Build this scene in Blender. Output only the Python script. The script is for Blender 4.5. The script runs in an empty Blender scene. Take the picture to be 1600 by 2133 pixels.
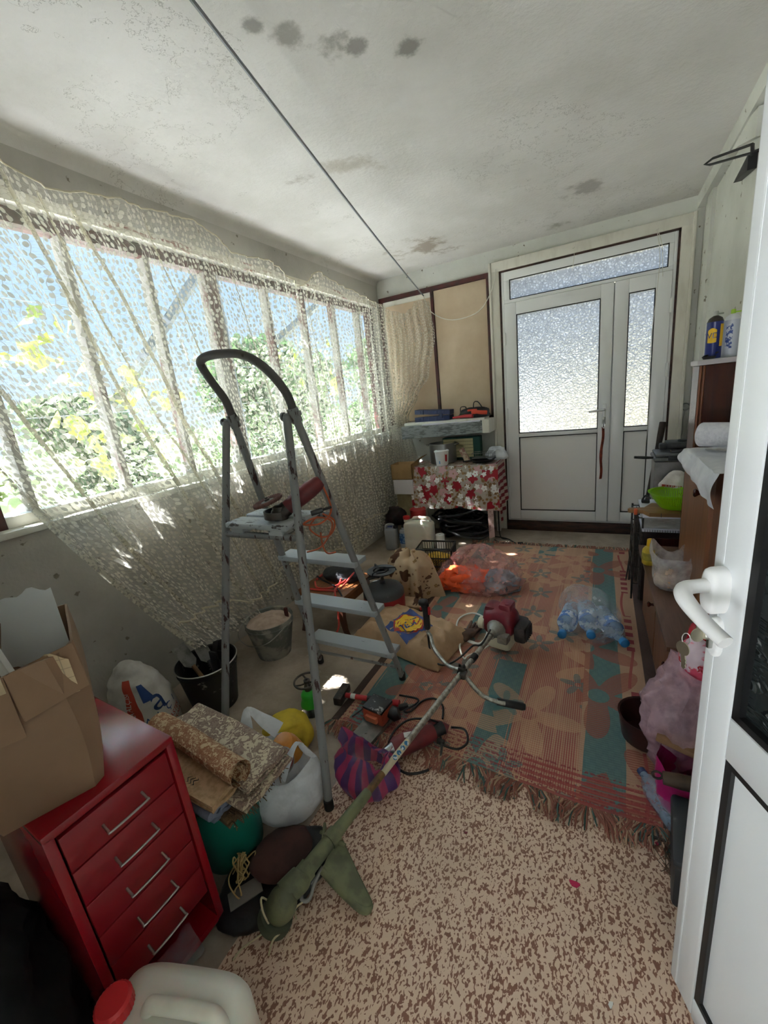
import bpy, bmesh, math, random
from mathutils import Vector, Matrix, noise
from math import sin, cos, pi, radians

# ------------------------------------------------------------------ camera, world, sun, exposure
SC = bpy.context.scene
FPX, CX, CY, EYE = 859.75, 800.0, 1066.5, Vector((0, 0, 1.5))
AX = Vector((0.88449329, 0.45351804, -0.10951261))     # camera right
AD = Vector((0.02582209, -0.28195324, -0.9590806))     # camera down
AF = Vector((-0.46583779, 0.84547251, -0.26109653))    # camera forward
cam_data = bpy.data.cameras.new('camera')
cam_data.sensor_fit = 'HORIZONTAL'
cam_data.sensor_width = 36.0
cam_data.lens = FPX / 1600.0 * 36.0
cam_data.clip_start = 0.02
cam_data.clip_end = 300
cam = bpy.data.objects.new('camera', cam_data)
SC.collection.objects.link(cam)
cam.matrix_world = Matrix(((AX.x, -AD.x, -AF.x, EYE.x), (AX.y, -AD.y, -AF.y, EYE.y), (AX.z, -AD.z, -AF.z, EYE.z), (0, 0, 0, 1)))
SC.camera = cam
SC.view_settings.view_transform = 'Standard'
SC.view_settings.look = 'None'
SC.view_settings.exposure = 1.13
SC.view_settings.gamma = 1.0
SC.view_settings.use_curve_mapping = False
SC.cycles.transparent_max_bounces = 40
SC.cycles.max_bounces = 10
SC.cycles.diffuse_bounces = 6
SC.cycles.sample_clamp_indirect = 8.0

world = bpy.data.worlds.new('world')
SC.world = world
world.use_nodes = True
wn = world.node_tree
bg = wn.nodes['Background']
tc = wn.nodes.new('ShaderNodeTexCoord')
sp = wn.nodes.new('ShaderNodeSeparateXYZ')
rp = wn.nodes.new('ShaderNodeValToRGB')
wn.links.new(tc.outputs['Generated'], sp.inputs[0])
wn.links.new(sp.outputs['Z'], rp.inputs[0])
wn.links.new(rp.outputs[0], bg.inputs['Color'])
cr = rp.color_ramp
cr.elements[0].position = 0.0
cr.elements[0].color = (0.74, 0.86, 1.0, 1)
cr.elements[1].position = 1.0
cr.elements[1].color = (0.74, 0.86, 1.0, 1)
e = cr.elements.new(0.22); e.color = (0.50, 0.72, 1.0, 1)
# added sky boost above the band in view, to brighten floor and walls
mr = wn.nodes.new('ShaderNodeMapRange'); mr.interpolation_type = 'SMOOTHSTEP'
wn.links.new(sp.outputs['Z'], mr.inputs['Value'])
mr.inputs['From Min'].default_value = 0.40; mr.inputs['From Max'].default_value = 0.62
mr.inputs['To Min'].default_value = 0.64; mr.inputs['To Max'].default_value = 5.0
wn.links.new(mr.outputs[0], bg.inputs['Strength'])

sun_data = bpy.data.lights.new('sun', 'SUN')
sun_data.energy = 42.0
sun_data.angle = 0.009
sun_data.color = (1.0, 0.99, 1.0)
sun = bpy.data.objects.new('sun', sun_data)
SC.collection.objects.link(sun)
SUN_DIR = Vector((0.70, 0.26, -0.95)).normalized()
sun.rotation_euler = SUN_DIR.to_track_quat('-Z', 'Y').to_euler()
sun.location = (-8, -2, 9)

# ------------------------------------------------------------------ helpers
C = SC.collection
R0 = random.Random(7)

def G(px, py, z=0.0):
    """the place at height z that the photograph shows at a pixel"""
    d = AX * ((px - CX) / FPX) + AD * ((py - CY) / FPX) + AF
    return EYE + d * ((z - EYE.z) / d.z)

def PX(px, py, axis, v):
    d = AX * ((px - CX) / FPX) + AD * ((py - CY) / FPX) + AF
    return EYE + d * ((v - EYE[axis]) / d[axis])

def S(h):
    h = h.lstrip('#')
    f = lambda c: c / 12.92 if c <= 0.04045 else ((c + 0.055) / 1.055) ** 2.4
    return tuple(f(int(h[i:i + 2], 16) / 255) for i in (0, 2, 4)) + (1,)

class E:
    """a node socket one can calculate with"""
    def __init__(s, nt, sock): s.nt, s.s = nt, sock
    def _op(s, op, *a):
        n = s.nt.nodes.new('ShaderNodeMath'); n.operation = op
        for i, x in enumerate((s,) + a):
            if isinstance(x, E): s.nt.links.new(x.s, n.inputs[i])
            else: n.inputs[i].default_value = float(x)
        return E(s.nt, n.outputs[0])
    def __add__(s, o): return s._op('ADD', o)
    __radd__ = __add__
    def __sub__(s, o): return s._op('SUBTRACT', o)
    def __rsub__(s, o): return s._op('MULTIPLY', -1)._op('ADD', o)
    def __mul__(s, o): return s._op('MULTIPLY', o)
    __rmul__ = __mul__
    def __truediv__(s, o): return s._op('DIVIDE', o)
    def __lt__(s, o): return s._op('LESS_THAN', o)
    def __gt__(s, o): return s._op('GREATER_THAN', o)
    def abs(s): return s._op('ABSOLUTE')
    def sin(s): return s._op('SINE')
    def sqrt(s): return s._op('SQRT')
    def frac(s): return s._op('FRACT')
    def floor(s): return s._op('FLOOR')
    def atan2(s, o): return s._op('ARCTAN2', o)
    def max(s, o): return s._op('MAXIMUM', o)
    def min(s, o): return s._op('MINIMUM', o)
    def smooth(s, a, b):
        n = s.nt.nodes.new('ShaderNodeMapRange'); n.interpolation_type = 'SMOOTHSTEP'
        s.nt.links.new(s.s, n.inputs['Value'])
        n.inputs['From Min'].default_value = a; n.inputs['From Max'].default_value = b
        return E(s.nt, n.outputs[0])
    def band(s, a, b): return (s > a) * (s < b)

class MT:
    """a material under construction"""
    def __init__(m, name, rough=0.6, metal=0.0):
        m.m = bpy.data.materials.new(name); m.m.use_nodes = True
        m.nt = m.m.node_tree
        m.b = m.nt.nodes['Principled BSDF']
        m.b.inputs['Roughness'].default_value = rough
        m.b.inputs['Metallic'].default_value = metal
    def n(m, t, **k):
        x = m.nt.nodes.new(t)
        for a, v in k.items(): setattr(x, a, v)
        return x
    def link(m, a, b): m.nt.links.new(a.s if isinstance(a, E) else a, b)
    def coords(m, kind='Object', scale=(1, 1, 1)):
        t = m.n('ShaderNodeTexCoord'); mp = m.n('ShaderNodeMapping')
        mp.inputs['Scale'].default_value = scale
        m.nt.links.new(t.outputs[kind], mp.inputs[0])
        return mp.outputs[0]
    def xyz(m, kind='Object'):
        s = m.n('ShaderNodeSeparateXYZ'); t = m.n('ShaderNodeTexCoord')
        m.nt.links.new(t.outputs[kind], s.inputs[0])
        return tuple(E(m.nt, o) for o in s.outputs)
    def vec(m, x, y, z=0.0):
        c = m.n('ShaderNodeCombineXYZ')
        for i, v in enumerate((x, y, z)):
            if isinstance(v, E): m.nt.links.new(v.s, c.inputs[i])
            else: c.inputs[i].default_value = v
        return c.outputs[0]
    def noise(m, vec, scale=5, detail=3, rough=0.5, dist=0.0):
        n = m.n('ShaderNodeTexNoise')
        m.nt.links.new(vec, n.inputs['Vector'])
        n.inputs['Scale'].default_value = scale; n.inputs['Detail'].default_value = detail
        n.inputs['Roughness'].default_value = rough; n.inputs['Distortion'].default_value = dist
        return E(m.nt, n.outputs[0])
    def voro(m, vec, scale=1, rnd=1.0, dims='2D', feature='F1'):
        v = m.n('ShaderNodeTexVoronoi', voronoi_dimensions=dims, feature=feature)
        m.nt.links.new(vec, v.inputs['Vector'])
        v.inputs['Scale'].default_value = scale; v.inputs['Randomness'].default_value = rnd
        return v
    def mix(m, fac, a, b):
        x = m.n('ShaderNodeMix', data_type='RGBA')
        if isinstance(fac, E): m.nt.links.new(fac.s, x.inputs[0])
        else: x.inputs[0].default_value = fac
        for v, i in ((a, 6), (b, 7)):
            if isinstance(v, (tuple, list)): x.inputs[i].default_value = v
            elif isinstance(v, str): x.inputs[i].default_value = S(v)
            else: m.nt.links.new(v, x.inputs[i])
        return x.outputs[2]
    def base(m, col):
        if isinstance(col, str): col = S(col)
        if isinstance(col, tuple): m.b.inputs['Base Color'].default_value = col
        else: m.nt.links.new(col, m.b.inputs['Base Color'])
    def bump(m, h, strength=0.3, dist=0.01):
        b = m.n('ShaderNodeBump')
        b.inputs['Strength'].default_value = strength; b.inputs['Distance'].default_value = dist
        m.link(h, b.inputs['Height'])
        m.nt.links.new(b.outputs[0], m.b.inputs['Normal'])

MATS = {}
def M(name, c1, c2=None, scale=12, lo=0.4, hi=0.65, rough=0.6, metal=0.0, bump=0.0, stretch=(1, 1, 1), detail=4, bscale=None, **inp):
    """plain or two-tone mottled material"""
    if name in MATS: return MATS[name]
    t = MT(name, rough, metal)
    co = t.coords('Object', stretch)
    if c2:
        f = t.noise(co, scale, detail, 0.6).smooth(lo, hi)
        t.base(t.mix(f, c1, c2))
    else:
        t.base(c1)
    if bump: t.bump(t.noise(co, bscale or scale * 2, 4), bump, 0.01)
    for k, v in inp.items(): t.b.inputs[k.replace('_', ' ')].default_value = v
    MATS[name] = t.m
    return t.m

def film(name, col, alpha=0.5, rough=0.25, trans=0.5, scale=9):
    """thin plastic: partly see-through, partly lit through"""
    if name in MATS: return MATS[name]
    t = MT(name, rough)
    t.base(col)
    t.b.inputs['Specular IOR Level'].default_value = 0.6
    tl = t.n('ShaderNodeBsdfTranslucent'); tl.inputs[0].default_value = S(col)
    tp = t.n('ShaderNodeBsdfTransparent')
    m1 = t.n('ShaderNodeMixShader'); m1.inputs[0].default_value = trans
    t.link(t.b.outputs[0], m1.inputs[1]); t.link(tl.outputs[0], m1.inputs[2])
    m2 = t.n('ShaderNodeMixShader')
    co = t.coords('Object')
    f = t.noise(co, scale, 4, 0.6).smooth(0.35, 0.65) * 0.3 + (alpha - 0.15)
    t.link(f, m2.inputs[0])
    t.link(tp.outputs[0], m2.inputs[1]); t.link(m1.outputs[0], m2.inputs[2])
    t.link(m2.outputs[0], t.nt.nodes['Material Output'].inputs[0])
    t.bump(t.noise(co, scale * 3, 4, 0.6), 0.35, 0.01)
    MATS[name] = t.m
    return t.m

def wood(name, c1, c2, axis=0, scale=6, rough=0.5, ring=14):
    if name in MATS: return MATS[name]
    t = MT(name, rough)
    st = [ring, ring, ring]; st[axis] = 1.2
    co = t.coords('Object', tuple(st))
    f = t.noise(co, scale * 0.35, 5, 0.65, 0.6).smooth(0.32, 0.68)
    t.base(t.mix(f, c1, c2))
    t.bump(f, 0.08, 0.005)
    MATS[name] = t.m
    return t.m

def B(): return bmesh.new()

def box(bm, c, d, bev=0.0, seg=2, rot=None, mi=0):
    """box of size d centred at c"""
    n0 = set(bm.verts)
    r = bmesh.ops.create_cube(bm, size=1.0)
    bmesh.ops.scale(bm, vec=d, verts=r['verts'])
    if bev:
        ed = list({e for v in r['verts'] for e in v.link_edges})
        bmesh.ops.bevel(bm, geom=ed, offset=min(bev, min(d) * 0.45), segments=seg, affect='EDGES', profile=0.5)
    nv = [v for v in bm.verts if v not in n0]
    if rot is not None:
        bmesh.ops.transform(bm, matrix=rot if isinstance(rot, Matrix) else Matrix.Rotation(rot, 4, 'Z'), verts=nv)
    bmesh.ops.translate(bm, vec=c, verts=nv)
    if mi:
        for v in nv:
            for f in v.link_faces: f.material_index = mi
    return nv

def bx(bm, x0, x1, y0, y1, z0, z1, bev=0.0, mi=0):
    return box(bm, ((x0 + x1) / 2, (y0 + y1) / 2, (z0 + z1) / 2), (abs(x1 - x0), abs(y1 - y0), abs(z1 - z0)), bev, mi=mi)

def spline(pts, k=6, closed=False):
    pts = [Vector(p) for p in pts]; n = len(pts); out = []
    if n < 3: return pts
    for i in range(n if closed else n - 1):
        p = [pts[(i + j) % n] if closed else pts[max(0, min(n - 1, i + j))] for j in (-1, 0, 1, 2)]
        for s in range(k):
            t = s / k
            out.append(0.5 * ((2 * p[1]) + (-p[0] + p[2]) * t + (2 * p[0] - 5 * p[1] + 4 * p[2] - p[3]) * t * t + (-p[0] + 3 * p[1] - 3 * p[2] + p[3]) * t ** 3))
    if not closed: out.append(pts[-1])
    return out

def loft(bm, rings, closed=True, cap0=True, cap1=True, loop=False, mi=0):
    vs = [[bm.verts.new(p) for p in r] for r in rings]
    n = len(vs[0])
    for a, b in list(zip(vs, vs[1:])) + ([(vs[-1], vs[0])] if loop else []):
        for i in range(n if closed else n - 1):
            j = (i + 1) % n
            try: bm.faces.new((a[i], a[j], b[j], b[i])).material_index = mi
            except ValueError: pass
    if cap0 and closed and not loop: bm.faces.new(vs[0][::-1]).material_index = mi
    if cap1 and closed and not loop: bm.faces.new(vs[-1]).material_index = mi
    return vs

def tube(bm, pts, r, n=8, k=0, closed=False, flat=1.0, up=None, mi=0):
    """a round bar along a line; r may be a list (one radius per given point)"""
    if isinstance(r, (list, tuple)):
        rr = list(r)
        if k:
            q = spline([(x, 0, 0) for x in rr], k, closed); rr = [max(1e-4, x.x) for x in q] if len(rr) > 2 else rr
    else: rr = None
    P = spline(pts, k, closed) if k and len(pts) > 2 else [Vector(p) for p in pts]
    m = len(P); rings = []; T0 = None; N = None
    for i in range(m):
        a = P[(i - 1) % m] if closed else P[max(0, i - 1)]
        b = P[(i + 1) % m] if closed else P[min(m - 1, i + 1)]
        T = (b - a)
        T = T.normalized() if T.length > 1e-9 else (T0 or Vector((0, 0, 1)))
        if N is None:
            N = Vector(up) if up else (Vector((0, 0, 1)) if abs(T.z) < 0.9 else Vector((1, 0, 0)))
        N = (N - T * N.dot(T))
        N = N.normalized() if N.length > 1e-6 else T.orthogonal().normalized()
        Bn = T.cross(N)
        q = rr[min(i, len(rr) - 1)] if rr else r
        rings.append([P[i] + (N * cos(2 * pi * j / n) * flat + Bn * sin(2 * pi * j / n)) * q for j in range(n)])
        T0 = T
    return loft(bm, rings, True, True, True, closed, mi)

def lathe(bm, prof, n=24, c=(0, 0, 0), mi=0, mat=None):
    """profile of (radius, height) turned about the vertical through c"""
    c = Vector(c); rings = []
    for r, z in prof:
        ring = [Vector((cos(2 * pi * j / n) * max(r, 1e-4), sin(2 * pi * j / n) * max(r, 1e-4), z)) for j in range(n)]
        rings.append([(mat @ p if mat is not None else p) + c for p in ring])
    return loft(bm, rings, True, prof[0][0] > 1e-3, prof[-1][0] > 1e-3, mi=mi)

def sheet(bm, nu, nv, fn, uv=None, mi=0):
    """grid surface fn(s, t) with s, t in 0..1; uv(s, t) if given"""
    vs = [[bm.verts.new(fn(i / nu, j / nv)) for i in range(nu + 1)] for j in range(nv + 1)]
    L = bm.loops.layers.uv.verify() if uv else None
    for j in range(nv):
        for i in range(nu):
            f = bm.faces.new((vs[j][i], vs[j][i + 1], vs[j + 1][i + 1], vs[j + 1][i])); f.material_index = mi
            if uv:
                for l, (a, b) in zip(f.loops, ((i, j), (i + 1, j), (i + 1, j + 1), (i, j + 1))): l[L].uv = uv(a / nu, b / nv)
    return vs

def prism(bm, outline, z0, z1, mi=0, mat=None):
    """outline of (x, y) raised from z0 to z1"""
    f = lambda p, z: (mat @ Vector((p[0], p[1], z))) if mat is not None else Vector((p[0], p[1], z))
    return loft(bm, [[f(p, z0) for p in outline], [f(p, z1) for p in outline]], mi=mi)

def crump(p, s, seed=0):
    q = Vector(p) * s + Vector((seed * 3.1, seed * 1.7, seed * 0.9))
    return 1 - 2.4 * abs(noise.noise(q)) + 0.5 * (1 - 2.4 * abs(noise.noise(q * 2.3 + Vector((5, 1, 2)))))

def bag(bm, c, rings, amp=0.012, s=9, seed=1, n=48, k=6, top=False, squash=None):
    """crumpled bag: rings of (z, rx, ry, dx, dy) from the bottom up; open unless top"""
    P = spline([(r[0], r[1], r[2]) for r in rings], k); Q = spline([(r[3] if len(r) > 3 else 0, r[4] if len(r) > 4 else 0, 0) for r in rings], k)
    c = Vector(c); out = []
    for a, d in zip(P, Q):
        ring = []
        for j in range(n):
            th = 2 * pi * j / n
            p = Vector((cos(th) * a.y + d.x, sin(th) * a.z + d.y, a.x))
            rad = Vector((cos(th), sin(th), 0.15))
            w = min(1.0, max(a.y, a.z) / 0.05)
            p = p + rad * amp * w * crump(p, s, seed)
            if p.z < 0.001: p.z = 0.001
            ring.append(p + c)
        out.append(ring)
    return loft(bm, out, True, True, top)

def finish(name, bm, mat, parent=None, smooth=40, shift=None, recalc=True):
    if shift is not None: bmesh.ops.translate(bm, vec=-Vector(shift), verts=bm.verts)
    if recalc: bmesh.ops.recalc_face_normals(bm, faces=bm.faces)
    me = bpy.data.meshes.new(name)
    bm.to_mesh(me); bm.free()
    for mm in (mat if isinstance(mat, (list, tuple)) else [mat]): me.materials.append(mm)
    if smooth:
        me.polygons.foreach_set('use_smooth', [True] * len(me.polygons))
        if smooth < 180: me.set_sharp_from_angle(angle=radians(smooth))
    o = bpy.data.objects.new(name, me)
    C.objects.link(o)
    if parent is not None: o.parent = parent
    return o

def tag(o, label, cat, group=None, kind=None):
    o['label'] = label; o['category'] = cat
    if group: o['group'] = group
    if kind: o['kind'] = kind
    return o

def thing(name, label, cat, loc=(0, 0, 0), rz=0.0, group=None):
    o = bpy.data.objects.new(name, None); C.objects.link(o)
    o.location = loc; o.rotation_euler = (0, 0, rz)
    o.empty_display_size = 0.05
    return tag(o, label, cat, group)

def part(name, bm, mat, parent, smooth=40, world=False, label=None, recalc=True):
    """a part; world=True means the shape was given in the room's coordinates (its thing is not turned)"""
    sh = None
    if world:
        sh = Vector(parent.location)
        if parent.parent is not None: sh = sh + Vector(parent.parent.location)
    o = finish(name, bm, mat, parent, smooth, sh, recalc)
    if label: o['label'] = label
    return o

def one(name, bm, mat, label, cat, loc=(0, 0, 0), rz=0.0, group=None, smooth=40, world=False, kind=None, recalc=True):
    """a thing that is one mesh"""
    o = finish(name, bm, mat, None, smooth, loc if world else None, recalc)
    o.location = loc; o.rotation_euler = (0, 0, rz)
    return tag(o, label, cat, group, kind)

def struct(name, bm, mat, parent=None, smooth=0, recalc=True):
    o = finish(name, bm, mat, parent, smooth, None, recalc)
    if parent is None: o['kind'] = 'structure'
    return o

def copy_thing(o, loc=None, rz=None, label=None):
    r = o.copy(); C.objects.link(r)
    if loc is not None: r.location = loc
    if rz is not None: r.rotation_euler = (0, 0, rz)
    if label: r['label'] = label
    for ch in list(o.children):
        c = ch.copy(); C.objects.link(c); c.parent = r
        for g in list(ch.children):
            d = g.copy(); C.objects.link(d); d.parent = c
    return r

def letters(bm, body, size, fn, mi=0, align='CENTER', sub=0):
    """flat lettering; fn maps (x, y) of the text to a place"""
    cu = bpy.data.curves.new('letters', 'FONT'); cu.body = body; cu.size = size; cu.align_x = align; cu.align_y = 'CENTER'
    cu.resolution_u = 3
    o = bpy.data.objects.new('letters', cu); C.objects.link(o)
    bpy.context.view_layer.update()
    dg = bpy.context.evaluated_depsgraph_get()
    me = o.evaluated_get(dg).to_mesh()
    vs = [bm.verts.new(fn(v.co.x, v.co.y)) for v in me.vertices]
    for p in me.polygons:
        try: bm.faces.new([vs[i] for i in p.vertices]).material_index = mi
        except ValueError: pass
    o.evaluated_get(dg).to_mesh_clear()
    bpy.data.objects.remove(o); bpy.data.curves.remove(cu)

XL, XR, YB, ZC = -2.213, 0.64, 4.42, 2.73

# ------------------------------------------------------------------ materials of the shell
def wall_paint(name, c, stain, chips=True):
    t = MT(name, 0.85)
    co = t.coords('Object')
    f = t.noise(co, 1.3, 5, 0.6).smooth(0.35, 0.75)
    col = t.mix(f, c, stain)
    if chips:
        g = t.noise(co, 17, 3, 0.5).smooth(0.68, 0.72)
        col = t.mix(g, col, '#7d7668')
    t.base(col)
    t.bump(t.noise(co, 60, 4), 0.25, 0.006)
    return t.m
m_wall = wall_paint('wall_paint', '#d3d3cc', '#bdbdb5')
m_wall_low = wall_paint('lower_wall_paint', '#c3c0b8', '#a5a198')

def ceiling_mat():
    t = MT('ceiling_plaster', 0.9)
    co = t.coords('Object'); x, y, z = t.xyz()
    f = t.noise(co, 0.9, 6, 0.62).smooth(0.3, 0.7)
    col = t.mix(f, '#dedad6', '#c8c4be')
    nz = t.noise(co, 5.5, 6, 0.7)
    for px, py, r, a, c in ((1215, 397, .16, .45, '#96908a'), (885, 515, .34, .5, '#8a7a66'), (850, 100, .05, .3, '#6f6a63'), (744, 96, .04, .35, '#77726b'), (690, 85, .09, .5, '#8b877f'),
                            (600, 78, .07, .5, '#8b877f'), (525, 55, .04, .4, '#7c7870'), (730, 345, .22, .56, '#a79f92'), (620, 370, .12, .54, '#938b7e'), (1160, 470, .14, .53, '#8f8a80')):
        p = G(px, py, ZC)
        d = ((x - p.x) * (x - p.x) + (y - p.y) * (y - p.y)).sqrt()
        k = (nz * 1.5 - .25 - d * (0.42 / r)).smooth(a - 0.34, a - 0.02) * 0.75
        col = t.mix(k, col, c)
    cr = t.noise(co, 2.3, 6, 0.75)
    crack = ((cr - 0.5).abs() < 0.0035) * (t.noise(co, 1.1, 2) > 0.52)
    col = t.mix(crack * 0.5, col, '#8a857c')
    t.base(col)
    t.bump(t.noise(co, 45, 5, 0.6) + t.noise(co, 3, 3) * 2, 0.35, 0.01)
    return t.m
m_ceiling = ceiling_mat()

def concrete():
    t = MT('concrete', 0.9)
    co = t.coords('Object')
    a = t.noise(co, 3.2, 6, 0.65).smooth(0.3, 0.7)
    col = t.mix(a, '#b0a192', '#8f8375')
    b = t.noise(co, 28, 4, 0.6).smooth(0.62, 0.74)
    col = t.mix(b * 0.6, col, '#b5ab9b')
    t.base(col)
    t.bump(t.noise(co, 40, 5), 0.3, 0.006)
    return t.m
m_concrete = concrete()

def lino():
    t = MT('linoleum', 0.45)
    co = t.coords('Object')
    cl = t.coords('Object', (1.0, .62, 1.0))
    w = t.noise(cl, 138, 1.0, 0.5, 0.6)
    worm = w.smooth(0.535, 0.56)
    col = t.mix(worm, '#d8bba4', '#855a47')
    dirt = t.noise(co, 2.6, 5, 0.6).smooth(0.45, 0.8)
    col = t.mix(dirt * 0.35, col, '#8a7a66')
    t.base(col)
    return t.m
m_lino = lino()

m_white_pvc = M('white_pvc', '#e6e7e8', rough=0.28)
m_gasket = M('black_gasket', '#141416', rough=0.5)
m_panel = M('door_panel_white', '#e6e4e2', rough=0.4)
m_cream_trim = M('cream_painted_wood', '#d8d4c9', '#cac5b9', 5, .4, .75, .6, bump=.08, stretch=(3, 3, .8))
m_maroon = M('maroon_paint', '#4a1a1a', '#34201c', 14, rough=.5)
m_gray_paint = M('weathered_gray_paint', '#8f9596', '#626566', 16, .45, .62, .75, bump=.3, stretch=(1, 4, 4))
m_sill = M('white_sill_paint', '#e4e2d8', '#bdb6a4', 8, .5, .75, .6, bump=.15)
m_board = M('hardboard', '#cdb9a0', '#c0aa90', 3, .3, .7, .75)

def frosted():
    t = MT('frosted_glass', 0.45)
    co = t.coords('Object')
    nz = t.noise(co, 34, 3, 0.55, 1.2)
    v = t.voro(co, 42, 1.0, '3D', 'DISTANCE_TO_EDGE')
    h = nz + E(t.nt, v.outputs[0]) * 1.2
    rid = h.smooth(.62, .92)
    t.base(t.mix(rid, '#a4a7ab', '#e0e2e5'))
    t.b.inputs['Transmission Weight'].default_value = 1.0
    t.b.inputs['IOR'].default_value = 1.2
    t.b.inputs['Roughness'].default_value = 0.34
    t.bump(h, 0.9, 0.012)
    tl = t.n('ShaderNodeBsdfTranslucent'); t.nt.links.new(t.mix(rid, (.17, .175, .19, 1), (.30, .31, .335, 1)), tl.inputs[0])
    mx = t.n('ShaderNodeMixShader'); mx.inputs[0].default_value = 0.45
    t.link(t.b.outputs[0], mx.inputs[1]); t.link(tl.outputs[0], mx.inputs[2])
    t.link(mx.outputs[0], t.nt.nodes['Material Output'].inputs[0])
    return t.m
m_frost = frosted()

def clear_pane(name, tint=(0.95, 0.97, 0.96, 1)):
    t = MT(name, 0.02)
    tp = t.n('ShaderNodeBsdfTransparent'); tp.inputs[0].default_value = tint
    gl = t.n('ShaderNodeBsdfGlossy'); gl.inputs['Roughness'].default_value = 0.02
    fr = t.n('ShaderNodeFresnel'); fr.inputs[0].default_value = 1.35
    mx = t.n('ShaderNodeMixShader')
    ge = t.n('ShaderNodeNewGeometry')
    t.link(E(t.nt, fr.outputs[0]) * (1 - E(t.nt, ge.outputs['Backfacing'])), mx.inputs[0]); t.link(tp.outputs[0], mx.inputs[1]); t.link(gl.outputs[0], mx.inputs[2])
    t.link(mx.outputs[0], t.nt.nodes['Material Output'].inputs[0])
    return t.m
m_pane = clear_pane('window_glass')

# ------------------------------------------------------------------ room shell
b = B(); bx(b, -2.4, 0.85, -0.4, 4.6, -0.12, 0); struct('floor', b, m_concrete)
b = B(); bx(b, -2.4, 0.85, -0.4, 4.6, ZC, ZC + 0.15)
sheet(b, 10, 8, lambda s, t: Vector((XL + 0.05 * (1 - sin(t * pi / 2)), -0.15 + 4.57 * s, ZC - 0.05 * (1 - cos(t * pi / 2)) - 0.0005)))
struct('ceiling', b, m_ceiling, smooth=30)
WY0, WY1, WZ0, WZ1 = 0.70, 4.34, 1.14, 2.46
b = B()
bx(b, XL - .14, XL, -.15, YB + .16, 0, WZ0 - .03)
bx(b, XL - .14, XL, -.15, YB + .16, WZ1, ZC)
bx(b, XL - .14, XL, -.15, WY0, WZ0 - .03, WZ1)
bx(b, XL - .14, XL, WY1, YB + .16, WZ0 - .03, WZ1)
struct('wall_left', b, m_wall_low)
b = B()
bx(b, XL, -.90, YB, YB + .16, 0, ZC)
bx(b, .49, XR + .14, YB, YB + .16, 0, ZC)
bx(b, -.90, .49, YB, YB + .16, 2.53, ZC)
struct('wall_back', b, m_wall)
b = B()
bx(b, XR, XR + .14, -.15, YB, 0, ZC)
bx(b, XR - .022, XR, 4.02, 4.2, 0, ZC)
bx(b, XR - .05, XR, 1.9, 4.42, 2.64, ZC)
struct('wall_right', b, m_wall)
b = B()
bx(b, XL - .14, -.55, -.29, -.15, 0, ZC)
bx(b, .66, XR + .14, -.29, -.15, 0, ZC)
bx(b, -.55, .66, -.29, -.15, 2.2, ZC)
struct('wall_near', b, m_wall)
b = B()
bx(b, -1.6, 1.8, -2.6, -.29, -.12, 0); bx(b, -1.6, 1.8, -2.6, -.29, 2.6, 2.7); bx(b, -1.7, -1.6, -2.6, -.29, 0, 2.6); bx(b, 1.8, 1.9, -2.6, -.29, 0, 2.6); bx(b, -.5, 1.8, -2.7, -2.6, 0, 2.6); bx(b, -1.6, -.5, -2.7, -2.6, 2.4, 2.6)
struct('wall_hall', b, m_wall)  # unseen hall; its far opening is added to bring daylight onto the open door

# linoleum laid over the near half of the concrete
b = B()
prism(b, [(-.93, -.12), (XR - .01, -.12), (XR - .01, 2.2), (-.3, 2.2), (-.95, 1.45), (-.945, 1.1), (-.93, .6)], 0.0, 0.003)
lino_o = one('linoleum_sheet', b, m_lino, 'tan linoleum flooring with brown squiggles on the near floor', 'flooring', smooth=0)

# window in the left wall
win = bpy.data.objects.new('window_1', None); C.objects.link(win); win['kind'] = 'structure'
win.location = (-2.3, 2.5, 1.8)
b = B()
bx(b, -2.34, -2.26, WY0, WY1, WZ1 - .06, WZ1)
bx(b, -2.34, -2.26, WY0, WY0 + .05, WZ0, WZ1); bx(b, -2.34, -2.26, WY1 - .06, WY1, WZ0, WZ1)
part('window_frame', b, m_maroon, win, 0, True)
b = B(); bx(b, -2.34, -2.26, WY0 + .05, WY1 - .06, WZ0, WZ0 + .05, .004); part('bottom_rail', b, m_sill, win, 30, True)
m_mull = M('window_bar_paint', '#8f8a84', '#5c3d38', 7, .48, .6, .6, stretch=(1, 1, .5))
for y, w in ((.87, .03), (1.307, .035), (1.728, .032), (2.165, .10), (2.685, .034), (3.13, .034), (3.59, .034), (4.05, .034)):
    b = B(); bx(b, -2.335, -2.265, y - w / 2, y + w / 2, WZ0 + .05, WZ1 - .06, .004)
    part('mullion', b, m_mull, win, 0, True)
b = B(); bx(b, -2.302, -2.298, WY0 + .05, WY1 - .06, WZ0 + .05, WZ1 - .06)
part('pane', b, m_pane, win, 0, True)
b = B(); bx(b, -2.36, -2.185, WY0 - .02, WY1 + .02, WZ0 - .03, WZ0, .006)
part('window_sill', b, m_sill, win, 30, True)
b = B(); bx(b, XL - .005, XL + .012, WY0 - .06, WY1 + .03, WZ1, WZ1 + .05, .004)
struct('trim_1', b, M('window_head_trim_paint', '#d8d3c4', '#8d5a50', 6, .52, .66, .6, stretch=(1, 1, 6)))

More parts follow.
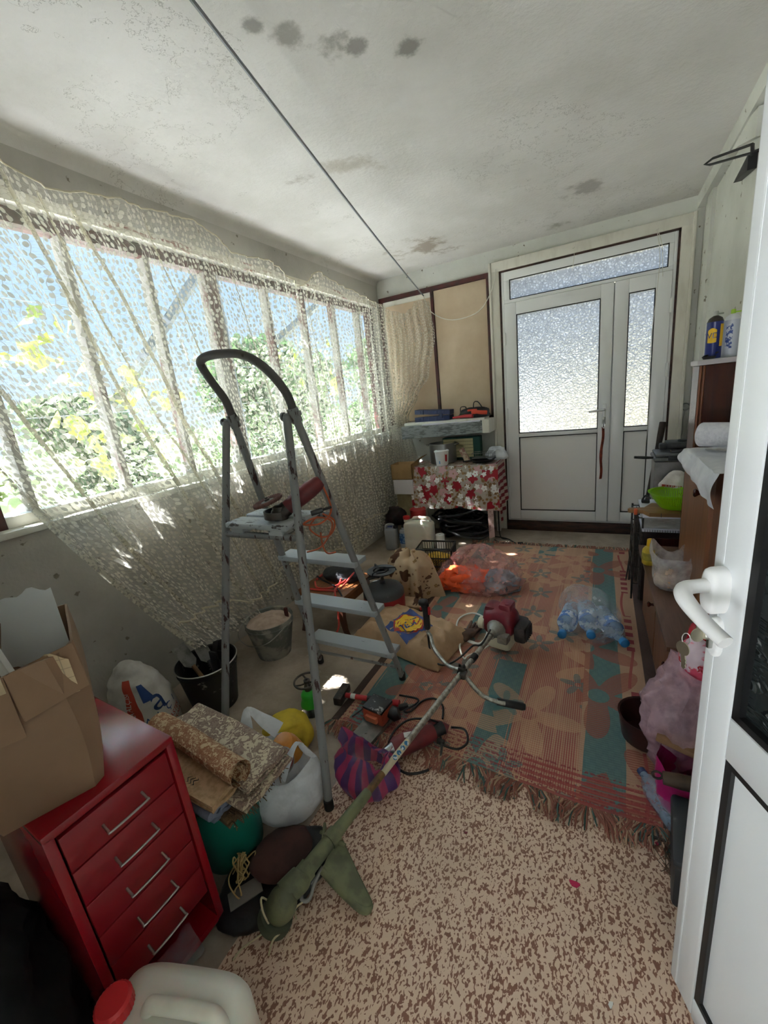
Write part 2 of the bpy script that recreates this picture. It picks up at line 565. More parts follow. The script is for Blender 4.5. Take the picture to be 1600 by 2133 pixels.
# boarded window on the back wall
w2 = bpy.data.objects.new('window_2', None); C.objects.link(w2); w2['kind'] = 'structure'
w2.location = (-1.6, YB - .02, 1.85)
b = B()
bx(b, -2.19, -1.005, YB - .035, YB, 2.50, 2.545); bx(b, -1.6, -1.57, YB - .035, YB, 1.2, 2.5)
bx(b, -1.03, -1.005, YB - .035, YB, 1.2, 2.5); bx(b, -2.19, -2.15, YB - .035, YB, 1.2, 2.5); bx(b, -2.19, -1.005, YB - .035, YB, 1.2, 1.23)
part('window_frame', b, m_maroon, w2, 0, True)
b = B(); bx(b, -1.565, -1.025, YB - .028, YB - .016, 1.22, 2.5, .003); part('board', b, m_board, w2, 30, True)
b = B(); bx(b, -2.13, -1.60, YB - .028, YB - .016, 1.22, 2.45, .003); part('board', b, m_board, w2, 30, True)
b = B(); bx(b, -2.15, -1.6, YB - .014, YB - .006, 1.23, 2.5); part('pane', b, m_sill, w2, 0, True)

# casing round the double door
def casing():
    b = B()
    bx(b, -.998, -.905, YB - .05, YB, 0, 2.60, .008); bx(b, .495, .588, YB - .05, YB, 0, 2.60, .008)
    bx(b, -.998, .588, YB - .052, YB, 2.53, 2.615, .008)
    bx(b, -1.0, -.975, YB - .062, YB, 0, 2.615, .006); bx(b, .565, .59, YB - .062, YB, 0, 2.615, .006)
    struct('trim_2', b, m_cream_trim, smooth=30)
    b = B()
    bx(b, -.905, -.890, YB - .04, YB + .1, .0, 2.53); bx(b, .480, .495, YB - .04, YB + .1, 0, 2.53); bx(b, -.905, .495, YB - .04, YB + .1, 2.515, 2.53)
    bx(b, -.9, .49, YB - .07, YB + .12, 0, .10, .008)
    struct('trim_3', b, M('dark_threshold_wood', '#4a2f28', '#2b1c18', 8, rough=.7, stretch=(1, 5, 5)), smooth=30)
casing()

# double door of white plastic with frosted panes
d1 = bpy.data.objects.new('door_1', None); C.objects.link(d1); d1['kind'] = 'structure'
d1.location = (-.2, 4.40, .1)
Y0, Y1 = 4.385, 4.445
b = B()
bx(b, -.890, -.866, Y0, Y1, .10, 2.515, .003); bx(b, .457, .480, Y0, Y1, .10, 2.515, .003)
bx(b, -.866, .457, Y0, Y1, 2.44, 2.515, .003); bx(b, -.866, .457, Y0, Y1, 2.245, 2.275, .003)
bx(b, -.866, -.812, Y0, Y1, 2.275, 2.44, .003); bx(b, .42, .457, Y0, Y1, 2.275, 2.44, .003)
bx(b, -.866, .457, Y0, Y1, .10, .118, .003)
part('door_frame', b, m_white_pvc, d1, 30, True)
b = B(); bx(b, -.815, .423, 4.405, 4.413, 2.272, 2.443); part('transom_pane', b, m_frost, d1, 0, True)
def seal(b, x0, x1, z0, z1, w=.007, y=4.372):
    bx(b, x0, x1, y, y + .02, z0, z0 + w); bx(b, x0, x1, y, y + .02, z1 - w, z1)
    bx(b, x0, x0 + w, y, y + .02, z0, z1); bx(b, x1 - w, x1, y, y + .02, z0, z1)
b = B(); seal(b, -.816, .424, 2.271, 2.444, y=4.384); part('gasket', b, m_gasket, d1, 0, True)
def leaf(x0, x1, gx0, gx1, z0=.122, z1=2.241):
    L = bpy.data.objects.new('door_leaf', None); C.objects.link(L); L.parent = d1
    L.location = Vector((x0, 4.375, .12)) - Vector(d1.location)
    b = B(); ya, yb = 4.370, 4.43
    bx(b, x0, gx0, ya, yb, z0, z1, .005); bx(b, gx1, x1, ya, yb, z0, z1, .005)
    bx(b, gx0, gx1, ya, yb, z0, .218, .004); bx(b, gx0, gx1, ya, yb, .985, 1.022, .004); bx(b, gx0, gx1, ya, yb, 2.133, z1, .004)
    part('leaf_frame', b, m_white_pvc, L, 30, True)
    b = B(); bx(b, gx0, gx1, 4.385, 4.41, .215, .988); part('panel', b, m_panel, L, 0, True)
    b = B(); bx(b, gx0, gx1, 4.395, 4.403, 1.02, 2.135); part('glass', b, m_frost, L, 0, True)
    b = B(); seal(b, gx0, gx1, .218, .985, y=4.3695); seal(b, gx0, gx1, 1.022, 2.133, y=4.3695); part('gasket', b, m_gasket, L, 0, True)
    return L
LL = leaf(-.864, .047, -.757, -.052)
RL = leaf(.055, .455, .158, .347)
for x, zs in ((-.868, (1.93, 1.22, .42)), (.458, (1.98, 1.48, .5))):
    for z in zs:
        b = B(); tube(b, [(x, 4.366, z - .055), (x, 4.366, z + .055)], .011, 8); bx(b, x - .006, x + .006, 4.366, 4.385, z - .05, z + .05)
        part('hinge', b, m_white_pvc, d1, 40, True)
b = B()
box(b, (.0, 4.364, 1.185), (.03, .012, .12), .006)
tube(b, [(.0, 4.36, 1.195), (.0, 4.325, 1.195), (-.02, 4.318, 1.193), (-.125, 4.318, 1.185)], .0095, 8, 4)
part('door_handle', b, m_white_pvc, LL, 50, True)
m_steel = M('bright_steel', '#b5b5b2', rough=.28, metal=1.0)
b = B(); lathe(b, [(.013, 0), (.013, .014), (.007, .016), (0, .016)], 12, (-.002, 4.366, 1.095), mat=Matrix.Rotation(pi / 2, 4, 'X')); box(b, (-.002, 4.364, 1.095), (.03, .01, .065), .004)
part('lock', b, m_steel, LL, 40, True)
b = B(); bx(b, .030, .072, 4.412, 4.44, .12, 2.24, .003); part('centre_post', b, m_white_pvc, d1, 30, True)
# red strap hanging on the key
st = thing('key_strap', 'thin rusty red strap hanging from the key of the white double door', 'strap', (-.006, 4.335, 1.08))
b = B(); tube(b, [(-.002, 4.352, 1.095), (-.004, 4.335, 1.093), (-.006, 4.33, 1.06), (-.006, 4.34, 1.03)], .0035, 6, 3); tube(b, [(-.006, 4.335, 1.085), (.006, 4.335, 1.06), (.002, 4.335, 1.03), (-.01, 4.335, 1.04)], .003, 6, 3, closed=True)
part('key', b, m_steel, st, 50, True)
b = B()
sheet(b, 3, 22, lambda s, t: Vector((-.018 + .022 * s + .006 * sin(t * 9) - .012 * t, 4.345 + .006 * sin(t * 7 + s), 1.04 - .49 * t)))
tube(b, [(-.004, 4.345, 1.045), (-.008, 4.343, .9), (-.010, 4.345, .75), (-.021, 4.347, .55)], .008, 7, 4, flat=.5)
part('ribbon', b, M('rusty_red_strap', '#8c3a26', '#6e2a1c', 30, rough=.8), st, 60, True)

# ------------------------------------------------------------------ outside
def yard():
    t = MT('yard_concrete', 0.95)
    co = t.coords('Object')
    t.base(t.mix(t.noise(co, .8, 5).smooth(.35, .7), '#d0d0d2', '#b9b9bb'))
    return t.m
b = B(); bx(b, -8, 12, -12, 4.9, -.32, -.16); bx(b, -8, -2.6, 4.9, 26, -.32, -.16); struct('yard_ground', b, yard())
b = B(); bx(b, -70, 60, -50, 95, -.40, -.20); struct('field_ground', b, M('dry_grass_ground', '#5f6347', '#7a7654', .6, rough=1.0, bump=.4, bscale=3))
b = B(); bx(b, -2.6, 12, 4.9, 26, -.32, -.16); struct('path_ground', b, M('sandy_path', '#8f8468', '#a39878', .7, rough=1.0))

def leafmat(name, c1, c2, scale=1.5, tr=0.45):
    t = MT(name, 0.55)
    co = t.coords('Object')
    col = t.mix(t.noise(co, scale, 3).smooth(.35, .65), c1, c2)
    t.base(col)
    tl = t.n('ShaderNodeBsdfTranslucent'); t.nt.links.new(col, tl.inputs[0])
    mx = t.n('ShaderNodeMixShader'); mx.inputs[0].default_value = tr
    t.link(t.b.outputs[0], mx.inputs[1]); t.link(tl.outputs[0], mx.inputs[2])
    t.link(mx.outputs[0], t.nt.nodes['Material Output'].inputs[0])
    return t.m
LEAF = [(0, -.5), (.34, -.35), (.5, .05), (.22, .18), (0, .55), (-.22, .18), (-.5, .05), (-.34, -.35)]
def leafs(bm, pts, size, rnd, droop=0.3):
    for p in pts:
        s = size * rnd.uniform(.6, 1.25)
        m = Matrix.Rotation(rnd.uniform(0, 6.28), 4, 'Z') @ Matrix.Rotation(rnd.uniform(-1.4, 1.4), 4, 'X') @ Matrix.Rotation(rnd.uniform(-.8, .8), 4, 'Y')
        bm.faces.new([bm.verts.new(m @ Vector((x * s, y * s, -abs(x) * s * droop)) + p) for x, y in LEAF])
m_vine = leafmat('vine_leaf', '#7c8a66', '#5a6a4e', 2.2)
m_vine2 = leafmat('yellow_vine_leaf', '#a5a84c', '#7c8c42', 3)
m_tree = [leafmat('tree_leaf_gray_green', '#5f6f4d', '#3f5037', .7), leafmat('tree_leaf_deep_green', '#4c663a', '#31482c', .7), leafmat('tree_leaf_olive', '#77824c', '#55643a', .7)]
m_stem = M('gray_bark', '#6b6156', '#4a423a', 8, rough=.9, bump=.4)
m_rail = M('gray_steel_profile', '#6f7780', '#565d66', 5, rough=.6)

def tree(x, y, h, r, mi, label, n=2600, size=.2, seed=1, name='tree', z0=-.16):
    rnd = random.Random(seed)
    t = thing(name, label, 'tree', (x, y, z0), 0, 'trees beyond the yard')
    b = B(); tube(b, [(0, 0, 0), (.05, .04, h * .4), (-.03, .02, h * .8)], [.09, .07, .03], 7, 4)
    for k in range(4):
        a = rnd.uniform(0, 6.28); tube(b, [(.04, .03, h * (.25 + .1 * k)), (cos(a) * r * .7, sin(a) * r * .7, h * (.45 + .12 * k))], [.035, .012], 5)
    part('trunk', b, m_stem, t)
    b = B(); pts = []
    blobs = [(rnd.uniform(-.5, .5) * r, rnd.uniform(-.5, .5) * r, h * rnd.uniform(.2, .85), r * rnd.uniform(.3, .5)) for _ in range(11)]
    for _ in range(n):
        bl = rnd.choice(blobs); v = Vector((rnd.gauss(0, 1), rnd.gauss(0, 1), rnd.gauss(0, 1))).normalized() * bl[3] * rnd.uniform(.7, 1.05)
        p = Vector((bl[0] + v.x, bl[1] + v.y, min(h, max(.1, bl[2] + v.z * .9)))); pts.append(p)
    leafs(b, pts, size, rnd)
    part('foliage', b, m_tree[mi], t, 0, recalc=False)
for i, (x, y, h, r, mi, lab) in enumerate((
        (-8.5, 2.2, 2.5, 1.3, 2, 'olive green tree outside the window, at the near end of the row'),
        (-9.5, 5.2, 2.4, 1.3, 0, 'low gray green tree outside, behind the diagonal steel brace'),
        (-8.0, 8.2, 3.6, 1.45, 1, 'deep green tree outside, right of the big window post'),
        (-9.0, 11.6, 4.0, 1.6, 0, 'gray green tree outside, seen above the ladder handle'),
        (-8.2, 15.2, 4.3, 1.7, 1, 'deep green tree outside, third from the far end of the row'),
        (-9.5, 19.2, 5.0, 1.9, 2, 'olive tree outside, second from the far end of the row'),
        (-8.5, 23.6, 5.6, 2.1, 0, 'gray green tree outside, at the far end of the window view'))):
    tree(x, y, h, r, mi, lab, seed=20 + i)
rnd = random.Random(4)
b = B(); pts = []
for cx_, cz_, ry, rz_, n in ((.95, 1.55, .3, .45, 60), (1.5, 1.1, .5, .4, 80), (2.9, 1.55, .5, .75, 150), (3.4, 1.9, .45, .5, 90), (3.9, 1.4, .7, .8, 150), (4.9, 1.5, .8, .7, 150), (5.6, 1.5, .6, .7, 90), (2.1, 1.2, .6, .4, 90)):
    for _ in range(n):
        pts.append(Vector((rnd.uniform(-3.5, -3.05), cx_ * 1.25 + rnd.gauss(0, ry * .6), cz_ + rnd.gauss(0, rz_ * .5))))
pts = [p for p in pts if p.z < 2.35]
pts = pts + [p + Vector((rnd.gauss(0, .1), rnd.gauss(0, .25), rnd.gauss(-.12, .2))) for p in pts * 2]
pts += [Vector((rnd.uniform(-4.4, -3.2), rnd.uniform(.4, 9.0), rnd.uniform(.15, 1.25) + .2 * sin(i * .7))) for i in range(2600)]
pts = [p for p in pts if p.z < 2.3 and p.x < -2.75]
leafs(b, pts, .066, rnd)
one('vine_foliage', b, m_vine, 'green grape vine leaves growing on the wires outside the window', 'vine', kind='stuff', smooth=0, recalc=False)
b = B(); pts = []
for yy, zz, n in ((1.45, 1.95, 16), (1.75, 1.75, 14), (1.6, 1.4, 14), (2.15, 1.5, 10), (3.7, 2.0, 8), (4.6, 1.9, 10)):
    for _ in range(n): pts.append(Vector((rnd.uniform(-3.05, -2.9), yy + rnd.gauss(0, .12), zz + rnd.gauss(0, .14))))
leafs(b, pts, .12, rnd)
one('vine_leaves', b, m_vine2, 'yellow green vine leaves hanging close to the window', 'vine', kind='stuff', smooth=0, recalc=False)
# steel arbour outside: two braces, posts, wires, and an unseen leafy top added to block sun
ar = thing('vine_arbour', 'gray steel grape arbour with slanting braces outside the window', 'arbour', (-3.0, 3.0, -.16))
for (p, q) in (((-3.0, 2.82, 2.75), (-3.0, 1.75, 1.64)), ((-3.0, 4.36, 2.62), (-3.0, 3.45, 2.13)), ((-3.0, 7.6, 2.9), (-3.0, 6.5, 1.7))):
    b = B(); tube(b, [p, q], .042, 4); part('brace', b, m_rail, ar, 0, True)
for y in (2.9, 6.0, 9.0):
    b = B(); bx(b, -3.04, -2.98, y - .03, y + .03, -.16, 3.25); part('post', b, m_rail, ar, 0, True)
b = B()
for z in (1.3, 1.65, 2.0, 2.35): tube(b, [(-3.2, -1, z), (-3.2, 5, z - .04), (-3.2, 11, z)], .004, 5, 4)
part('wire', b, m_rail, ar, 40, True)
b = B()
for y in (-1.0, 1.0, 2.9, 4.5, 6.0, 9.0): bx(b, -3.65, -2.36, y - .03, y + .03, 3.2, 3.26)
for x in (-2.5, -3.05, -3.6): bx(b, x - .03, x + .03, -1.2, 9.2, 3.26, 3.32)
part('shade_top_rails', b, m_rail, ar, 0, True)
b = B(); pts = [Vector((rnd.uniform(-3.64, -2.4), rnd.uniform(-1.2, 9.2), 3.36 + rnd.uniform(0, .14))) for _ in range(5200)]  # unseen leaf cover added to block the sun; ragged edge passes small patches
pts += [Vector((-3.66 + rnd.gauss(0, .085), rnd.uniform(-1.2, 9.2), 3.36 + rnd.uniform(-.05, .1))) for _ in range(780)]
leafs(b, pts, .2, rnd)
part('foliage', b, m_vine, ar, 0, True, recalc=False)

# ------------------------------------------------------------------ lace curtain
def lace():
    t = MT('lace', 0.9)
    tcn = t.n('ShaderNodeTexCoord'); s = t.n('ShaderNodeSeparateXYZ')
    t.nt.links.new(tcn.outputs['UV'], s.inputs[0])
    u, v = E(t.nt, s.outputs[0]), E(t.nt, s.outputs[1])
    SCL = 36.0
    wob = (v * 36.0).sin() * 0.22
    uu, vv = u * SCL + wob, v * SCL * 0.92
    vo = t.voro(t.vec(uu, vv), 1.0, 0.6)
    s2 = t.n('ShaderNodeSeparateXYZ'); t.nt.links.new(vo.outputs['Position'], s2.inputs[0])
    lx, ly = uu - E(t.nt, s2.outputs[0]), vv - E(t.nt, s2.outputs[1])
    d = (lx * lx * 1.25 + ly * ly).sqrt() + ly * 0.28 - lx * 0.1
    leaf = d.smooth(0.335, 0.285)
    stem = ((uu * 2 * pi + (vv * 2.1).sin() * 1.5).sin() > 0.955)._op('MULTIPLY', 0.8)
    net = t.noise(t.vec(u * 40, v * 420), 1.0, 1).smooth(0.3, 0.75) * 0.27 + 0.11
    alpha = leaf.max(stem).max(net)
    df = t.n('ShaderNodeBsdfDiffuse'); df.inputs[0].default_value = S('#dbd6c9')
    tl = t.n('ShaderNodeBsdfTranslucent'); tl.inputs[0].default_value = S('#dad6cc')
    m1 = t.n('ShaderNodeMixShader'); m1.inputs[0].default_value = 0.25
    t.link(df.outputs[0], m1.inputs[1]); t.link(tl.outputs[0], m1.inputs[2])
    tp = t.n('ShaderNodeBsdfTransparent'); m2 = t.n('ShaderNodeMixShader')
    t.link(alpha * 0.93, m2.inputs[0]); t.link(tp.outputs[0], m2.inputs[1]); t.link(m1.outputs[0], m2.inputs[2])
    t.link(m2.outputs[0], t.nt.nodes['Material Output'].inputs[0])
    return t.m
m_lace = lace()
def interp(tab, x):
    if x <= tab[0][0]: return tab[0][1]
    for (a, va), (b_, vb) in zip(tab, tab[1:]):
        if x <= b_:
            k = (x - a) / (b_ - a); k = k * k * (3 - 2 * k); return va + (vb - va) * k
    return tab[-1][1]
TOPZ = [(.3, 2.6), (.8, 2.62), (1.07, 2.555), (1.175, 2.515), (1.53, 2.57), (1.98, 2.60), (2.28, 2.50), (2.58, 2.525), (2.89, 2.415), (3.19, 2.565), (3.5, 2.52), (4.22, 2.465), (4.4, 2.45)]
BOTZ = [(1.0, .33), (1.5, .22), (1.8, .16), (2.2, .2), (2.6, .13), (3.2, .10), (3.8, .15), (4.4, .26)]
def cpos(s, t):
    yt = .33 + 3.99 * s; yb_ = 1.10 + 3.13 * s
    k = t ** 1.15
    y = yt + (yb_ - yt) * k
    z0, z1 = interp(TOPZ, yt), interp(BOTZ, yb_)
    z = z0 + (z1 - z0) * t
    ph = 2 * pi * (s * 24 + .8 * sin(s * 11) + .25 * sin(t * 3 + s * 20))
    x = -2.11 + .032 * sin(ph) * (.3 + .7 * t) + .008 * sin(ph * 2.3 + t * 4)
    for s0, a, tilt in ((.055, .05, .0), (.175, .07, .02), (.212, .05, .06), (.30, .04, .03), (.44, .03, .0), (.62, .03, .02), (.71, .04, 0), (.80, .035, 0), (.9, .04, 0)):
        q = (s - s0 - tilt * t) / .0065
        x += a * math.exp(-q * q) * (.5 + .5 * t)
        y += .012 * q * math.exp(-q * q)
    pull = max(0.0, 1 - s / .34)
    x += .27 * pull ** 1.3 * t ** 3.2
    y += .16 * pull * t ** 3 * (.5)
    z += .05 * pull * t ** 4
    if z < 1.2 and z > 1.05: x += .0
    return Vector((x, y, z))
cur = thing('lace_curtain', 'cream lace curtain with leaf pattern hung along the whole left window', 'curtain', (-2.12, 2.4, .1))
b = B(); sheet(b, 460, 96, cpos, lambda s, t: (s * 4.35, -t * 2.35))
part('lace_panel', b, m_lace, cur, 180, True, recalc=False)
def gath():
    t = MT('lace_gather', .95); co = t.coords('Object')
    df = t.n('ShaderNodeBsdfDiffuse'); df.inputs[0].default_value = S('#d5cfbd')
    tl = t.n('ShaderNodeBsdfTranslucent'); tl.inputs[0].default_value = S('#d0cab8')
    m1 = t.n('ShaderNodeMixShader'); m1.inputs[0].default_value = .5; t.link(df.outputs[0], m1.inputs[1]); t.link(tl.outputs[0], m1.inputs[2])
    tp = t.n('ShaderNodeBsdfTransparent'); m2 = t.n('ShaderNodeMixShader'); t.link(t.noise(co, 70, 2).smooth(.35, .55) * .55 + .3, m2.inputs[0])
    t.link(tp.outputs[0], m2.inputs[1]); t.link(m1.outputs[0], m2.inputs[2]); t.link(m2.outputs[0], t.nt.nodes['Material Output'].inputs[0]); return t.m
m_gath = gath()
for s0, ds, r0, r1 in ((.052, .012, .007, .012), (.175, .035, .009, .016), (.205, .06, .005, .010), (.24, .07, .010, .018), (.33, .05, .004, .008), (.46, .03, .004, .006), (.66, .02, .004, .007), (.86, .02, .005, .009)):
    b = B(); P = [cpos(s0 + ds * t / 40, .02 + .95 * t / 40) + Vector((.012, 0, 0)) for t in range(41)]
    tube(b, P, [(r0 + (r1 - r0) * t / 40) * (1 + .25 * noise.noise(Vector((t * .7, s0 * 50, 0)))) for t in range(41)], 8, flat=.5); part('gathered_fold', b, m_gath, cur, 80, True)
# where it turns the corner and is caught up on the back wall
RX = [(.25, -1.98), (.85, -1.86), (1.1, -1.905), (1.28, -1.925), (1.5, -1.78), (1.7, -1.64), (2.07, -1.55), (2.36, -1.585), (2.45, -1.60)]
TB = [(0, 2.45), (.3, 2.37), (.5, 2.33), (.85, 2.43), (1.0, 2.40)]
def cpos2(s, t):
    zt = interp(TB, s); z = zt + (.26 - zt) * t
    xr = interp(RX, z); g = math.exp(-((z - 1.3) / .2) ** 2)
    x0 = -2.12 + .06 * g
    x = x0 + (xr - x0) * s
    y = 4.30 - .035 * sin(pi * s) + .022 * sin(s * 40 + 2 * sin(t * 3)) * (1 + g) + .01 * sin(s * 90)
    y -= .10 * max(0, 1 - s * 3) ** 2 * 0 + .05 * g * (1 - s)
    return Vector((x, min(y, 4.36), z))
b = B(); sheet(b, 90, 90, cpos2, lambda s, t: (6 + s * 1.35, -t * 2.35))
part('lace_panel', b, m_lace, cur, 180, True, recalc=False)
m_tape = M('cream_tape', '#c9c1a8', rough=.9)
b = B(); tube(b, [cpos(.02 + .96 * i / 120, .93 - .02 * sin(i * .15)) + Vector((.006, 0, 0)) for i in range(121)], .006, 6)
part('hem_tape', b, m_tape, cur, 60, True)
b = B(); tube(b, [cpos(i / 150, .0) + Vector((.0, 0, 0)) for i in range(151)], .004, 6)
part('header_tape', b, m_tape, cur, 60, True)
b = B(); sheet(b, 2, 60, lambda s, t: cpos(0, t) + Vector((.004, -.02 + .035 * s, 0)))
part('side_hem', b, m_gath, cur, 60, True)

# gray line strung across the room under the ceiling, with the white cord after it
b = B()
P0, P1 = Vector((-1.06, 1.15, 2.64)), Vector((-1.66, 4.36, 2.47))
d = (P1 - P0)
tube(b, [P0 - d * .40, P0 + Vector((0, 0, 0)), P0 + d * .5 - Vector((0, 0, .015)), P1], .0065, 7, 6)
one('clothesline', b, M('gray_cable', '#8d9094', rough=.5), 'taut gray cable strung under the ceiling from above to the back corner', 'cable', (-1.3, 2.6, 2.55), world=True)
b = B(); tube(b, [(-1.66, 4.35, 2.47), (-1.58, 4.34, 2.30), (-1.37, 4.34, 2.19), (-1.1, 4.34, 2.22), (-.96, 4.35, 2.4), (-.93, 4.355, 2.55)], .0042, 6, 6)
one('white_line', b, M('white_cord', '#d9d6cc', rough=.6), 'loose white cord drooping across the brown board to the door casing', 'line', (-1.3, 4.34, 2.3), world=True)
for lab, P in (('long thin white string hanging down over the narrow door leaf', [(.328, 4.345, 2.55), (.36, 4.335, 2.3), (.33, 4.335, 1.7), (.345, 4.335, 1.2), (.334, 4.335, .87)]),
               ('short white string looped over the right end of the door casing', [(.332, 4.345, 2.55), (.37, 4.33, 2.42), (.385, 4.333, 2.2)]),
               ('short white string tied to a nail in the middle of the door casing', [(-.268, 4.345, 2.565), (-.262, 4.335, 2.5), (-.275, 4.335, 2.39)])):
    b = B(); tube(b, P, .0022, 5, 6); lathe(b, [(.008, -.004), (.008, .004), (0, .006)], 8, P[0])
    one('hanging_string', b, MATS['white_cord'] if 'white_cord' in MATS else m_tape, lab, 'string', P[0], world=True)

# ------------------------------------------------------------------ open white door at the right edge of the picture
DE = Vector((.185, .895, 0)); DD = Vector((.42, -.907, 0)).normalized()      # free edge, direction towards the hinges
DN = Vector((-DD.y, DD.x, 0))                                                # towards the hidden side
if DN.dot(Vector((-.4, -.4, 0))) > 0: DN = -DN
dm = Matrix(((DD.x, DN.x, 0, DE.x), (DD.y, DN.y, 0, DE.y), (0, 0, 1, 0), (0, 0, 0, 1)))
d2 = bpy.data.objects.new('door_2', None); C.objects.link(d2); d2['kind'] = 'structure'
d2.matrix_world = dm
DW, DH = .86, 2.12
b = B()
bx(b, 0, .078, 0, .055, .012, DH, .006); bx(b, DW - .08, DW, 0, .055, .012, DH, .006)
bx(b, .078, DW - .08, .0006, .0545, .012, .075, .003); bx(b, .078, DW - .08, .0006, .0545, .775, .868, .004); bx(b, .078, DW - .08, .0006, .0545, DH - .09, DH, .004)
bx(b, .022, .026, -.0008, .001, .02, DH - .01)
part('door_frame', b, M('glossy_white_pvc', '#e9ecef', rough=.16), d2, 30)
b = B(); bx(b, .092, DW - .092, .012, .04, .085, .765); part('panel', b, MATS['glossy_white_pvc'], d2, 0)
def textured_pane():
    t = MT('textured_dark_glass', .08)
    co = t.coords('Object', (5, 5, 16))
    nz = t.noise(co, 1.3, 2, .5, 2.2)
    ridge = (nz - .5).abs().smooth(.05, .0)
    t.base(t.mix(ridge, '#262b2b', '#3b4242'))
    t.b.inputs['Specular IOR Level'].default_value = .5
    t.bump(ridge, .9, .01)
    return t.m
b = B(); bx(b, .09, DW - .09, .016, .036, .875, DH - .095); part('textured_pane', b, textured_pane(), d2, 0)
b = B()
for z0, z1, x0, x1 in ((.868, DH - .09, .078, DW - .08), (.075, .775, .078, DW - .08)):
    bx(b, x0, x0 + .016, .004, .05, z0, z1); bx(b, x1 - .016, x1, .004, .05, z0, z1); bx(b, x0, x1, .004, .05, z0, z0 + .014); bx(b, x0, x1, .004, .05, z1 - .014, z1)
part('gasket', b, m_gasket, d2, 0)
# handle with its backplates, towards the viewer (local -y)
m_hand = M('handle_white', '#f3f3f4', rough=.3)
b = B()
ov = lambda w, h, cx, cz, k=.35: [(cx + w * math.copysign(abs(cos(a)) ** .75, cos(a)), cz + h * math.copysign(abs(sin(a)) ** .75, sin(a))) for a in [2 * pi * i / 28 for i in range(28)]]
fl = Matrix(((1, 0, 0, 0), (0, 0, -1, 0), (0, 1, 0, 0), (0, 0, 0, 1)))   # (x, y, z) -> (x, -z, y)
rings = [[fl @ Vector((x, z, dz)) for x, z in ov(.0195 * k, .045 * k2, .030, 1.104)] for dz, k, k2 in ((0, 1, 1), (.02, 1, 1), (.027, .92, .95), (.030, .7, .82))]
loft(b, rings)
rings = [[fl @ Vector((x, z, dz)) for x, z in ov(.016 * k, .040 * k2, .030, 1.008)] for dz, k, k2 in ((0, 1, 1), (.006, 1, 1), (.009, .9, .95), (.010, .7, .8))]
loft(b, rings)
part('backplate', b, m_hand, d2, 50)
b = B()
tube(b, [(.030, -.022, 1.115), (.030, -.048, 1.115), (.031, -.066, 1.113), (.042, -.077, 1.108), (.064, -.079, 1.098), (.10, -.076, 1.084), (.140, -.071, 1.072)], [.0135, .0125, .0138, .0142, .0138, .0125, .012], 14, 6)
part('door_handle', b, m_hand, d2, 60)
b = B(); lathe(b, [(.0085, 0), (.0085, .016), (.007, .018), (0, .018)], 18, (.030, -.008, 1.013), mat=Matrix.Rotation(pi / 2, 4, 'X')); bx(b, .026, .034, -.018, -.006, .985, 1.009, .003)
part('lock_cylinder', b, m_steel, d2, 40)
# two keys on a ring in that lock
kp = dm @ Vector((.030, -.03, 1.013))
kr = thing('key_ring', 'two steel keys on a ring in the lock of the open white door', 'keys', kp)
kr.rotation_euler = dm.to_euler()
m_key = M('key_brass', '#b9b19a', rough=.3, metal=.9)
def key(name, mat):
    bb = B()
    prism(bb, [(.013 * cos(a), .013 * sin(a) * 1.1) for a in [2 * pi * i / 18 for i in range(18)]], -.0011, .0011, mat=mat)
    prism(bb, [(-.004, -.012), (.004, -.012), (.004, -.02), (.0055, -.023), (.004, -.026), (.005, -.03), (.003, -.034), (.004, -.038), (0, -.043), (-.004, -.04)], -.0012, .0012, mat=mat)
    part(name, bb, m_key, kr, 40)
key('key', Matrix.Translation((-.002, -.004, .0)) @ Matrix.Rotation(pi / 2, 4, 'Y') @ Matrix.Rotation(-pi / 2, 4, 'Z'))
key('key', Matrix.Translation((-.012, -.022, -.034)) @ Matrix.Rotation(.35, 4, 'Z') @ Matrix.Rotation(pi / 2, 4, 'X') @ Matrix.Rotation(.12, 4, 'Z'))
b = B(); tube(b, [Vector((-.010, -.019, -.012)) + Vector((.004 * cos(a), .005 * cos(a), .012 * sin(a))) for a in [2 * pi * i / 20 for i in range(20)]], .0009, 6, closed=True); part('split_ring', b, m_steel, kr, 60)

# ------------------------------------------------------------------ step ladder
def peel(name, c1, c2, a=.60, sc=(14, 14, 3), rough=.6):
    t = MT(name, rough)
    co = t.coords('Object', sc)
    f = t.noise(co, 2.6, 5, .65).smooth(a, a + .03)
    t.base(t.mix(f, c1, c2)); t.bump(f * -1, .4, .003)
    return t.m
m_lad = peel('ladder_gray_paint', '#7e7f7f', '#3a1c1a', .585)
m_ladw = peel('ladder_step_paint', '#9ba0a3', '#5c5a57', .66, (4, 20, 20), .55)
lad = thing('step_ladder', 'old gray painted step ladder standing open in the middle of the room', 'ladder', (-1.2, 1.32, 0))
TL_, TR_ = Vector((-1.392, 1.30, 1.49)), Vector((-1.062, 1.30, 1.487))
FL, FR = Vector((-1.493, 1.70, .0)), Vector((-.95, 1.718, .0))
BL, BR = Vector((-1.452, .915, .0)), Vector((-.904, .935, .0))
rl = .0165
hl = [FL + (TL_ - FL) * .0, FL + (TL_ - FL) * .55, TL_]
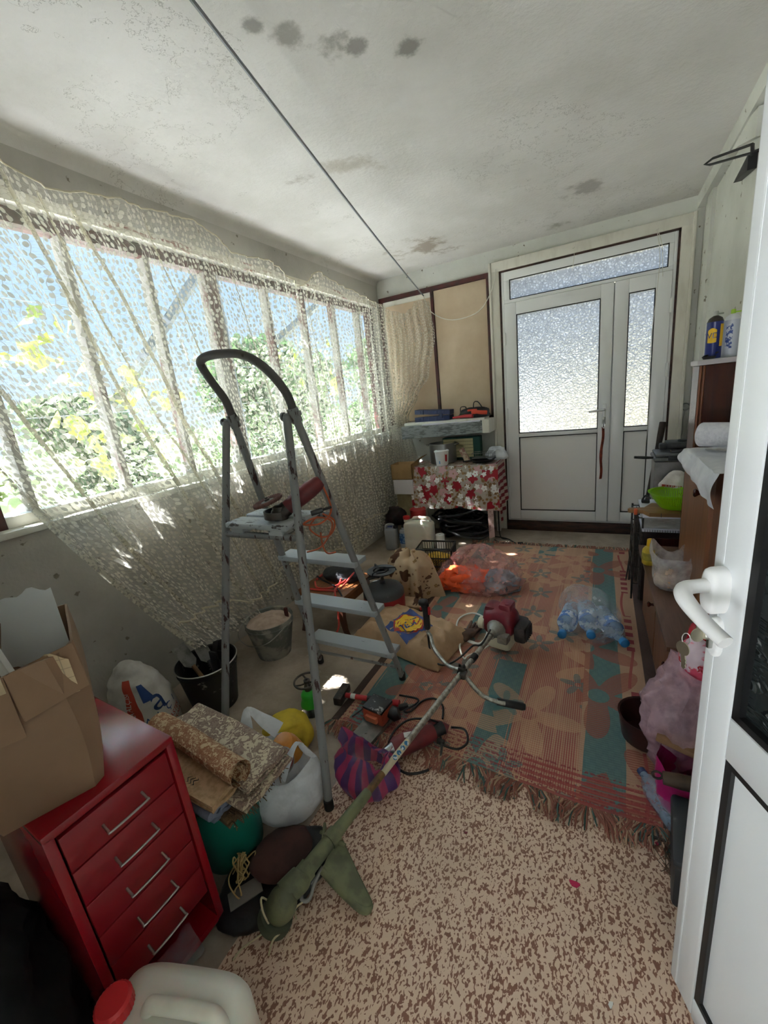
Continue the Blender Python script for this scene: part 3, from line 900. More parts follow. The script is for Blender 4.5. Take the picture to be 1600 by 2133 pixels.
# front legs rise through the joint into the hand rail: one bent tube split into parts
for a, t_ in ((FL, TL_), (FR, TR_)):
    b = B(); tube(b, [a + Vector((0, 0, .02)), t_], rl, 12); part('front_leg', b, m_lad, lad, 50, True)
for a, t_, dx in ((BL, TL_, -.03), (BR, TR_, -.028)):
    b = B(); tube(b, [a + Vector((0, 0, .02)), t_ + Vector((dx, -.012, -.01))], rl, 12); part('rear_leg', b, m_lad, lad, 50, True)
for a in (FL, FR, BL, BR):
    b = B(); lathe(b, [(.017, .0), (.019, .004), (.019, .04), (.0175, .045)], 12, a); part('rubber_foot', b, M('black_rubber', '#1b1a1a', rough=.7), lad, 40, True)
up = (TR_ - FR).normalized()
def onp(px, py):      # point of the stringer plane seen at a pixel
    n = (TL_ - FL).cross(FR - FL).normalized(); d = G(px, py, 1.0) - EYE
    return EYE + d * ((FL - EYE).dot(n) / d.dot(n))
pts = [TL_, onp(470, 835), onp(441, 795), onp(421, 765), onp(418, 752), onp(432, 742), onp(462, 737), onp(500, 738), onp(540, 757), onp(575, 790), onp(600, 826), TR_]
b = B(); tube(b, pts, rl * 1.02, 12, 5); part('hand_rail', b, peel('rail_dark_paint', '#4c4947', '#2a1a17', .6), lad, 60, True)
for t_ in (TL_, TR_):
    b = B(); tube(b, [t_ - up * .035, t_ + up * .02], .0225, 12)
    tube(b, [t_ + Vector((-.055, -.006, -.008)), t_ + Vector((.03, 0, 0))], .010, 10); lathe(b, [(.017, -.055), (.017, -.045)], 10, t_ + Vector((-.0, -.006, -.008)), mat=Matrix.Rotation(pi / 2, 4, 'Y'))
    part('hinge_clamp', b, peel('clamp_paint', '#7a7c7c', '#3a2a26', .55), lad, 40, True)
def lp(z, A, T): k = z / T.z; return A + (T - A) * k
for z in (.19, .475, .77):
    l, r = lp(z, FL, TL_), lp(z, FR, TR_)
    b = B(); box(b, ((l.x + r.x) / 2, (l.y + r.y) / 2 + .025, z + .012), (r.x - l.x + .03, .105, .026), .004); part('step', b, m_ladw, lad, 30, True)
    b = B(); tube(b, [l + Vector((.01, .02, -.008)), r + Vector((-.01, .02, -.008))], .008, 8); part('step_bracket', b, m_lad, lad, 40, True)
l, r = lp(.1, FL, TL_), lp(.1, FR, TR_); b = B(); tube(b, [l, r], .008, 8); part('spreader', b, m_lad, lad, 40, True)
l, r = lp(1.02, BL, TL_ + Vector((-.03, -.012, 0))), lp(1.02, BR, TR_ + Vector((-.028, -.012, 0)))
b = B(); tube(b, [l - Vector((.0, 0, 0)), r], .014, 10); part('platform_bar', b, m_lad, lad, 50, True)
l2, r2 = lp(1.04, FL, TL_), lp(1.04, FR, TR_)
b = B(); tube(b, [l2, r2], .014, 10); part('platform_bar', b, m_lad, lad, 50, True)
for f in (.22, .78):
    b = B(); tube(b, [l + (r - l) * f, l2 + (r2 - l2) * f], .006, 8); part('platform_strut', b, m_lad, lad, 50, True)
b = B()
cxp = (l.x + r.x) / 2
box(b, (cxp - .01, 1.205, 1.062), (.335, .10, .026), .008); box(b, (cxp - .005, 1.32, 1.066), (.335, .095, .024), .006)
box(b, (cxp - .12, 1.205, 1.042), (.07, .085, .03), .003); box(b, (cxp + .09, 1.205, 1.042), (.07, .085, .03), .003)
part('platform', b, peel('platform_paint', '#a9afb2', '#47423f', .58, (6, 18, 18)), lad, 30, True)

# angle grinder lying on the ladder
m_tool_red = M('dusty_red_plastic', '#73292c', '#582225', 14, rough=.5)
m_black = M('black_plastic', '#1d1d1f', '#2a2a2b', 30, rough=.5)
m_dark_metal = M('dark_metal', '#3d3a37', '#57504a', 22, rough=.45, metal=.6)
ag = thing('angle_grinder', 'red angle grinder with a flap disc lying on top of the ladder', 'grinder', (-1.27, 1.24, 1.08))
Gd = PX(560, 1052, 1, 1.215); Ge = PX(648, 1018, 1, 1.33)
hd = Gd + Vector((.035, .02, -.04))
b = B(); ax_ = (Ge - hd).normalized()
tube(b, [hd + ax_ * .03, hd + ax_ * .075, hd + ax_ * .10, hd + ax_ * .155, hd + ax_ * .20, hd + ax_ * .212], [.030, .034, .036, .036, .031, .022], 16)
part('motor_body', b, m_tool_red, ag, 50, True)
b = B(); tube(b, [hd - ax_ * .035, hd - ax_ * .02, hd + ax_ * .035], [.02, .032, .033], 14); lathe(b, [(.03, -.035), (.032, 0), (.028, .03), (.018, .036)], 16, hd); part('gear_head', b, m_dark_metal, ag, 40, True)
tiltm = Matrix.Rotation(radians(-12), 4, 'Y') @ Matrix.Rotation(radians(10), 4, 'X')
b = B(); nn = 60
rings = []
for r, z in ((.012, .004), (.03, .004), (.034, .010), (.058, .013), (.0625, .009), (.0625, .002), (.058, -.002), (.012, -.002)):
    rings.append([tiltm @ Vector((cos(2 * pi * j / nn) * r, sin(2 * pi * j / nn) * r, z + (.0014 * (j % 2) if r > .033 else 0))) + Gd + Vector((0, 0, .01)) for j in range(nn)])
loft(b, rings, True, False, False)
part('flap_disc', b, M('flap_abrasive', '#6b4a44', '#563a36', 60, rough=.95), ag, 25, True)
b = B(); lathe(b, [(.027, .004), (.027, .009), (.011, .010), (.011, .017), (.006, .018), (.006, .024), (0, .024)], 20, Gd + Vector((0, 0, .01)), mat=tiltm); part('flange_nut', b, m_dark_metal, ag, 40, True)
b = B()
rings = [[hd + Vector((cos(a) * r, sin(a) * r, z)) for a in [pi * .75 + pi * 1.0 * i / 14 for i in range(15)]] for r, z in ((.06, .018), (.066, .018), (.066, -.012), (.06, -.012))]
loft(b, rings, False, False, False, True); part('guard', b, m_dark_metal, ag, 30, True)
b = B()
tail = hd + ax_ * .21
pt = [tail, PX(690, 1060, 1, 1.34), PX(668, 1090, 1, 1.33), PX(632, 1092, 1, 1.27), PX(660, 1078, 1, 1.31), PX(690, 1085, 1, 1.38), PX(688, 1110, 1, 1.46), PX(668, 1140, 1, 1.5), PX(640, 1150, 1, 1.5)]
tube(b, pt, .0042, 7, 6)
tube(b, [PX(660, 1075, 1, 1.36), PX(645, 1100, 1, 1.42), PX(668, 1118, 1, 1.46), PX(690, 1112, 1, 1.46), PX(697, 1085, 1, 1.42), PX(672, 1070, 1, 1.38)], .0042, 7, 6)
tube(b, [PX(668, 1110, 1, 1.45), PX(672, 1135, 1, 1.52), PX(682, 1152, 1, 1.53), PX(700, 1150, 1, 1.54)], .0042, 7, 6)
part('orange_cord', b, M('orange_cord', '#b5542c', rough=.5), ag, 60, True)
b = B(); tube(b, [PX(648, 1070, 1, 1.27), PX(672, 1062, 1, 1.30)], .011, 10); tube(b, [PX(672, 1062, 1, 1.30), PX(690, 1056, 1, 1.33)], .006, 8); part('plug', b, m_black, ag, 40, True)

# ------------------------------------------------------------------ brush cutter lying across the floor
bc = thing('brush_cutter', 'red brush cutter with long aluminium shaft and green guard lying across rug and floor', 'brush cutter', (-.72, 1.3, 0))
m_alu = M('worn_aluminium', '#b9b7ae', '#8d877b', 16, rough=.38, metal=.7, stretch=(3, 3, 3))
m_olive = M('olive_green_metal', '#6d7050', '#525640', 12, rough=.6, bump=.1)
P1, P2 = G(1022, 1325, .17), G(600, 1862, .095)
sh = lambda k: P1 + (P2 - P1) * k
sd = (P2 - P1).normalized()
def kof(px, py):      # fraction along the shaft seen at a pixel
    best = min(range(401), key=lambda i: abs(proj(sh(i / 400))[1] - py)); return best / 400
def proj(p):
    q = p - EYE; z = q.dot(AF); return (CX + FPX * q.dot(AX) / z, CY + FPX * q.dot(AD) / z)
k_lab0, k_br, k_ol, k_gd, k_hd = kof(0, 1560), kof(0, 1612), kof(0, 1650), kof(0, 1745), kof(0, 1835)
b = B(); tube(b, [sh(0), sh(k_br)], .0135, 14); part('shaft', b, m_alu, bc, 50, True)
b = B(); tube(b, [sh(k_lab0 - .03), sh(k_br)], .0138, 14); lab = part('label_band', b, M('cream_label', '#c9c0a2', rough=.5), bc, 50, True)
b = B()
for i, k in enumerate((k_lab0 - .018, k_lab0 + .0, k_lab0 + .018, k_lab0 + .036)):
    up_ = (EYE - sh(k)); up_ = (up_ - sd * up_.dot(sd)).normalized(); sx = sd.cross(up_)
    prism(b, [(cos(a) * .0098, sin(a) * .0098) for a in [2 * pi * j / 16 for j in range(16)]], .0137, .0145, mat=Matrix(((sd.x, sx.x, up_.x, sh(k).x), (sd.y, sx.y, up_.y, sh(k).y), (sd.z, sx.z, up_.z, sh(k).z), (0, 0, 0, 1))))
part('warning_discs', b, M('blue_sticker', '#2b6f9c', '#d5dde0', 90, .52, .56, .5), lab, 40, False)
for o_ in (bpy.data.objects['warning_discs'],):
    o_.data.transform(Matrix.Translation(-Vector(bc.location)))
b = B(); tube(b, [sh(k_br), sh(k_ol)], .0138, 14); part('worn_shaft_end', b, M('rusty_brown_metal', '#7a5a33', '#4a3522', 30, rough=.7), bc, 50, True)
b = B(); tube(b, [sh(k_ol), sh(k_ol + .01), sh(k_gd - .04), sh(k_gd), sh(k_hd)], [.0175, .019, .021, .024, .026], 16); tube(b, [sh(k_gd - .012), sh(k_gd + .012)], .0285, 16)
tube(b, [sh(k_hd - .03), sh(k_hd)], .031, 16)
part('lower_shaft', b, m_olive, bc, 50, True)
hc = P2 + Vector((-.012, -.02, -.02))
hm = Matrix.Rotation(radians(24), 4, 'Y') @ Matrix.Rotation(radians(-16), 4, 'X')
b = B(); tube(b, [sh(k_hd - .01), sh(.97), hc + Vector((0, .01, .02))], [.033, .038, .036], 16, 3)
lathe(b, [(.018, .055), (.034, .04), (.044, .015), (.046, -.01), (.040, -.03), (.02, -.04)], 24, hc, mat=hm)
part('gear_head', b, m_olive, bc, 50, True)
b = B(); lathe(b, [(.02, -.035), (.05, -.04), (.053, -.055), (.053, -.066), (.03, -.07)], 24, hc + Vector((0, 0, .0)), mat=hm); part('line_spool', b, M('dark_olive_plastic', '#4a4f3c', '#3a3e30', 12, rough=.6), bc, 40, True)
m_line = M('cream_line', '#b6a987', rough=.6)
for P in ([hc + Vector((-.04, .0, -.03)), G(545, 1870, .11), G(548, 1900, .09), G(560, 1925, .05)],
          [hc + Vector((-.02, -.04, -.045)), G(540, 1950, .03), G(505, 1975, .008), G(485, 2000, .004)],
          [hc + Vector((.02, -.04, -.045)), G(568, 1960, .03), G(560, 1990, .006)],
          [hc + Vector((.05, .0, -.03)), G(615, 1893, .05), G(632, 1878, .05)]):
    b = B(); tube(b, P, .003, 6, 5); part('cutting_line', b, m_line, bc, 60, True)
# green guard
gz = .05
ga = [G(690, 1768, gz + .03), G(712, 1752, gz + .03), G(742, 1818, gz), G(772, 1880, gz - .02), G(770, 1893, gz - .03), G(752, 1893, gz - .02), G(705, 1850, gz), G(672, 1812, gz + .03)]
b = B(); vt = [v for v in ga]
loft(b, [[v for v in vt], [v + Vector((.004, -.002, .012)) for v in vt]])
tube(b, [ga[7], ga[6], ga[5], ga[4]], .012, 8, 4, flat=1.3); tube(b, [ga[1], ga[2], ga[3], ga[4]], .006, 8, 4)
tube(b, [(ga[7] + ga[0]) * .5, (ga[5] * .3 + ga[3] * .7)], .004, 6)
part('guard', b, m_olive, bc, 50, True)
b = B(); tube(b, [G(672, 1805, .07), G(655, 1840, .06), G(645, 1872, .05), G(630, 1876, .05), G(628, 1862, .055)], .006, 8, 4); tube(b, [G(648, 1842, .06), G(680, 1800, .07)], .005, 8)
part('guard_bracket', b, M('gray_metal_wire', '#8b8a86', rough=.5, metal=.4), bc, 50, True)
b = B(); bx(b, -.004, .004, -.03, .03, -.02, .02); bmesh.ops.transform(b, matrix=Matrix.Translation(sh(k_gd) + Vector((-.035, .0, -.01))) @ Matrix.Rotation(.5, 4, 'Z'), verts=b.verts)
tube(b, [sh(k_gd) + Vector((-.05, 0, 0)), sh(k_gd) + Vector((.05, 0, -.01))], .006, 8); part('clamp', b, m_olive, bc, 30, True)
# engine
en = sh(0); fx = -sd; sx = Vector((-fx.y, fx.x, 0)).normalized(); uz = Vector((0, 0, 1))
em = Matrix(((fx.x, -sx.x, uz.x, en.x), (fx.y, -sx.y, uz.y, en.y), (fx.z, -sx.z, uz.z, en.z), (0, 0, 0, 1)))    # x away along the shaft, y to the right
def eb(fn, name, mat, sm=40):
    b = B(); fn(b); bmesh.ops.transform(b, matrix=em, verts=b.verts); part(name, b, mat, bc, sm, True)
def cover(b):
    rings = []
    for x, w, h0, h1 in ((.075, .07, -.03, .055), (.085, .085, -.05, .085), (.12, .095, -.06, .115), (.165, .095, -.06, .118), (.20, .088, -.055, .09), (.215, .07, -.04, .06)):
        rings.append([Vector((x, w * math.copysign(abs(cos(a)) ** .55, cos(a)), (h0 + h1) / 2 + (h1 - h0) / 2 * math.copysign(abs(sin(a)) ** .6, sin(a)))) for a in [2 * pi * i / 32 for i in range(32)]])
    loft(b, rings)
    box(b, (.155, .035, .10), (.09, .075, .075), .016); box(b, (.15, -.05, .085), (.1, .07, .06), .02)
    lathe(b, [(.011, 0), (.011, .004), (.006, .004)], 12, (.13, .045, .137))
eb(cover, 'engine_cover', M('engine_red', '#7d2230', '#66202b', 10, rough=.38), 40)
def clutch(b):
    tube(b, [(0, 0, 0), (.03, 0, 0), (.05, 0, 0), (.078, 0, .0), (.085, 0, 0)], [.022, .026, .042, .058, .06], 18)
    box(b, (.06, .05, -.035), (.06, .06, .05), .01)
eb(clutch, 'clutch_housing', M('cast_aluminium', '#a09d94', '#7b776e', 20, rough=.5, metal=.5), 40)
def tank(b):
    box(b, (.15, .0, -.105), (.13, .14, .085), .025); 
eb(tank, 'fuel_tank', M('milky_plastic', '#cfcab0', rough=.4), 40)
def exh(b):
    box(b, (.15, .125, -.02), (.12, .07, .10), .02); box(b, (.23, .05, -.03), (.05, .16, .09), .02)
    for i in range(5): box(b, (.11 + .02 * i, .162, -.02), (.006, .004, .07), .0)
eb(exh, 'muffler', M('black_metal_cover', '#232020', '#3a3230', 30, rough=.6), 30)
eb(lambda b: lathe(b, [(.032, 0), (.034, .004), (.034, .03), (.03, .034), (0, .034)], 20, (.09, -.075, .01), mat=Matrix.Rotation(pi / 2, 4, 'X')), 'cap', MATS['milky_plastic'], 40)
# handle bar
kc = kof(0, 1400); cl = sh(kc)
b = B(); tube(b, [sh(kc - .012), sh(kc + .012)], .021, 14); box(b, cl + Vector((0, 0, .022)), (.035, .03, .018), .004); box(b, cl + Vector((.01, -.02, -.0)), (.03, .04, .03), .006)
for dx in (-.012, .012): lathe(b, [(.006, 0), (.006, .016), (0, .016)], 6, cl + Vector((dx, 0, .028)))
part('handle_clamp', b, m_dark_metal, bc, 40, True)
gb = Vector((-.86, 1.915, .20))
b = B(); tube(b, [cl + Vector((0, 0, .01)), PX(932, 1385, 2, .15), PX(905, 1352, 2, .16), PX(897, 1325, 2, .19), gb + Vector((0, 0, .0)), gb + Vector((0, .002, .06))], .0105, 10, 5); part('handle_arm', b, m_alu, bc, 60, True)
b = B(); tube(b, [cl, PX(988, 1432, 2, .12), PX(1010, 1452, 2, .10), PX(1040, 1463, 2, .085), PX(1052, 1465, 2, .08)], .0105, 10, 5); part('handle_arm', b, m_alu, bc, 60, True)
b = B(); p, q = PX(1036, 1461, 2, .083), PX(1094, 1473, 2, .055); tube(b, [p, p + (q - p) * .06, p + (q - p) * .9, q], [.017, .0165, .018, .014], 14); part('grip', b, m_black, bc, 50, True)
b = B(); g0 = gb + Vector((0, 0, .02)); tube(b, [g0, g0 + Vector((0, 0, .02)), g0 + Vector((.0, 0, .12)), g0 + Vector((-.004, .0, .15)), g0 + Vector((-.015, .004, .172))], [.015, .019, .019, .024, .016], 12, 3)
box(b, g0 + Vector((-.012, 0, .165)), (.05, .045, .035), .012); part('throttle_grip', b, m_black, bc, 50, True)
b = B(); box(b, g0 + Vector((.022, -.004, .12)), (.016, .014, .05), .005, rot=.3); box(b, g0 + Vector((-.025, -.01, .13)), (.01, .012, .02), .003); part('trigger', b, M('bright_red_plastic', '#b3242a', rough=.4), bc, 40, True)
b = B(); tube(b, [g0, PX(895, 1350, 2, .10), PX(905, 1378, 2, .05), PX(930, 1385, 2, .06), PX(960, 1368, 2, .1), PX(985, 1345, 2, .14), sh(.08) + Vector((0, 0, .02)), sh(.0) + Vector((0, 0, .04))], .0055, 8, 6); part('throttle_cable', b, m_black, bc, 60, True)
b = B(); tube(b, [sh(.13), sh(.16)], .018, 12); part('cable_strap', b, m_black, bc, 50, True)

# loop of white cable by the engine
b = B(); W_ = .012
tube(b, [PX(962, 1365, 2, .03), PX(958, 1342, 2, .03), PX(972, 1333, 2, W_), PX(1000, 1340, 2, .03), PX(1015, 1318, 2, .06), PX(1012, 1290, 2, .05), PX(985, 1277, 2, .03), PX(957, 1288, 2, W_), PX(952, 1312, 2, W_), PX(968, 1332, 2, W_), PX(1000, 1343, 2, .02), PX(1025, 1335, 2, .03), PX(1038, 1325, 2, .05)], .0055, 8, 6)
tube(b, [PX(962, 1365, 2, .03), PX(968, 1372, 2, .02), PX(975, 1366, 2, .02), PX(1010, 1350, 2, .03), PX(1036, 1330, 2, .05)], .0045, 8, 6)
one('white_cable', b, M('white_cable', '#d7d5ca', rough=.4), 'looped white cable lying beside the red engine on the rug', 'cable', (-.7, 2.1, .01), world=True)

# ------------------------------------------------------------------ patterned rug with fringe
def rug_mat():
    t = MT('woven_rug', .95)
    tcn = t.n('ShaderNodeTexCoord'); s = t.n('ShaderNodeSeparateXYZ'); t.nt.links.new(tcn.outputs['UV'], s.inputs[0])
    u, v = E(t.nt, s.outputs[0]), E(t.nt, s.outputs[1])          # u across 0..1, v metres from the near end
    wv = t.vec(u * 1.45, v)
    rib = ((v * 2 * pi * 85).sin() * .5 + .5); warp = ((u * 1.45 * 2 * pi * 110).sin() * .5 + .5)
    TAN, RUST, TEAL, RED = S('#b28d74'), S('#984a44'), S('#3d6e70'), S('#86343a')
    col = t.mix(rib * .25, TAN, S('#a9825c'))
    rust_r = t.mix((warp > .4) * .9, TAN, RUST)
    nz = t.noise(t.vec(u * 3, v * 9), 2.0, 3)
    thr = ((v * 2 * pi * 17).sin() * (u * 2 * pi * 33).sin()) > .1
    # rust field in the middle, in blocks
    blk = u.band(.17, .76) * (((v * .78 + .15).frac() > .18) + u.band(.30, .62) * (((v * 1.3).frac()) > .35)).min(1.0)
    col = t.mix(blk * .95, col, rust_r)
    tint = (t.noise(t.vec(u * 46, v * .8), 1.0, 1) > .56) * u.band(.17, .76)
    col = t.mix(tint * .35, col, S('#c09878'))
    # teal bands with streaky edges
    ed = (t.noise(t.vec(u * 90, v * 1.5), 1.0, 1) - .5) * .05
    teal_r = u.band(.765, .885)
    ue = u + ed
    k1 = ue.band(.775, .875); k2 = ue.band(.06, .155); k3 = ue.band(.46, .56) * ((v < .75).max(v > 2.35)).min(1.0); k4 = ue.band(.28, .36) * v.band(.9, 1.35)
    tealc = t.mix(thr * .22, TEAL, S('#57867c'))
    col = t.mix(k1.max(k2).max(k3).max(k4) * .88, col, tealc)
    # flowers
    def flowers(col, sc, seed, zone, c, r0, fill=.9):
        x, y = u * 1.45 * sc + seed, v * sc + seed * .7
        vo = t.voro(t.vec(x, y), 1.0, .75)
        s2 = t.n('ShaderNodeSeparateXYZ'); t.nt.links.new(vo.outputs['Position'], s2.inputs[0])
        lx, ly = x - E(t.nt, s2.outputs[0]), y - E(t.nt, s2.outputs[1])
        r = (lx * lx + ly * ly).sqrt(); th = ly.atan2(lx)
        pet = (r - (th * 5.0 + seed).sin() * r0 * .42 - r0 * .72) < 0
        core = r < r0 * .2
        k = pet * (1 - core) * zone
        return t.mix(k * fill * (.45 + (rib > .4) * .55), col, c)
    col = flowers(col, 2.0, 3.3, u.band(.74, .97), S('#93503f'), .48)
    col = flowers(col, 2.2, 8.1, u.band(.18, .76), S('#c29a78'), .46, .7)
    col = flowers(col, 3.4, 5.7, u.band(.2, .76), TEAL, .26, .75)
    col = flowers(col, 2.4, 1.9, u.band(.04, .34), S('#a05a4a'), .46, .8)
    # narrow rust dashes in the right and left borders
    dash = u.band(.905, .935) * ((v * 13).frac() > .45) * ((v * 1.4).frac() > .45)
    col = t.mix(dash, col, RED)
    wvy = (u - .915 - (v * 7).sin() * .014).abs() < .005
    col = t.mix(wvy * ((v * 1.4).frac() < .45), col, RUST)
    # speckled ends
    endk = (v < .16) * ((v * 2 * pi * 40).sin() > -.2) * (t.noise(t.vec(u * 120, v * 60), 1., 1) > .5)
    col = t.mix(endk * .8, col, RED)
    stp = (v < .14) * (((v * 36).frac()) > .5) * u.band(.62, .97)
    col = t.mix(stp * .8, col, S('#9a4440'))
    # dark side borders
    brd = (u < .03) + (u > .955 + 0)
    col = t.mix(brd, col, t.mix(rib * .4, S('#43302b'), S('#54403a')))
    dirt = t.noise(t.vec(u * 2, v * 2), 1.6, 4).smooth(.4, .75)
    col = t.mix(dirt * .25, col, S('#6f5a4a'))
    t.base(col)
    t.bump(rib + warp * .4, .35, .004)
    return t.m
rug = thing('rug', 'long woven rug with rust, tan and teal floral pattern on the floor', 'rug', (-.43, 2.6, 0.004))
RW0, RW1, RV0, RV1 = -1.155, .283, 1.305, 3.90
def rugp(s, t):
    x = RW0 + (RW1 - RW0) * s + .012 * sin(t * 5 + 1) * (s - .3) - .02 * (1 - t) * (s > .9) * (s - .9) * 10
    y = RV0 + (RV1 - RV0) * t + .02 * sin(s * 6) * (1 - t) ** 3 + .02 * t * s
    z = .006 + .004 * noise.noise(Vector((x * 5, y * 5, 0))) + .012 * math.exp(-((s - .05) / .05) ** 2) * math.exp(-(t / .06) ** 2)
    return Vector((x, y, max(z, .004)))
b = B(); sheet(b, 60, 110, rugp, lambda s, t: (s, (RV1 - RV0) * t)); part('weave', b, rug_mat(), rug, 180, True)
def fringe(t0, sgn, n, ln, seed):
    rnd = random.Random(seed); b = B()
    for i in range(n):
        s = (i + rnd.uniform(-.3, .3)) / n; s = min(1, max(0, s)); p = rugp(s, t0)
        clump = round(s * 26) / 26; a = (clump - s) * 2.2 + rnd.gauss(0, .16) + .35 * sin(clump * 40); L = ln * rnd.uniform(.6, 1.15)
        q = p + Vector((a * L * 1.2, -sgn * L * .5, .004 + rnd.random() * .012)); r = p + Vector((a * L * 1.6 + rnd.gauss(0, .01), -sgn * L, .004 + rnd.random() * .004))
        tube(b, [p + Vector((0, .012 * sgn, .001)), q, r], [.0032, .0034, .002], 4, mi=0 if rnd.random() < .6 else (1 if rnd.random() < .6 else 2))
    part('fringe', b, [M('fringe_rust', '#8d5a4b', rough=1), M('fringe_tan', '#b3947a', rough=1), M('fringe_teal', '#47615a', rough=1)], rug, 60, True)
fringe(0.0, 1, 520, .085, 3); fringe(1.0, -1, 260, .03, 5)

# ------------------------------------------------------------------ red steel drawer chest, bottom left
CA = -.047     # the front runs from (-1.085,.222) to (-1.0,.509)
ch = thing('drawer_chest', 'red steel drawer chest with five wire handles and an empty bottom slot', 'drawer chest', (-1.0, .507, 0), CA)
# local: x = depth (front at 0, back at -0.42), y = width (0 at the far side, -0.295 near side)
m_red = M('red_enamel', '#8e0f1d', '#830d1a', 5, rough=.22)
m_redd = M('red_drawer_front', '#85101c', rough=.36)
CW, CD, CH = .30, .42, .70
b = B()
bx(b, -CD, 0, -.022, 0, .03, CH - .012, .003); bx(b, -CD, 0, -CW, -CW + .022, .03, CH - .012, .003); bx(b, -CD, .0, -CW, 0, CH - .022, CH, .004)
bx(b, -CD, -CD + .012, -CW + .02, -.02, .03, CH - .02); bx(b, -CD, 0, -CW + .02, -.02, .03, .05)
part('carcass', b, m_red, ch, 30)
for x in (-.05, -CD + .05):
    for y in (-.035, -CW + .035):
        b = B(); lathe(b, [(.018, 0), (.02, .006), (.016, .028), (.012, .034)], 12, (x, y, 0)); part('foot', b, m_black, ch, 40)
dz = (CH - .03 - .055) / 6
for i in range(5):
    z1 = CH - .032 - i * dz; z0 = z1 - dz + .004
    b = B(); bx(b, -.016, -.002, -CW + .026, -.026, z0, z1, .002); bx(b, -CD + .03, -.016, -CW + .03, -.03, z0 + .005, z0 + .01)
    dr = part('drawer', b, m_redd, ch, 30)
    b = B(); zc = z0 + dz * .40; yc = -CW / 2
    tube(b, [(-.003, yc - .046, zc + .008), (.018, yc - .046, zc), (.024, yc - .041, zc - .002), (.024, yc + .041, zc - .002), (.018, yc + .046, zc), (-.003, yc + .046, zc + .008)], .0032, 8, 3); part('handle', b, m_steel, dr, 60)
b = B(); sheet(b, 14, 10, lambda s, t: Vector((-.02 + .05 * t, -CW / 2 - .06 + .12 * s, .115 - .07 * t + .02 * noise.noise(Vector((s * 4, t * 4, 2))))))
one('plastic_sheet', b, film('thin_clear_film', '#b9bcc4', .25), 'scrap of clear plastic film hanging from the slot of the red drawer chest', 'plastic film', (-1.0, .507, 0), CA, smooth=180)

# cardboard box on the chest
m_card = M('cardboard', '#8f7259', '#80654d', 3, rough=.85)
m_card_in = M('cardboard_inside', '#7f6247', '#6f553d', 4, rough=.9)
def tape_card():
    t = MT('cardboard_with_tape', .7)
    x, y, z = t.xyz(); co = t.coords('Object')
    col = t.mix(t.noise(co, 4, 4).smooth(.35, .7), '#8f7259', '#7f644c')
    k = ((y + z * .42).frac() * 1.0)
    tape = ((y - .02 - z * .05 + .30).abs() < .035) + ((y + .075 + .3 - z * .04).abs() < .022)
    col = t.mix(tape * .5, col, '#735640')
    t.base(col)
    return t.m
CB = -.40
cbx = thing('cardboard_box', 'open tall cardboard box standing on the red drawer chest', 'box', (-1.030, .350, CH + .001), CB)
bw, bd, bh = .185, .27, .37     # along -y, along -x, high
m_ct = tape_card()
def boxring(z, o):
    k = z / bh; bu = .014 * sin(pi * k); f = .065 * k + bu; P = []
    x1, x0, y1, y0 = f - o, -bd - bu + o, .03 * k + bu - o, -bw - .03 * k - bu + o
    cut = .02 + .03 * k
    for (p, q) in (((x1, y0), (x1, y1 - cut)), ((x1, y1 - cut), (x1 - cut, y1)), ((x1 - cut, y1), (x0, y1)), ((x0, y1), (x0, y0)), ((x0, y0), (x1, y0))):
        P += [Vector((p[0] + (q[0] - p[0]) * i / 6, p[1] + (q[1] - p[1]) * i / 6, z + .012 * k * noise.noise(Vector((p[0] * 8 + i * .5, p[1] * 8, 3))))) for i in range(6)]
    return P
b = B(); loft(b, [boxring(bh * i / 12, 0) for i in range(13)] + [boxring(bh * i / 12, .005) for i in range(12, 0, -1)] + [boxring(.004, .005)], True, True, True)
part('box_body', b, m_ct, cbx, 30)
rim = boxring(bh, -.004)
b = B()
for off in (0, .004):
    sheet(b, 8, 6, lambda s, t: rim[4] + (rim[11] - rim[4]) * s + Vector((.012 * t + off, .006 * t + off * .5, .004 - .10 * t)))
part('flap', b, m_card, cbx, 40, label='folded over cardboard corner flap')
b = B(); sheet(b, 10, 6, lambda s, t: rim[0] + (rim[4] - rim[0]) * (s * 1.0) + Vector((.004 - .004 * t + .004 * sin(s * 3), 0, .004 - .14 * t))); part('flap', b, m_card, cbx, 40)
def grid_paper():
    t = MT('printed_grid_liner', .7)
    x, y, z = t.xyz()
    gl = (((y * 42).frac() < .07) + ((z * 42).frac() < .07)).min(1.0)
    t.base(t.mix(gl * .6, '#c2ab8a', '#7b6d5c'))
    return t.m
b = B(); sheet(b, 24, 6, lambda s, t: Vector((.046 - .05 * sin(s * 3.1) ** 2 + .012 * t, .015 - .20 * s, bh - .10 + .078 * t + .03 * math.exp(-((s - .15) / .12) ** 2) * t)))
one('grid_paper_liner', b, grid_paper(), 'curled paper with a printed grid inside the cardboard box on the chest', 'paper', cbx.location, CB, smooth=180)
b = B(); sheet(b, 8, 2, lambda s, t: rim[0] + (rim[4] - rim[0]) * (.02 + s * .96) + Vector((.0065 + .003 * sin(s * 3), 0, .006 - .035 * t)))
part('printed_strip', b, M('worn_printed_strip', '#b7a384', '#6e6254', 28, .5, .56, .8), cbx, 60)
b = B(); p, q = Vector((-.02, -.075, bh - .13)), Vector((-.16, -.14, bh + .13)); tube(b, [p, q], .012, 4, flat=.6); one('plastic_strip', b, M('white_plastic_slat', '#cfcdc8', rough=.4), 'white plastic slat leaning in the cardboard box on the chest', 'slat', cbx.location, CB, smooth=20)
b = B(); sheet(b, 12, 10, lambda s, t: Vector((-.14 - .13 * s - .02 * t, .015 - .14 * s, bh - .12 + .215 * t - .05 * s * t + .012 * noise.noise(Vector((s * 5, t * 4, 1))) - .05 * max(0, .25 - s) * t)))
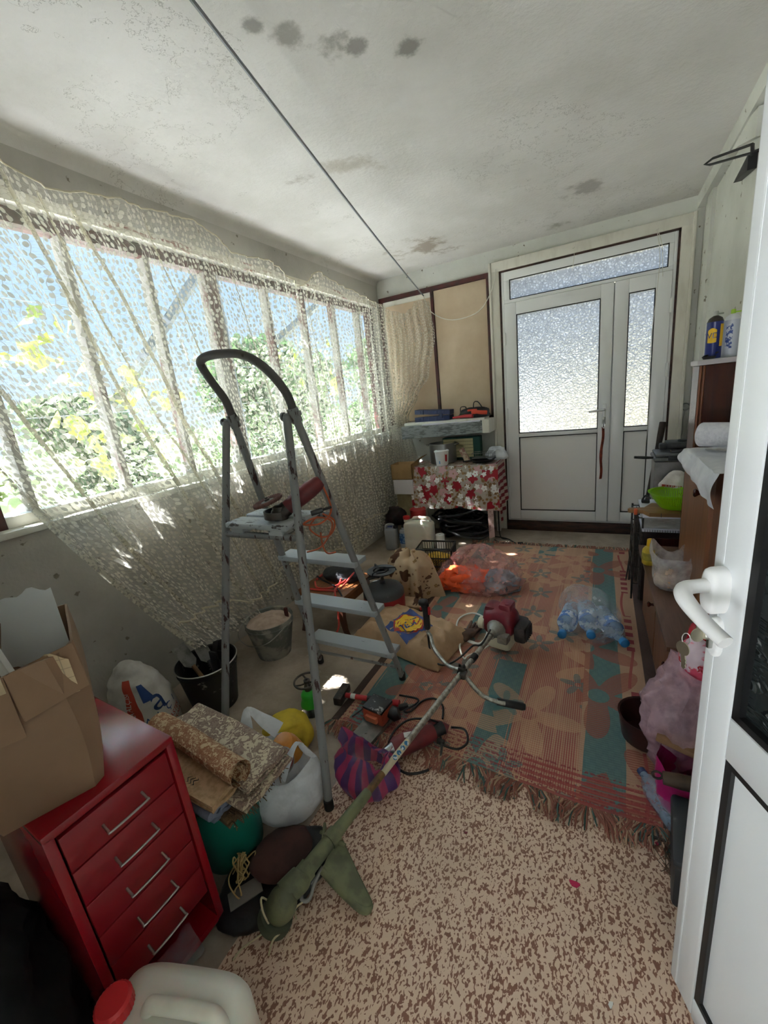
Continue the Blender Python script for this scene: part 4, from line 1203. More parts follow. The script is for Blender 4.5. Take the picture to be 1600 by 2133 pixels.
one('white_paper_sheet', b, M('white_paper', '#d9dbdd', rough=.7), 'crumpled sheet of white paper standing in the cardboard box on the chest', 'paper', cbx.location, CB, smooth=180)

# ------------------------------------------------------------------ plaster sack against the left wall
sk = thing('plaster_sack', 'white plaster sack with red and blue print against the left wall', 'sack', (-2.045, .955, 0), .12)
def sackp(th, z):
    k = interp([(0, .98), (.08, 1.05), (.2, .98), (.3, .75), (.37, .42), (.40, .2)], z)
    p = Vector((cos(th) * .165 * k, sin(th) * .12 * k - .03 * (z / .4) ** 2, z))
    return p + Vector((cos(th), sin(th), 0)) * .008 * crump(p, 8, 3)
m_sack = M('woven_sack_white', '#d5d3cf', '#c3bfba', 9, rough=.7, bump=.2)
b = B(); loft(b, [[sackp(2 * pi * i / 60, .40 * j / 30) for i in range(60)] for j in range(31)]); part('sack', b, m_sack, sk, 60)
m_sred, m_sblue = M('sack_print_red', '#b5412f', rough=.7), M('sack_print_blue', '#2a4a86', rough=.7)
# the print runs over the sack: a = angle from the face towards the camera
face = -.62
def onsack(a, z, off=.003):
    p = sackp(face + a, z); q = Vector((p.x, p.y, 0)); return p + q.normalized() * off if q.length > 1e-4 else p
b = B(); sheet(b, 8, 40, lambda s, t: onsack(-.52 + .36 * s - .1 * t, .02 + .325 * t)); sheet(b, 6, 30, lambda s, t: onsack(-1.15 + .2 * s - .0 * t, .02 + .2 * t)); part('red_stripe', b, m_sred, sk, 180)
b = B()
letters(b, 'YAPIŞTIRMA ALÇISI', .042, lambda x, y: onsack(-.36 - y / .15 - .05 - (x + .18) * .3, .165 + x * .70, .006)); part('lettering', b, m_sack, sk, 60, recalc=False)
b = B()
letters(b, 'PLASTER', .03, lambda x, y: onsack(-1.06 - y / .15, .12 + x * .8, .006)); part('lettering', b, m_sack, sk, 60, recalc=False)
b = B()
def blob2(cx, cz, rx, rz, n=20): sheet(b, 3, n, lambda s, t: onsack(cx + cos(2 * pi * t) * rx * s, cz + sin(2 * pi * t) * rz * s, .004))
sheet(b, 8, 8, lambda s, t: onsack(-.05 + .45 * s * (1 - .5 * t), .235 + .085 * t, .004))
letters(b, 'a', .21, lambda x, y: onsack(.42 + x / .16, .225 + y * .8, .005))
part('blue_emblem', b, m_sblue, sk, 180, recalc=False)
b = B(); letters(b, 'A  L  Ç  I', .05, lambda x, y: onsack(.42 + x / .15, .155 + y + x * .25, .005)); part('lettering', b, m_sblue, sk, 60, recalc=False)
b = B(); letters(b, 'PLASTER', .034, lambda x, y: onsack(.72 + x / .15, .118 + y + x * .25, .005)); letters(b, 'YAPIŞTIRMA', .036, lambda x, y: onsack(.55 + x / .15, .075 + y + x * .25, .005)); letters(b, 'ADRESSİZ', .024, lambda x, y: onsack(.55 + x / .15, .045 + y + x * .25, .005))
part('lettering', b, m_sred, sk, 60, recalc=False)

# ------------------------------------------------------------------ buckets
def bucket(name, lab, c, r0, r1, h, mat, rz=0, handle=True):
    t = thing(name, lab, 'bucket', c, rz)
    b = B(); lathe(b, [(0, .004), (r0 - .004, .004), (r0, .0), (r0 + (r1 - r0) * .3, h * .3), (r0 + (r1 - r0) * .33, h * .3 + .002), (r1, h - .03), (r1 + .004, h - .03), (r1 + .004, h - .026), (r1, h - .024), (r1 + .002, h), (r1 + .006, h + .003), (r1 + .004, h + .006), (r1 - .003, h), (r0 - .002, .008), (0, .008)], 40)
    part('bucket_body', b, mat, t, 35)
    return t
m_bkt = M('plaster_smeared_metal', '#6f7370', '#a9a69c', 11, .42, .60, .6, .3, bump=.2, detail=7)
bk = bucket('plaster_bucket', 'metal bucket smeared and heaped with dried plaster, by the curtain', (-1.86, 1.70, 0), .105, .148, .245, m_bkt)
b = B(); sheet(b, 30, 30, lambda s, t: (lambda r, a: Vector((cos(a) * r, sin(a) * r, .222 + .045 * (1 - (r / .143) ** 2) + .008 * noise.noise(Vector((cos(a) * r * 30, sin(a) * r * 30, 1))))))(s * .143, t * 2 * pi)); one('plaster_heap', b, M('dried_plaster', '#b8a394', '#a08b7c', 12, rough=.95, bump=.5), 'heap of dried pinkish plaster filling the metal bucket', 'plaster', bk.location, smooth=60)
b = B(); lathe(b, [(.013, .205), (.013, .29), (.009, .295)], 10, (.09, .07, 0)); part('wooden_handle', b, M('dark_red_wood', '#5a2b24', rough=.6), bk, 40)
b = B(); tube(b, [(-.15, 0, .23), (-.19, -.05, .20), (-.14, -.14, .17), (0, -.185, .155), (.12, -.14, .18), (.152, 0, .23)], .003, 6, 5); part('bail_handle', b, m_steel, bk, 60)
m_bbk = M('black_bucket_plastic', '#16171b', '#23252b', 9, rough=.5)
def dirty_black():
    t = MT('black_plastic_plaster_stained', .5)
    co = t.coords('Object', (1, 1, 1)); x, y, z = t.xyz()
    f = t.noise(co, 22, 6, .7).smooth(.60, .66) * .8
    t.base(t.mix(f, '#17181c', '#9a978f')); return t.m
bb = bucket('black_bucket', 'black plastic bucket of tools beside the plaster sack', (-1.855, 1.215, 0), .115, .15, .265, dirty_black())
b = B(); tube(b, [Vector((cos(a) * .157, sin(a) * .157, .268)) for a in [2 * pi * i / 40 for i in range(40)]], .0035, 8, closed=True); part('bail_handle', b, m_steel, bb, 60)
# tools standing in it
m_gtool = M('gray_tool_steel', '#8b8a86', '#6b6965', 20, rough=.45, metal=.6)
m_wht = M('wooden_tool_handle', '#8d6a48', '#7a5a3c', 12, rough=.6)
bl = Vector(bb.location)
def tool(name, lab, p, q, hw, bw_, bt, mat, cat='tool'):
    t = thing(name, lab, cat, bl + Vector(p)); p, q = bl + Vector(p), bl + Vector(q); d = q - p
    b = B(); tube(b, [p, p + d * .55], .012, 8, flat=.8); part('handle', b, hw, t, 40, True)
    b = B(); tube(b, [p + d * .5, p + d * .62, p + d], [.006, bw_, bw_], 4, flat=bt / bw_); part('blade', b, mat, t, 20, True)
tool('putty_knife', 'wide steel putty knife leaning out of the black bucket to the left', (.02, -.02, .10), (-.17, -.03, .335), m_wht, .04, .004, m_gtool)
tool('trowel', 'gray trowel leaning out of the black bucket next to the wide putty knife', (.05, .03, .10), (-.13, .06, .32), m_black, .035, .005, m_gtool)
tool('scraper', 'black handled scraper standing at the back of the black bucket', (.0, .0, .10), (.02, .08, .34), m_black, .03, .006, m_black)
for i, (x, y, lab) in enumerate(((.06, .0, 'bristle brush standing upright in the black bucket, the left one'), (.10, .02, 'bristle brush standing upright in the black bucket, the right one'))):
    t = thing('paint_brush', lab, 'brush', bl + Vector((x, y, .1)), group='brushes in the black bucket')
    b = B(); box(b, (.01, 0, .10), (.05, .016, .16), .005); part('brush_body', b, m_black, t)
    b = B()
    for k in range(7): box(b, (-.012 + .007 * k, 0, .20), (.003, .012, .06))
    part('bristles', b, m_gasket, t)

# ------------------------------------------------------------------ brown stool with cables on it, gas stove, floral cloth
m_brown = M('brown_stool_wood', '#7a4a28', '#633a1f', 5, rough=.4, stretch=(6, 1, 1))
sto = thing('wooden_stool', 'low brown wooden stool standing behind the step ladder', 'stool', (-1.62, 2.17, 0))
b = B(); bx(b, -.22, .17, -.22, .18, .285, .31, .006); bx(b, -.20, .15, -.205, -.185, .215, .286, .003); bx(b, -.20, .15, .15, .165, .215, .286, .003); bx(b, -.205, -.19, -.2, .16, .215, .286, .003); bx(b, .135, .15, -.2, .16, .215, .286, .003)
part('seat', b, m_brown, sto, 30)
for x, y in ((-.185, -.19), (.13, -.19), (-.185, .15), (.13, .15)):
    b = B(); k = -1 if x < 0 else 1
    loft(b, [[Vector((x + k * dx + a * w, y + c_ * w, z)) for a, c_ in ((-1, -1), (1, -1), (1, 1), (-1, 1))] for z, w, dx in ((0, .013, .03), (.06, .013, .01), (.14, .016, .0), (.29, .02, 0))])
    part('leg', b, M('dark_stool_leg', '#4c2a1c', rough=.5), sto, 30)
sz = .312
b = B(); c0 = Vector(sto.location) + Vector((0, 0, sz))
tube(b, [c0 + Vector(p) for p in ((-.16, -.06, .006), (-.08, -.14, .006), (.02, -.12, .01), (.08, -.02, .03), (.06, .08, .05), (.02, .06, .06), (.06, -.08, .02), (.10, -.19, .03), (.14, -.24, -.06), (.13, -.25, -.2), (.06, -.24, -.29))], .0065, 8, 6)
tube(b, [c0 + Vector(p) for p in ((-.17, -.03, .006), (-.17, .08, .006), (-.05, .13, .02), (.08, .1, .05), (.11, .0, .05), (.09, -.13, .01), (.02, -.16, .008), (-.12, -.17, .008))], .0065, 8, 6)
one('red_cable', b, M('red_cable', '#c23a35', rough=.4), 'red cable coiled on the brown stool and hanging off its edge', 'cable', c0, world=True)
b = B()
tube(b, [c0 + Vector(p) for p in ((-.2, .02, .008), (-.1, -.05, .02), (.0, -.09, .02), (.1, -.15, .02), (.17, -.2, -.02), (.22, -.18, -.05))], .006, 8, 6)
bag(b, c0 + Vector((.0, .07, .002)), [(0, .15, .08), (.03, .16, .09), (.06, .11, .06), (.075, .02, .02)], .015, 9, 4, top=True)
one('black_cloth', b, M('black_cloth', '#222226', '#303036', 20, rough=.95), 'black tool pouch and cable lying on the brown stool', 'pouch', c0, world=True, smooth=60)
gs = thing('gas_cylinder_stove', 'red gas cylinder with a black burner plate on top, beside the stool', 'gas stove', (-1.36, 2.33, 0))
b = B(); lathe(b, [(0, .004), (.09, .004), (.125, .02), (.145, .06), (.148, .15), (.146, .175)], 36); part('cylinder', b, M('red_gas_paint', '#a3262a', '#8a1f22', 8, rough=.45), gs, 40)
b = B(); lathe(b, [(.147, .172), (.146, .20), (.13, .225), (.09, .243), (.04, .25), (.02, .252), (.02, .275), (0, .275)], 36); part('shoulder', b, M('dark_gray_paint', '#3e3f41', '#55565a', 24, .6, .72, .6), gs, 40)
b = B(); lathe(b, [(.012, .275), (.012, .32), (.03, .325), (.045, .34), (.045, .352), (.03, .355), (.03, .345), (0, .345)], 20)
tube(b, [(-.02, 0, .30), (-.08, -.05, .30)], .011, 8); part('burner', b, m_dark_metal, gs, 40)
b = B(); lathe(b, [(.055, .345), (.085, .338), (.10, .345), (.102, .352), (.09, .35), (.058, .352), (.055, .345)], 36)
for k in range(3):
    a = k * 2.094 + .4; tube(b, [(cos(a) * .02, sin(a) * .02, .366), (cos(a) * .10, sin(a) * .10, .366), (cos(a) * .105, sin(a) * .105, .345)], .005, 6)
part('pan_support', b, M('black_enamel', '#1f1f22', rough=.35), gs, 30)

def floral(name, ground, cols, sc=7, seed=0.0, kind='Object'):
    t = MT(name, .8)
    co = t.coords(kind)
    col = t.mix(t.noise(co, 3, 3).smooth(.35, .65), ground[0], ground[1])
    for i, (c, thr, k) in enumerate(cols):
        s = t.n('ShaderNodeSeparateXYZ'); mp = t.n('ShaderNodeMapping'); mp.inputs['Location'].default_value = (i * 3.7 + seed, i * 1.9, i * .7); mp.inputs['Scale'].default_value = (sc * k,) * 3
        t.nt.links.new(co, mp.inputs[0])
        v = t.voro(mp.outputs[0], 1.0, .9, '3D')
        d = t.n('ShaderNodeVectorMath', operation='SUBTRACT'); t.nt.links.new(mp.outputs[0], d.inputs[0]); t.nt.links.new(v.outputs['Position'], d.inputs[1])
        t.nt.links.new(d.outputs[0], s.inputs[0]); x, y, z = (E(t.nt, o) for o in s.outputs)
        r = (x * x + y * y * .3 + z * z).sqrt(); a = z.atan2(x)
        pet = (r - (a * 5 + i).sin() * thr * .15 - thr * .8) < 0
        sc_ = t.n('ShaderNodeSeparateColor'); t.nt.links.new(v.outputs['Color'], sc_.inputs[0])
        pet = pet * (E(t.nt, sc_.outputs[0]) > .42)
        col = t.mix(pet * (1 - (r < thr * .16)), col, c)
    t.base(col)
    return t.m
m_bfl = floral('beige_floral_cloth', ('#c3a98a', '#b39676'), (('#8a6a3c', .26, 1.9), ('#6b4a30', .2, 2.6), ('#5e3c26', .46, 1.0)), 8)
cl_ = thing('floral_cloth', 'beige cloth with brown flowers draped in a heap by the crate', 'cloth', (-1.33, 2.72, 0))
def clothp(th, t):
    h = .33 * (1 - t ** 2.2)
    r = .008 + .15 * min(1, t * 2.2) ** .8 + .10 * max(0, t - .4) ** 1.3
    f = 1 + .22 * sin(th * 7 + 1.5 + t) * t ** 1.3 + .13 * sin(th * 12 + 2 * t) * t
    p = Vector((cos(th) * r * f * 1.0 + .02, sin(th) * r * f * .85, h + .012 - .05 * cos(th) * min(1, t * 2) * (1 - t)))
    p += Vector((0, 0, .05 * noise.noise(Vector((cos(th) * 2, sin(th) * 2, t * 3))) * (1 - t)))
    if t > .97: p.z = .004
    return p
b = B(); loft(b, [[clothp(2 * pi * i / 90, j / 30) for i in range(90)] for j in range(31)], True, True, False); part('cloth', b, m_bfl, cl_, 80)
b = B(); bag(b, (.10, -.22, 0), [(0, .10, .05), (.02, .12, .06), (.04, .10, .05), (.055, .04, .02)], .02, 12, 9, top=True); part('trailing_end', b, m_bfl, cl_, 80)

# ------------------------------------------------------------------ paper bag with printed emblem
pb = thing('paper_bag', 'brown paper shopping bag with a blue and yellow emblem lying on the rug', 'paper bag', (-1.06, 2.08, .012), -.12)
m_kraft = M('kraft_paper', '#b39270', '#a1815f', 6, rough=.75, bump=.35, bscale=14)
def pbz(s, t):
    e_ = min(1, min(s, 1 - s, t, 1 - t) / .14)
    return .012 + .075 * e_ ** .5 + .02 * crump((s, t, 0), 6, 2) * e_ + .03 * e_ * (1 - s)
def pbp(s, t, off=0): return Vector((-.34 + .66 * s + .05 * (t - .5) * (s - .5), -.20 + .40 * t + .02 * sin(s * 5), pbz(s, t) + off))
b = B(); sheet(b, 44, 30, pbp); sheet(b, 6, 6, lambda s, t: Vector((-.34 + .66 * s + .05 * (t - .5) * (s - .5), -.20 + .40 * t + .02 * sin(s * 5), .004)))
loft(b, [[pbp(s, t) for s, t in [(i / 12, 0) for i in range(12)] + [(1, i / 12) for i in range(12)] + [(1 - i / 12, 1) for i in range(12)] + [(0, 1 - i / 12) for i in range(12)]], [Vector((p.x, p.y, .004)) for p in [pbp(s, t) for s, t in [(i / 12, 0) for i in range(12)] + [(1, i / 12) for i in range(12)] + [(1 - i / 12, 1) for i in range(12)] + [(0, 1 - i / 12) for i in range(12)]]]], True, False, False)
part('bag_body', b, m_kraft, pb, 50)
E0, EW = (.53, .44), .30
def emb(u, v, off): # emblem square -1..1, turned on the bag
    a = radians(-14); s = E0[0] + (u * cos(a) - v * sin(a)) * .165; t = E0[1] + (u * sin(a) + v * cos(a)) * .30
    return pbp(min(.98, max(.02, s)), min(.98, max(.02, t)), off)
b = B(); sheet(b, 14, 14, lambda s, t: emb(-1 + 2 * s, -1 + 2 * t, .003)); part('emblem_square', b, M('emblem_blue', '#3a4c83', rough=.7), pb, 180)
b = B(); sheet(b, 6, 36, lambda s, t: emb(cos(2 * pi * t) * .92 * s, sin(2 * pi * t) * .92 * s, .005)); part('emblem_ring', b, M('emblem_red', '#b0382c', rough=.7), pb, 180)
b = B(); sheet(b, 6, 36, lambda s, t: emb(cos(2 * pi * t) * .82 * s, sin(2 * pi * t) * .82 * s, .007)); part('emblem_disc', b, M('emblem_yellow', '#e3b52c', rough=.7), pb, 180)
b = B(); letters(b, 'LIDL', .75, lambda x, y: emb(y * 1.05 + .05, -x * 1.0, .0095)); part('lettering', b, MATS['emblem_blue'], pb, 60, recalc=False)

# brown leather gloves by the bag
b = B(); bag(b, (0, 0, 0), [(0, .06, .03), (.02, .07, .035), (.04, .06, .03), (.05, .02, .01)], .012, 14, 8, top=True)
for k in range(4): tube(b, [(.03, .01 - .012 * k, .02), (.09 + .01 * k, .06 - .022 * k, .03), (.13 + .006 * k, .10 - .03 * k, .025)], [.012, .011, .008], 8, 4)
one('work_glove', b, M('brown_leather', '#5d4436', '#4a352a', 16, rough=.8), 'crumpled brown work glove between paper bag and red engine', 'glove', (-.74, 2.19, .012), .9, smooth=60)

# ------------------------------------------------------------------ pink see-through bag with work clothes
pk = thing('pink_bag', 'see-through pink plastic bag lying on the far left of the rug', 'plastic bag', (-.84, 2.98, .012))
def pkp(th, t):
    z = interp([(0, 0), (.15, .03), (.4, .10), (.6, .18), (.8, .25), (1, .29)], t)
    k = interp([(0, .95), (.15, 1.03), (.4, .9), (.65, .62), (.85, .36), (1, .1)], t)
    p = Vector((cos(th) * .30 * k - .02 * t, sin(th) * .25 * k + .06 * t, z))
    return p + Vector((cos(th), sin(th), .3)) * .042 * crump(p, 7.5, 6) * min(1, t * 4 + .3)
b = B(); loft(b, [[pkp(2 * pi * i / 80, j / 34) for i in range(80)] for j in range(35)]); part('film', b, film('pink_film', '#e8b0a8', .33, .12, .4, 10), pk, 60)
b = B(); bag(b, (0, 0, 0), [(.0, .17, .10), (.05, .18, .11), (.10, .14, .09), (.15, .06, .04)], .045, 13, 3, top=True)
tube(b, [(-.1, -.08, .08), (0, -.11, .11), (.09, -.07, .09)], [.03, .04, .03], 10, 4)
one('orange_jacket', b, M('orange_fabric', '#ee5a24', '#d24a1e', 14, rough=.8, bump=.3), 'bright orange work garment inside the pink bag', 'garment', (-.93, 2.90, .014), .2, smooth=70)
b = B(); bag(b, (0, 0, 0), [(.0, .12, .09), (.05, .13, .10), (.09, .10, .08), (.125, .04, .03)], .034, 13, 5, top=True)
one('gray_garment', b, M('gray_blue_fabric', '#8f97a3', '#747c88', 16, rough=.85, bump=.3), 'gray work garment inside the pink bag, right of the orange one', 'garment', (-.68, 2.93, .014), .1, smooth=70)

# ------------------------------------------------------------------ water bottles in a clear bag
m_water = film('pet_clear', '#b5cfe6', .34, .06, .3, 14)
m_bcap = M('blue_bottle_cap', '#1f78b8', rough=.4); m_blab = M('blue_bottle_label', '#3d6fb0', '#cfd9e4', 40, .5, .55, .5)
def bottle(lab, c, rz, tilt):
    t = thing('water_bottle', lab, 'bottle', c, rz, 'water bottles in the clear bag')
    R_ = Matrix.Rotation(tilt, 4, 'Y') if tilt else Matrix.Identity(4)
    hm_ = Matrix.Rotation(pi / 2, 4, 'Y')
    prof = [(0, .004), (.028, 0), (.036, .008)]
    for i in range(12): prof += [(.0365, .014 + .006 * i), (.0345, .017 + .006 * i)]
    prof += [(.037, .09), (.037, .14)]
    for i in range(6): prof += [(.0365 - .0028 * i, .146 + .008 * i), (.0345 - .0028 * i, .150 + .008 * i)]
    prof += [(.014, .205), (.0135, .22)]
    b = B(); lathe(b, prof, 24, mat=hm_); part('bottle_body', b, m_water, t, 50)
    b = B(); lathe(b, [(.0373, .092), (.0376, .094), (.0376, .136), (.0373, .138)], 24, mat=hm_); part('label_band', b, m_blab, t, 50)
    b = B(); lathe(b, [(.0155, .213), (.016, .216), (.016, .232), (.012, .235), (0, .235)], 18, mat=hm_); part('cap', b, m_bcap, t, 40)
    return t
for a_ in (('clear water bottle in the bag, the one lying nearest with its blue cap outwards', (.005, 2.64, .066), radians(-68), 0),
           ('clear water bottle in the bag, the middle one of the three', (-.07, 2.68, .075), radians(-84), 0),
           ('clear water bottle in the bag, the left one of the three', (-.145, 2.66, .062), radians(-97), 0)):
    bottle(*a_).scale = (1.5, 1.5, 1.5)
def petp(th, t):
    z = interp([(0, .0), (.2, .06), (.55, .115), (.8, .135), (1, .14)], t); k = interp([(0, .95), (.2, 1.05), (.55, .9), (.8, .6), (1, .08)], t)
    p = Vector((cos(th) * .15 * k - .02 * sin(th), sin(th) * .25 * k, z * 1.25))
    return p + Vector((cos(th), sin(th), .4)) * .012 * crump(p, 7, 2)
pe = thing('clear_bag', 'thin clear plastic bag holding the three water bottles on the rug', 'plastic bag', (-.055, 2.60, .012), .2)
b = B(); loft(b, [[petp(2 * pi * i / 64, j / 24) for i in range(64)] for j in range(25)]); part('film', b, film('clear_film', '#dfe3e8', .2, .12, .3, 10), pe, 60)

# ------------------------------------------------------------------ small gas stove, hammer, sander, drill
gc = thing('camping_stove', 'green camping gas cartridge with a round burner ring beside the ladder leg', 'gas burner', (-1.285, 1.335, 0), .3)
b = B(); lathe(b, [(0, .002), (.042, .0), (.045, .01), (.045, .05), (.046, .055)], 28); part('base', b, M('gray_cartridge', '#6f7270', '#3d3f40', 18, rough=.5), gc, 40)
b = B(); lathe(b, [(.046, .052), (.05, .056), (.05, .066), (.043, .085), (.040, .10), (.042, .115), (.034, .13), (.02, .138)], 28); part('cartridge', b, M('bright_green_plastic', '#2fae35', rough=.28), gc, 40)
b = B(); lathe(b, [(.018, .135), (.018, .165), (.012, .168), (.012, .18), (.016, .183), (.016, .195), (.006, .198), (.006, .205), (0, .205)], 18); part('valve', b, m_dark_metal, gc, 40)
b = B(); tube(b, [Vector((cos(a) * .062, sin(a) * .062, .192)) for a in [2 * pi * i / 36 for i in range(36)]], .0055, 8, closed=True)
for k in range(4):
    a = k * pi / 2 + .5; tube(b, [(cos(a) * .012, sin(a) * .012, .178), (cos(a) * .035, sin(a) * .035, .176), (cos(a + .2) * .060, sin(a + .2) * .060, .19)], .0045, 6, 4)
part('burner_ring', b, m_dark_metal, gc, 50)

hm_t = thing('hammer', 'sledge hammer with red and black handle lying at the rug corner', 'hammer', (-1.17, 1.47, .012))
ha, hb = PX(716, 1447, 2, .035), PX(832, 1466, 2, .03)
b = B(); tube(b, [ha, ha + (hb - ha) * .45], .0135, 12); tube(b, [ha + (hb - ha) * .88, hb], [.017, .019], 12); part('handle', b, M('hammer_red', '#b52a30', rough=.42), hm_t, 50, True)
b = B(); tube(b, [ha + (hb - ha) * .44, ha + (hb - ha) * .5, ha + (hb - ha) * .9, ha + (hb - ha) * .97], [.015, .0165, .0155, .018], 12); part('rubber_grip', b, m_black, hm_t, 50, True)
b = B(); hx = (hb - ha).normalized(); hy = Vector((-hx.y, hx.x, 0)).normalized()
box(b, (0, 0, 0), (.046, .125, .046), .007); bmesh.ops.transform(b, matrix=Matrix(((hx.x, hy.x, 0, ha.x - .01), (hx.y, hy.y, 0, ha.y), (0, 0, 1, .035), (0, 0, 0, 1))), verts=b.verts); part('hammer_head', b, m_dark_metal, hm_t, 30, True)
b = B(); q = ha + (hb - ha) * .18; tube(b, [q - hx * .012, q + hx * .014], .0139, 12); part('label_band', b, M('white_sticker', '#d2d0ca', rough=.6), hm_t, 50, True)

sd_ = thing('orbital_sander', 'small orange sander with gray plate lying between hammer and drill', 'sander', (-.93, 1.37, .008), -.12)
b = B(); box(b, (0, .03, .055), (.115, .10, .065), .008); part('sander_body', b, M('orange_red_tool', '#a4472f', '#8b3a28', 14, rough=.5), sd_, 30)
b = B(); box(b, (0, .03, .094), (.112, .098, .014), .004); part('top_plate', b, M('scuffed_black_plate', '#2d2b2b', '#a9a6a2', 24, .56, .62, .5), sd_, 30)
b = B(); box(b, (0, -.028, .055), (.065, .018, .03), .004); part('slot', b, M('pale_orange_plastic', '#c76a48', rough=.5), sd_, 30)
b = B(); prism(b, [(-.055, -.12), (.055, -.12), (.06, .09), (-.06, .09)], .0, .02); lathe(b, [(.006, .02), (.006, .023), (0, .023)], 10, (.0, -.08, 0)); part('base_plate', b, M('dull_gray_metal', '#77736c', '#8d887f', 20, rough=.5, metal=.5), sd_, 30)
b = B(); tube(b, [(.06, .05, .06), (.085, .05, .055), (.10, .06, .06)], [.03, .033, .028], 14); part('knob', b, m_black, sd_, 40)
b = B(); tube(b, [(-.05, .07, .07), (-.10, .02, .03), (-.13, -.02, .01)], .004, 6, 5); part('cord_end', b, m_black, sd_, 60)

dl = thing('electric_drill', 'dusty red electric drill lying under the brush cutter shaft', 'drill', (-.72, 1.31, .01))
da, db = PX(818, 1560, 2, .055), PX(930, 1512, 2, .05)
dx_ = (db - da).normalized()
b = B(); tube(b, [da + dx_ * .0, da + dx_ * .02, da + (db - da) * .3, da + (db - da) * .6, da + (db - da) * .75], [.034, .043, .045, .042, .034], 16); part('motor_body', b, m_tool_red, dl, 50, True)
b = B(); tube(b, [da + (db - da) * .7, PX(905, 1510, 2, .055), PX(933, 1520, 2, .035)], [.028, .024, .022], 12, 3); part('handle', b, m_tool_red, dl, 50, True)
b = B(); tube(b, [da + (db - da) * .72, da + (db - da) * .93], .0285, 12); part('rubber_band', b, m_black, dl, 50, True)
b = B(); tube(b, [da - dx_ * .05, da - dx_ * .03, da], [.014, .02, .03], 12); part('chuck', b, m_steel, dl, 40, True)
b = B(); q = PX(856, 1530, 2, .10); prism(b, [(-.018, -.014), (.018, -.014), (.018, .014), (-.018, .014)], 0, .0015, mat=Matrix.Translation(da + (db - da) * .33 + Vector((-.005, -.012, .0435))) @ Matrix.Rotation(.6, 4, 'Z')); part('sticker', b, MATS['white_sticker'], dl, 30, True)
b = B(); lathe(b, [(.009, 0), (.009, .008), (0, .009)], 12, PX(895, 1502, 2, .075)); part('button', b, m_tool_red, dl, 40, True)
b = B(); z_ = .008
tube(b, [PX(940, 1515, 2, .03), PX(968, 1520, 2, z_), PX(974, 1545, 2, z_), PX(955, 1560, 2, z_), PX(930, 1555, 2, z_), PX(918, 1548, 2, .012)], .005, 8, 6)
part('cable', b, m_black, dl, 60, True)
b = B(); tube(b, [PX(918, 1535, 2, .02), PX(920, 1560, 2, .014), PX(912, 1590, 2, z_), PX(880, 1608, 2, z_), PX(845, 1610, 2, z_), PX(820, 1590, 2, z_), PX(808, 1560, 2, .02), PX(820, 1525, 2, .04), PX(850, 1500, 2, .06), PX(890, 1498, 2, .1), PX(920, 1508, 2, .06)], .005, 8, 6); part('cable', b, m_black, dl, 60, True)
b = B(); tube(b, [PX(922, 1497, 2, .02), PX(922, 1470, 2, .012), PX(905, 1455, 2, .012), PX(880, 1460, 2, .012), PX(855, 1482, 2, .012), PX(842, 1480, 2, .03), PX(868, 1465, 2, .012), PX(868, 1455, 2, .012), PX(832, 1448, 2, .016)], .0048, 8, 6); part('cable', b, m_black, dl, 60, True)
b = B(); box(b, PX(918, 1545, 2, .014), (.035, .02, .02), .004); tube(b, [PX(918, 1540, 2, .015), PX(918, 1528, 2, .015)], .003, 6); part('plug', b, m_black, dl, 30, True)
b = B(); box(b, PX(840, 1472, 2, .022), (.05, .026, .024), .006, rot=.7); part('plug', b, m_black, dl, 30, True)

# ------------------------------------------------------------------ striped bag, white shopping bag, yellow cap
def stripes():
    t = MT('purple_pink_film', .28)
    x, y, z = t.xyz(); co = t.coords('Object')
    th = y.atan2(x)
    k = ((th * 1.75 + (z * 9).sin() * .12 + z * .8).frac()) > .5
    col = t.mix(k, '#b8406e', '#583a78'); t.base(col)
    t.b.inputs['Specular IOR Level'].default_value = .6
    tl = t.n('ShaderNodeBsdfTranslucent'); t.nt.links.new(col, tl.inputs[0]); mx = t.n('ShaderNodeMixShader'); mx.inputs[0].default_value = .4
    t.link(t.b.outputs[0], mx.inputs[1]); t.link(tl.outputs[0], mx.inputs[2])
    tp = t.n('ShaderNodeBsdfTransparent'); m2 = t.n('ShaderNodeMixShader'); m2.inputs[0].default_value = .86
    t.link(tp.outputs[0], m2.inputs[1]); t.link(mx.outputs[0], m2.inputs[2]); t.link(m2.outputs[0], t.nt.nodes['Material Output'].inputs[0])
    t.bump(t.noise(co, 26, 4, .6), .4, .01)
    return t.m
def openbag(name, lab, c, rz, rings, mat, amp, s, seed, rim, n=64, group=None):
    """bag with a wavy open mouth; rim(th) adds height at the top"""
    t = thing(name, lab, 'plastic bag', c, rz, group)
    b = B(); P = spline([(r[0], r[1], r[2]) for r in rings], 5); Q = spline([(r[3] if len(r) > 3 else 0, r[4] if len(r) > 4 else 0, 0) for r in rings], 5); out = []
    H = rings[-1][0]
    for a, d in zip(P, Q):
        ring = []
        for j in range(n):
            th = 2 * pi * j / n; k = max(0, a.x / H) ** 3
            p = Vector((cos(th) * a.y + d.x, sin(th) * a.z + d.y, a.x + rim(th) * k))
            p += Vector((cos(th), sin(th), .15)) * amp * crump((p.x * 1.25, p.y * 1.25, p.z * .45), s, seed) * min(1.0, a.y / .06); p.z = max(p.z, .001); ring.append(p)
        out.append(ring)
    loft(b, out, True, True, False); part('film', b, mat, t, 70)
    return t
openbag('striped_bag', 'purple and pink striped plastic bag standing on the linoleum edge', (-.82, 1.10, 0), .0,
        [(0, .10, .085), (.03, .125, .10), (.08, .125, .10, -.005), (.125, .105, .075, -.01), (.15, .10, .05, 0), (.175, .115, .04, .0)], stripes(), .012, 10, 2, lambda th: .045 * cos(2 * th + .2) + .025 * sin(3 * th + 1) - .03 * (cos(th) > .5))
m_wfilm = film('white_film', '#eceef2', .93, .3, .3, 8)
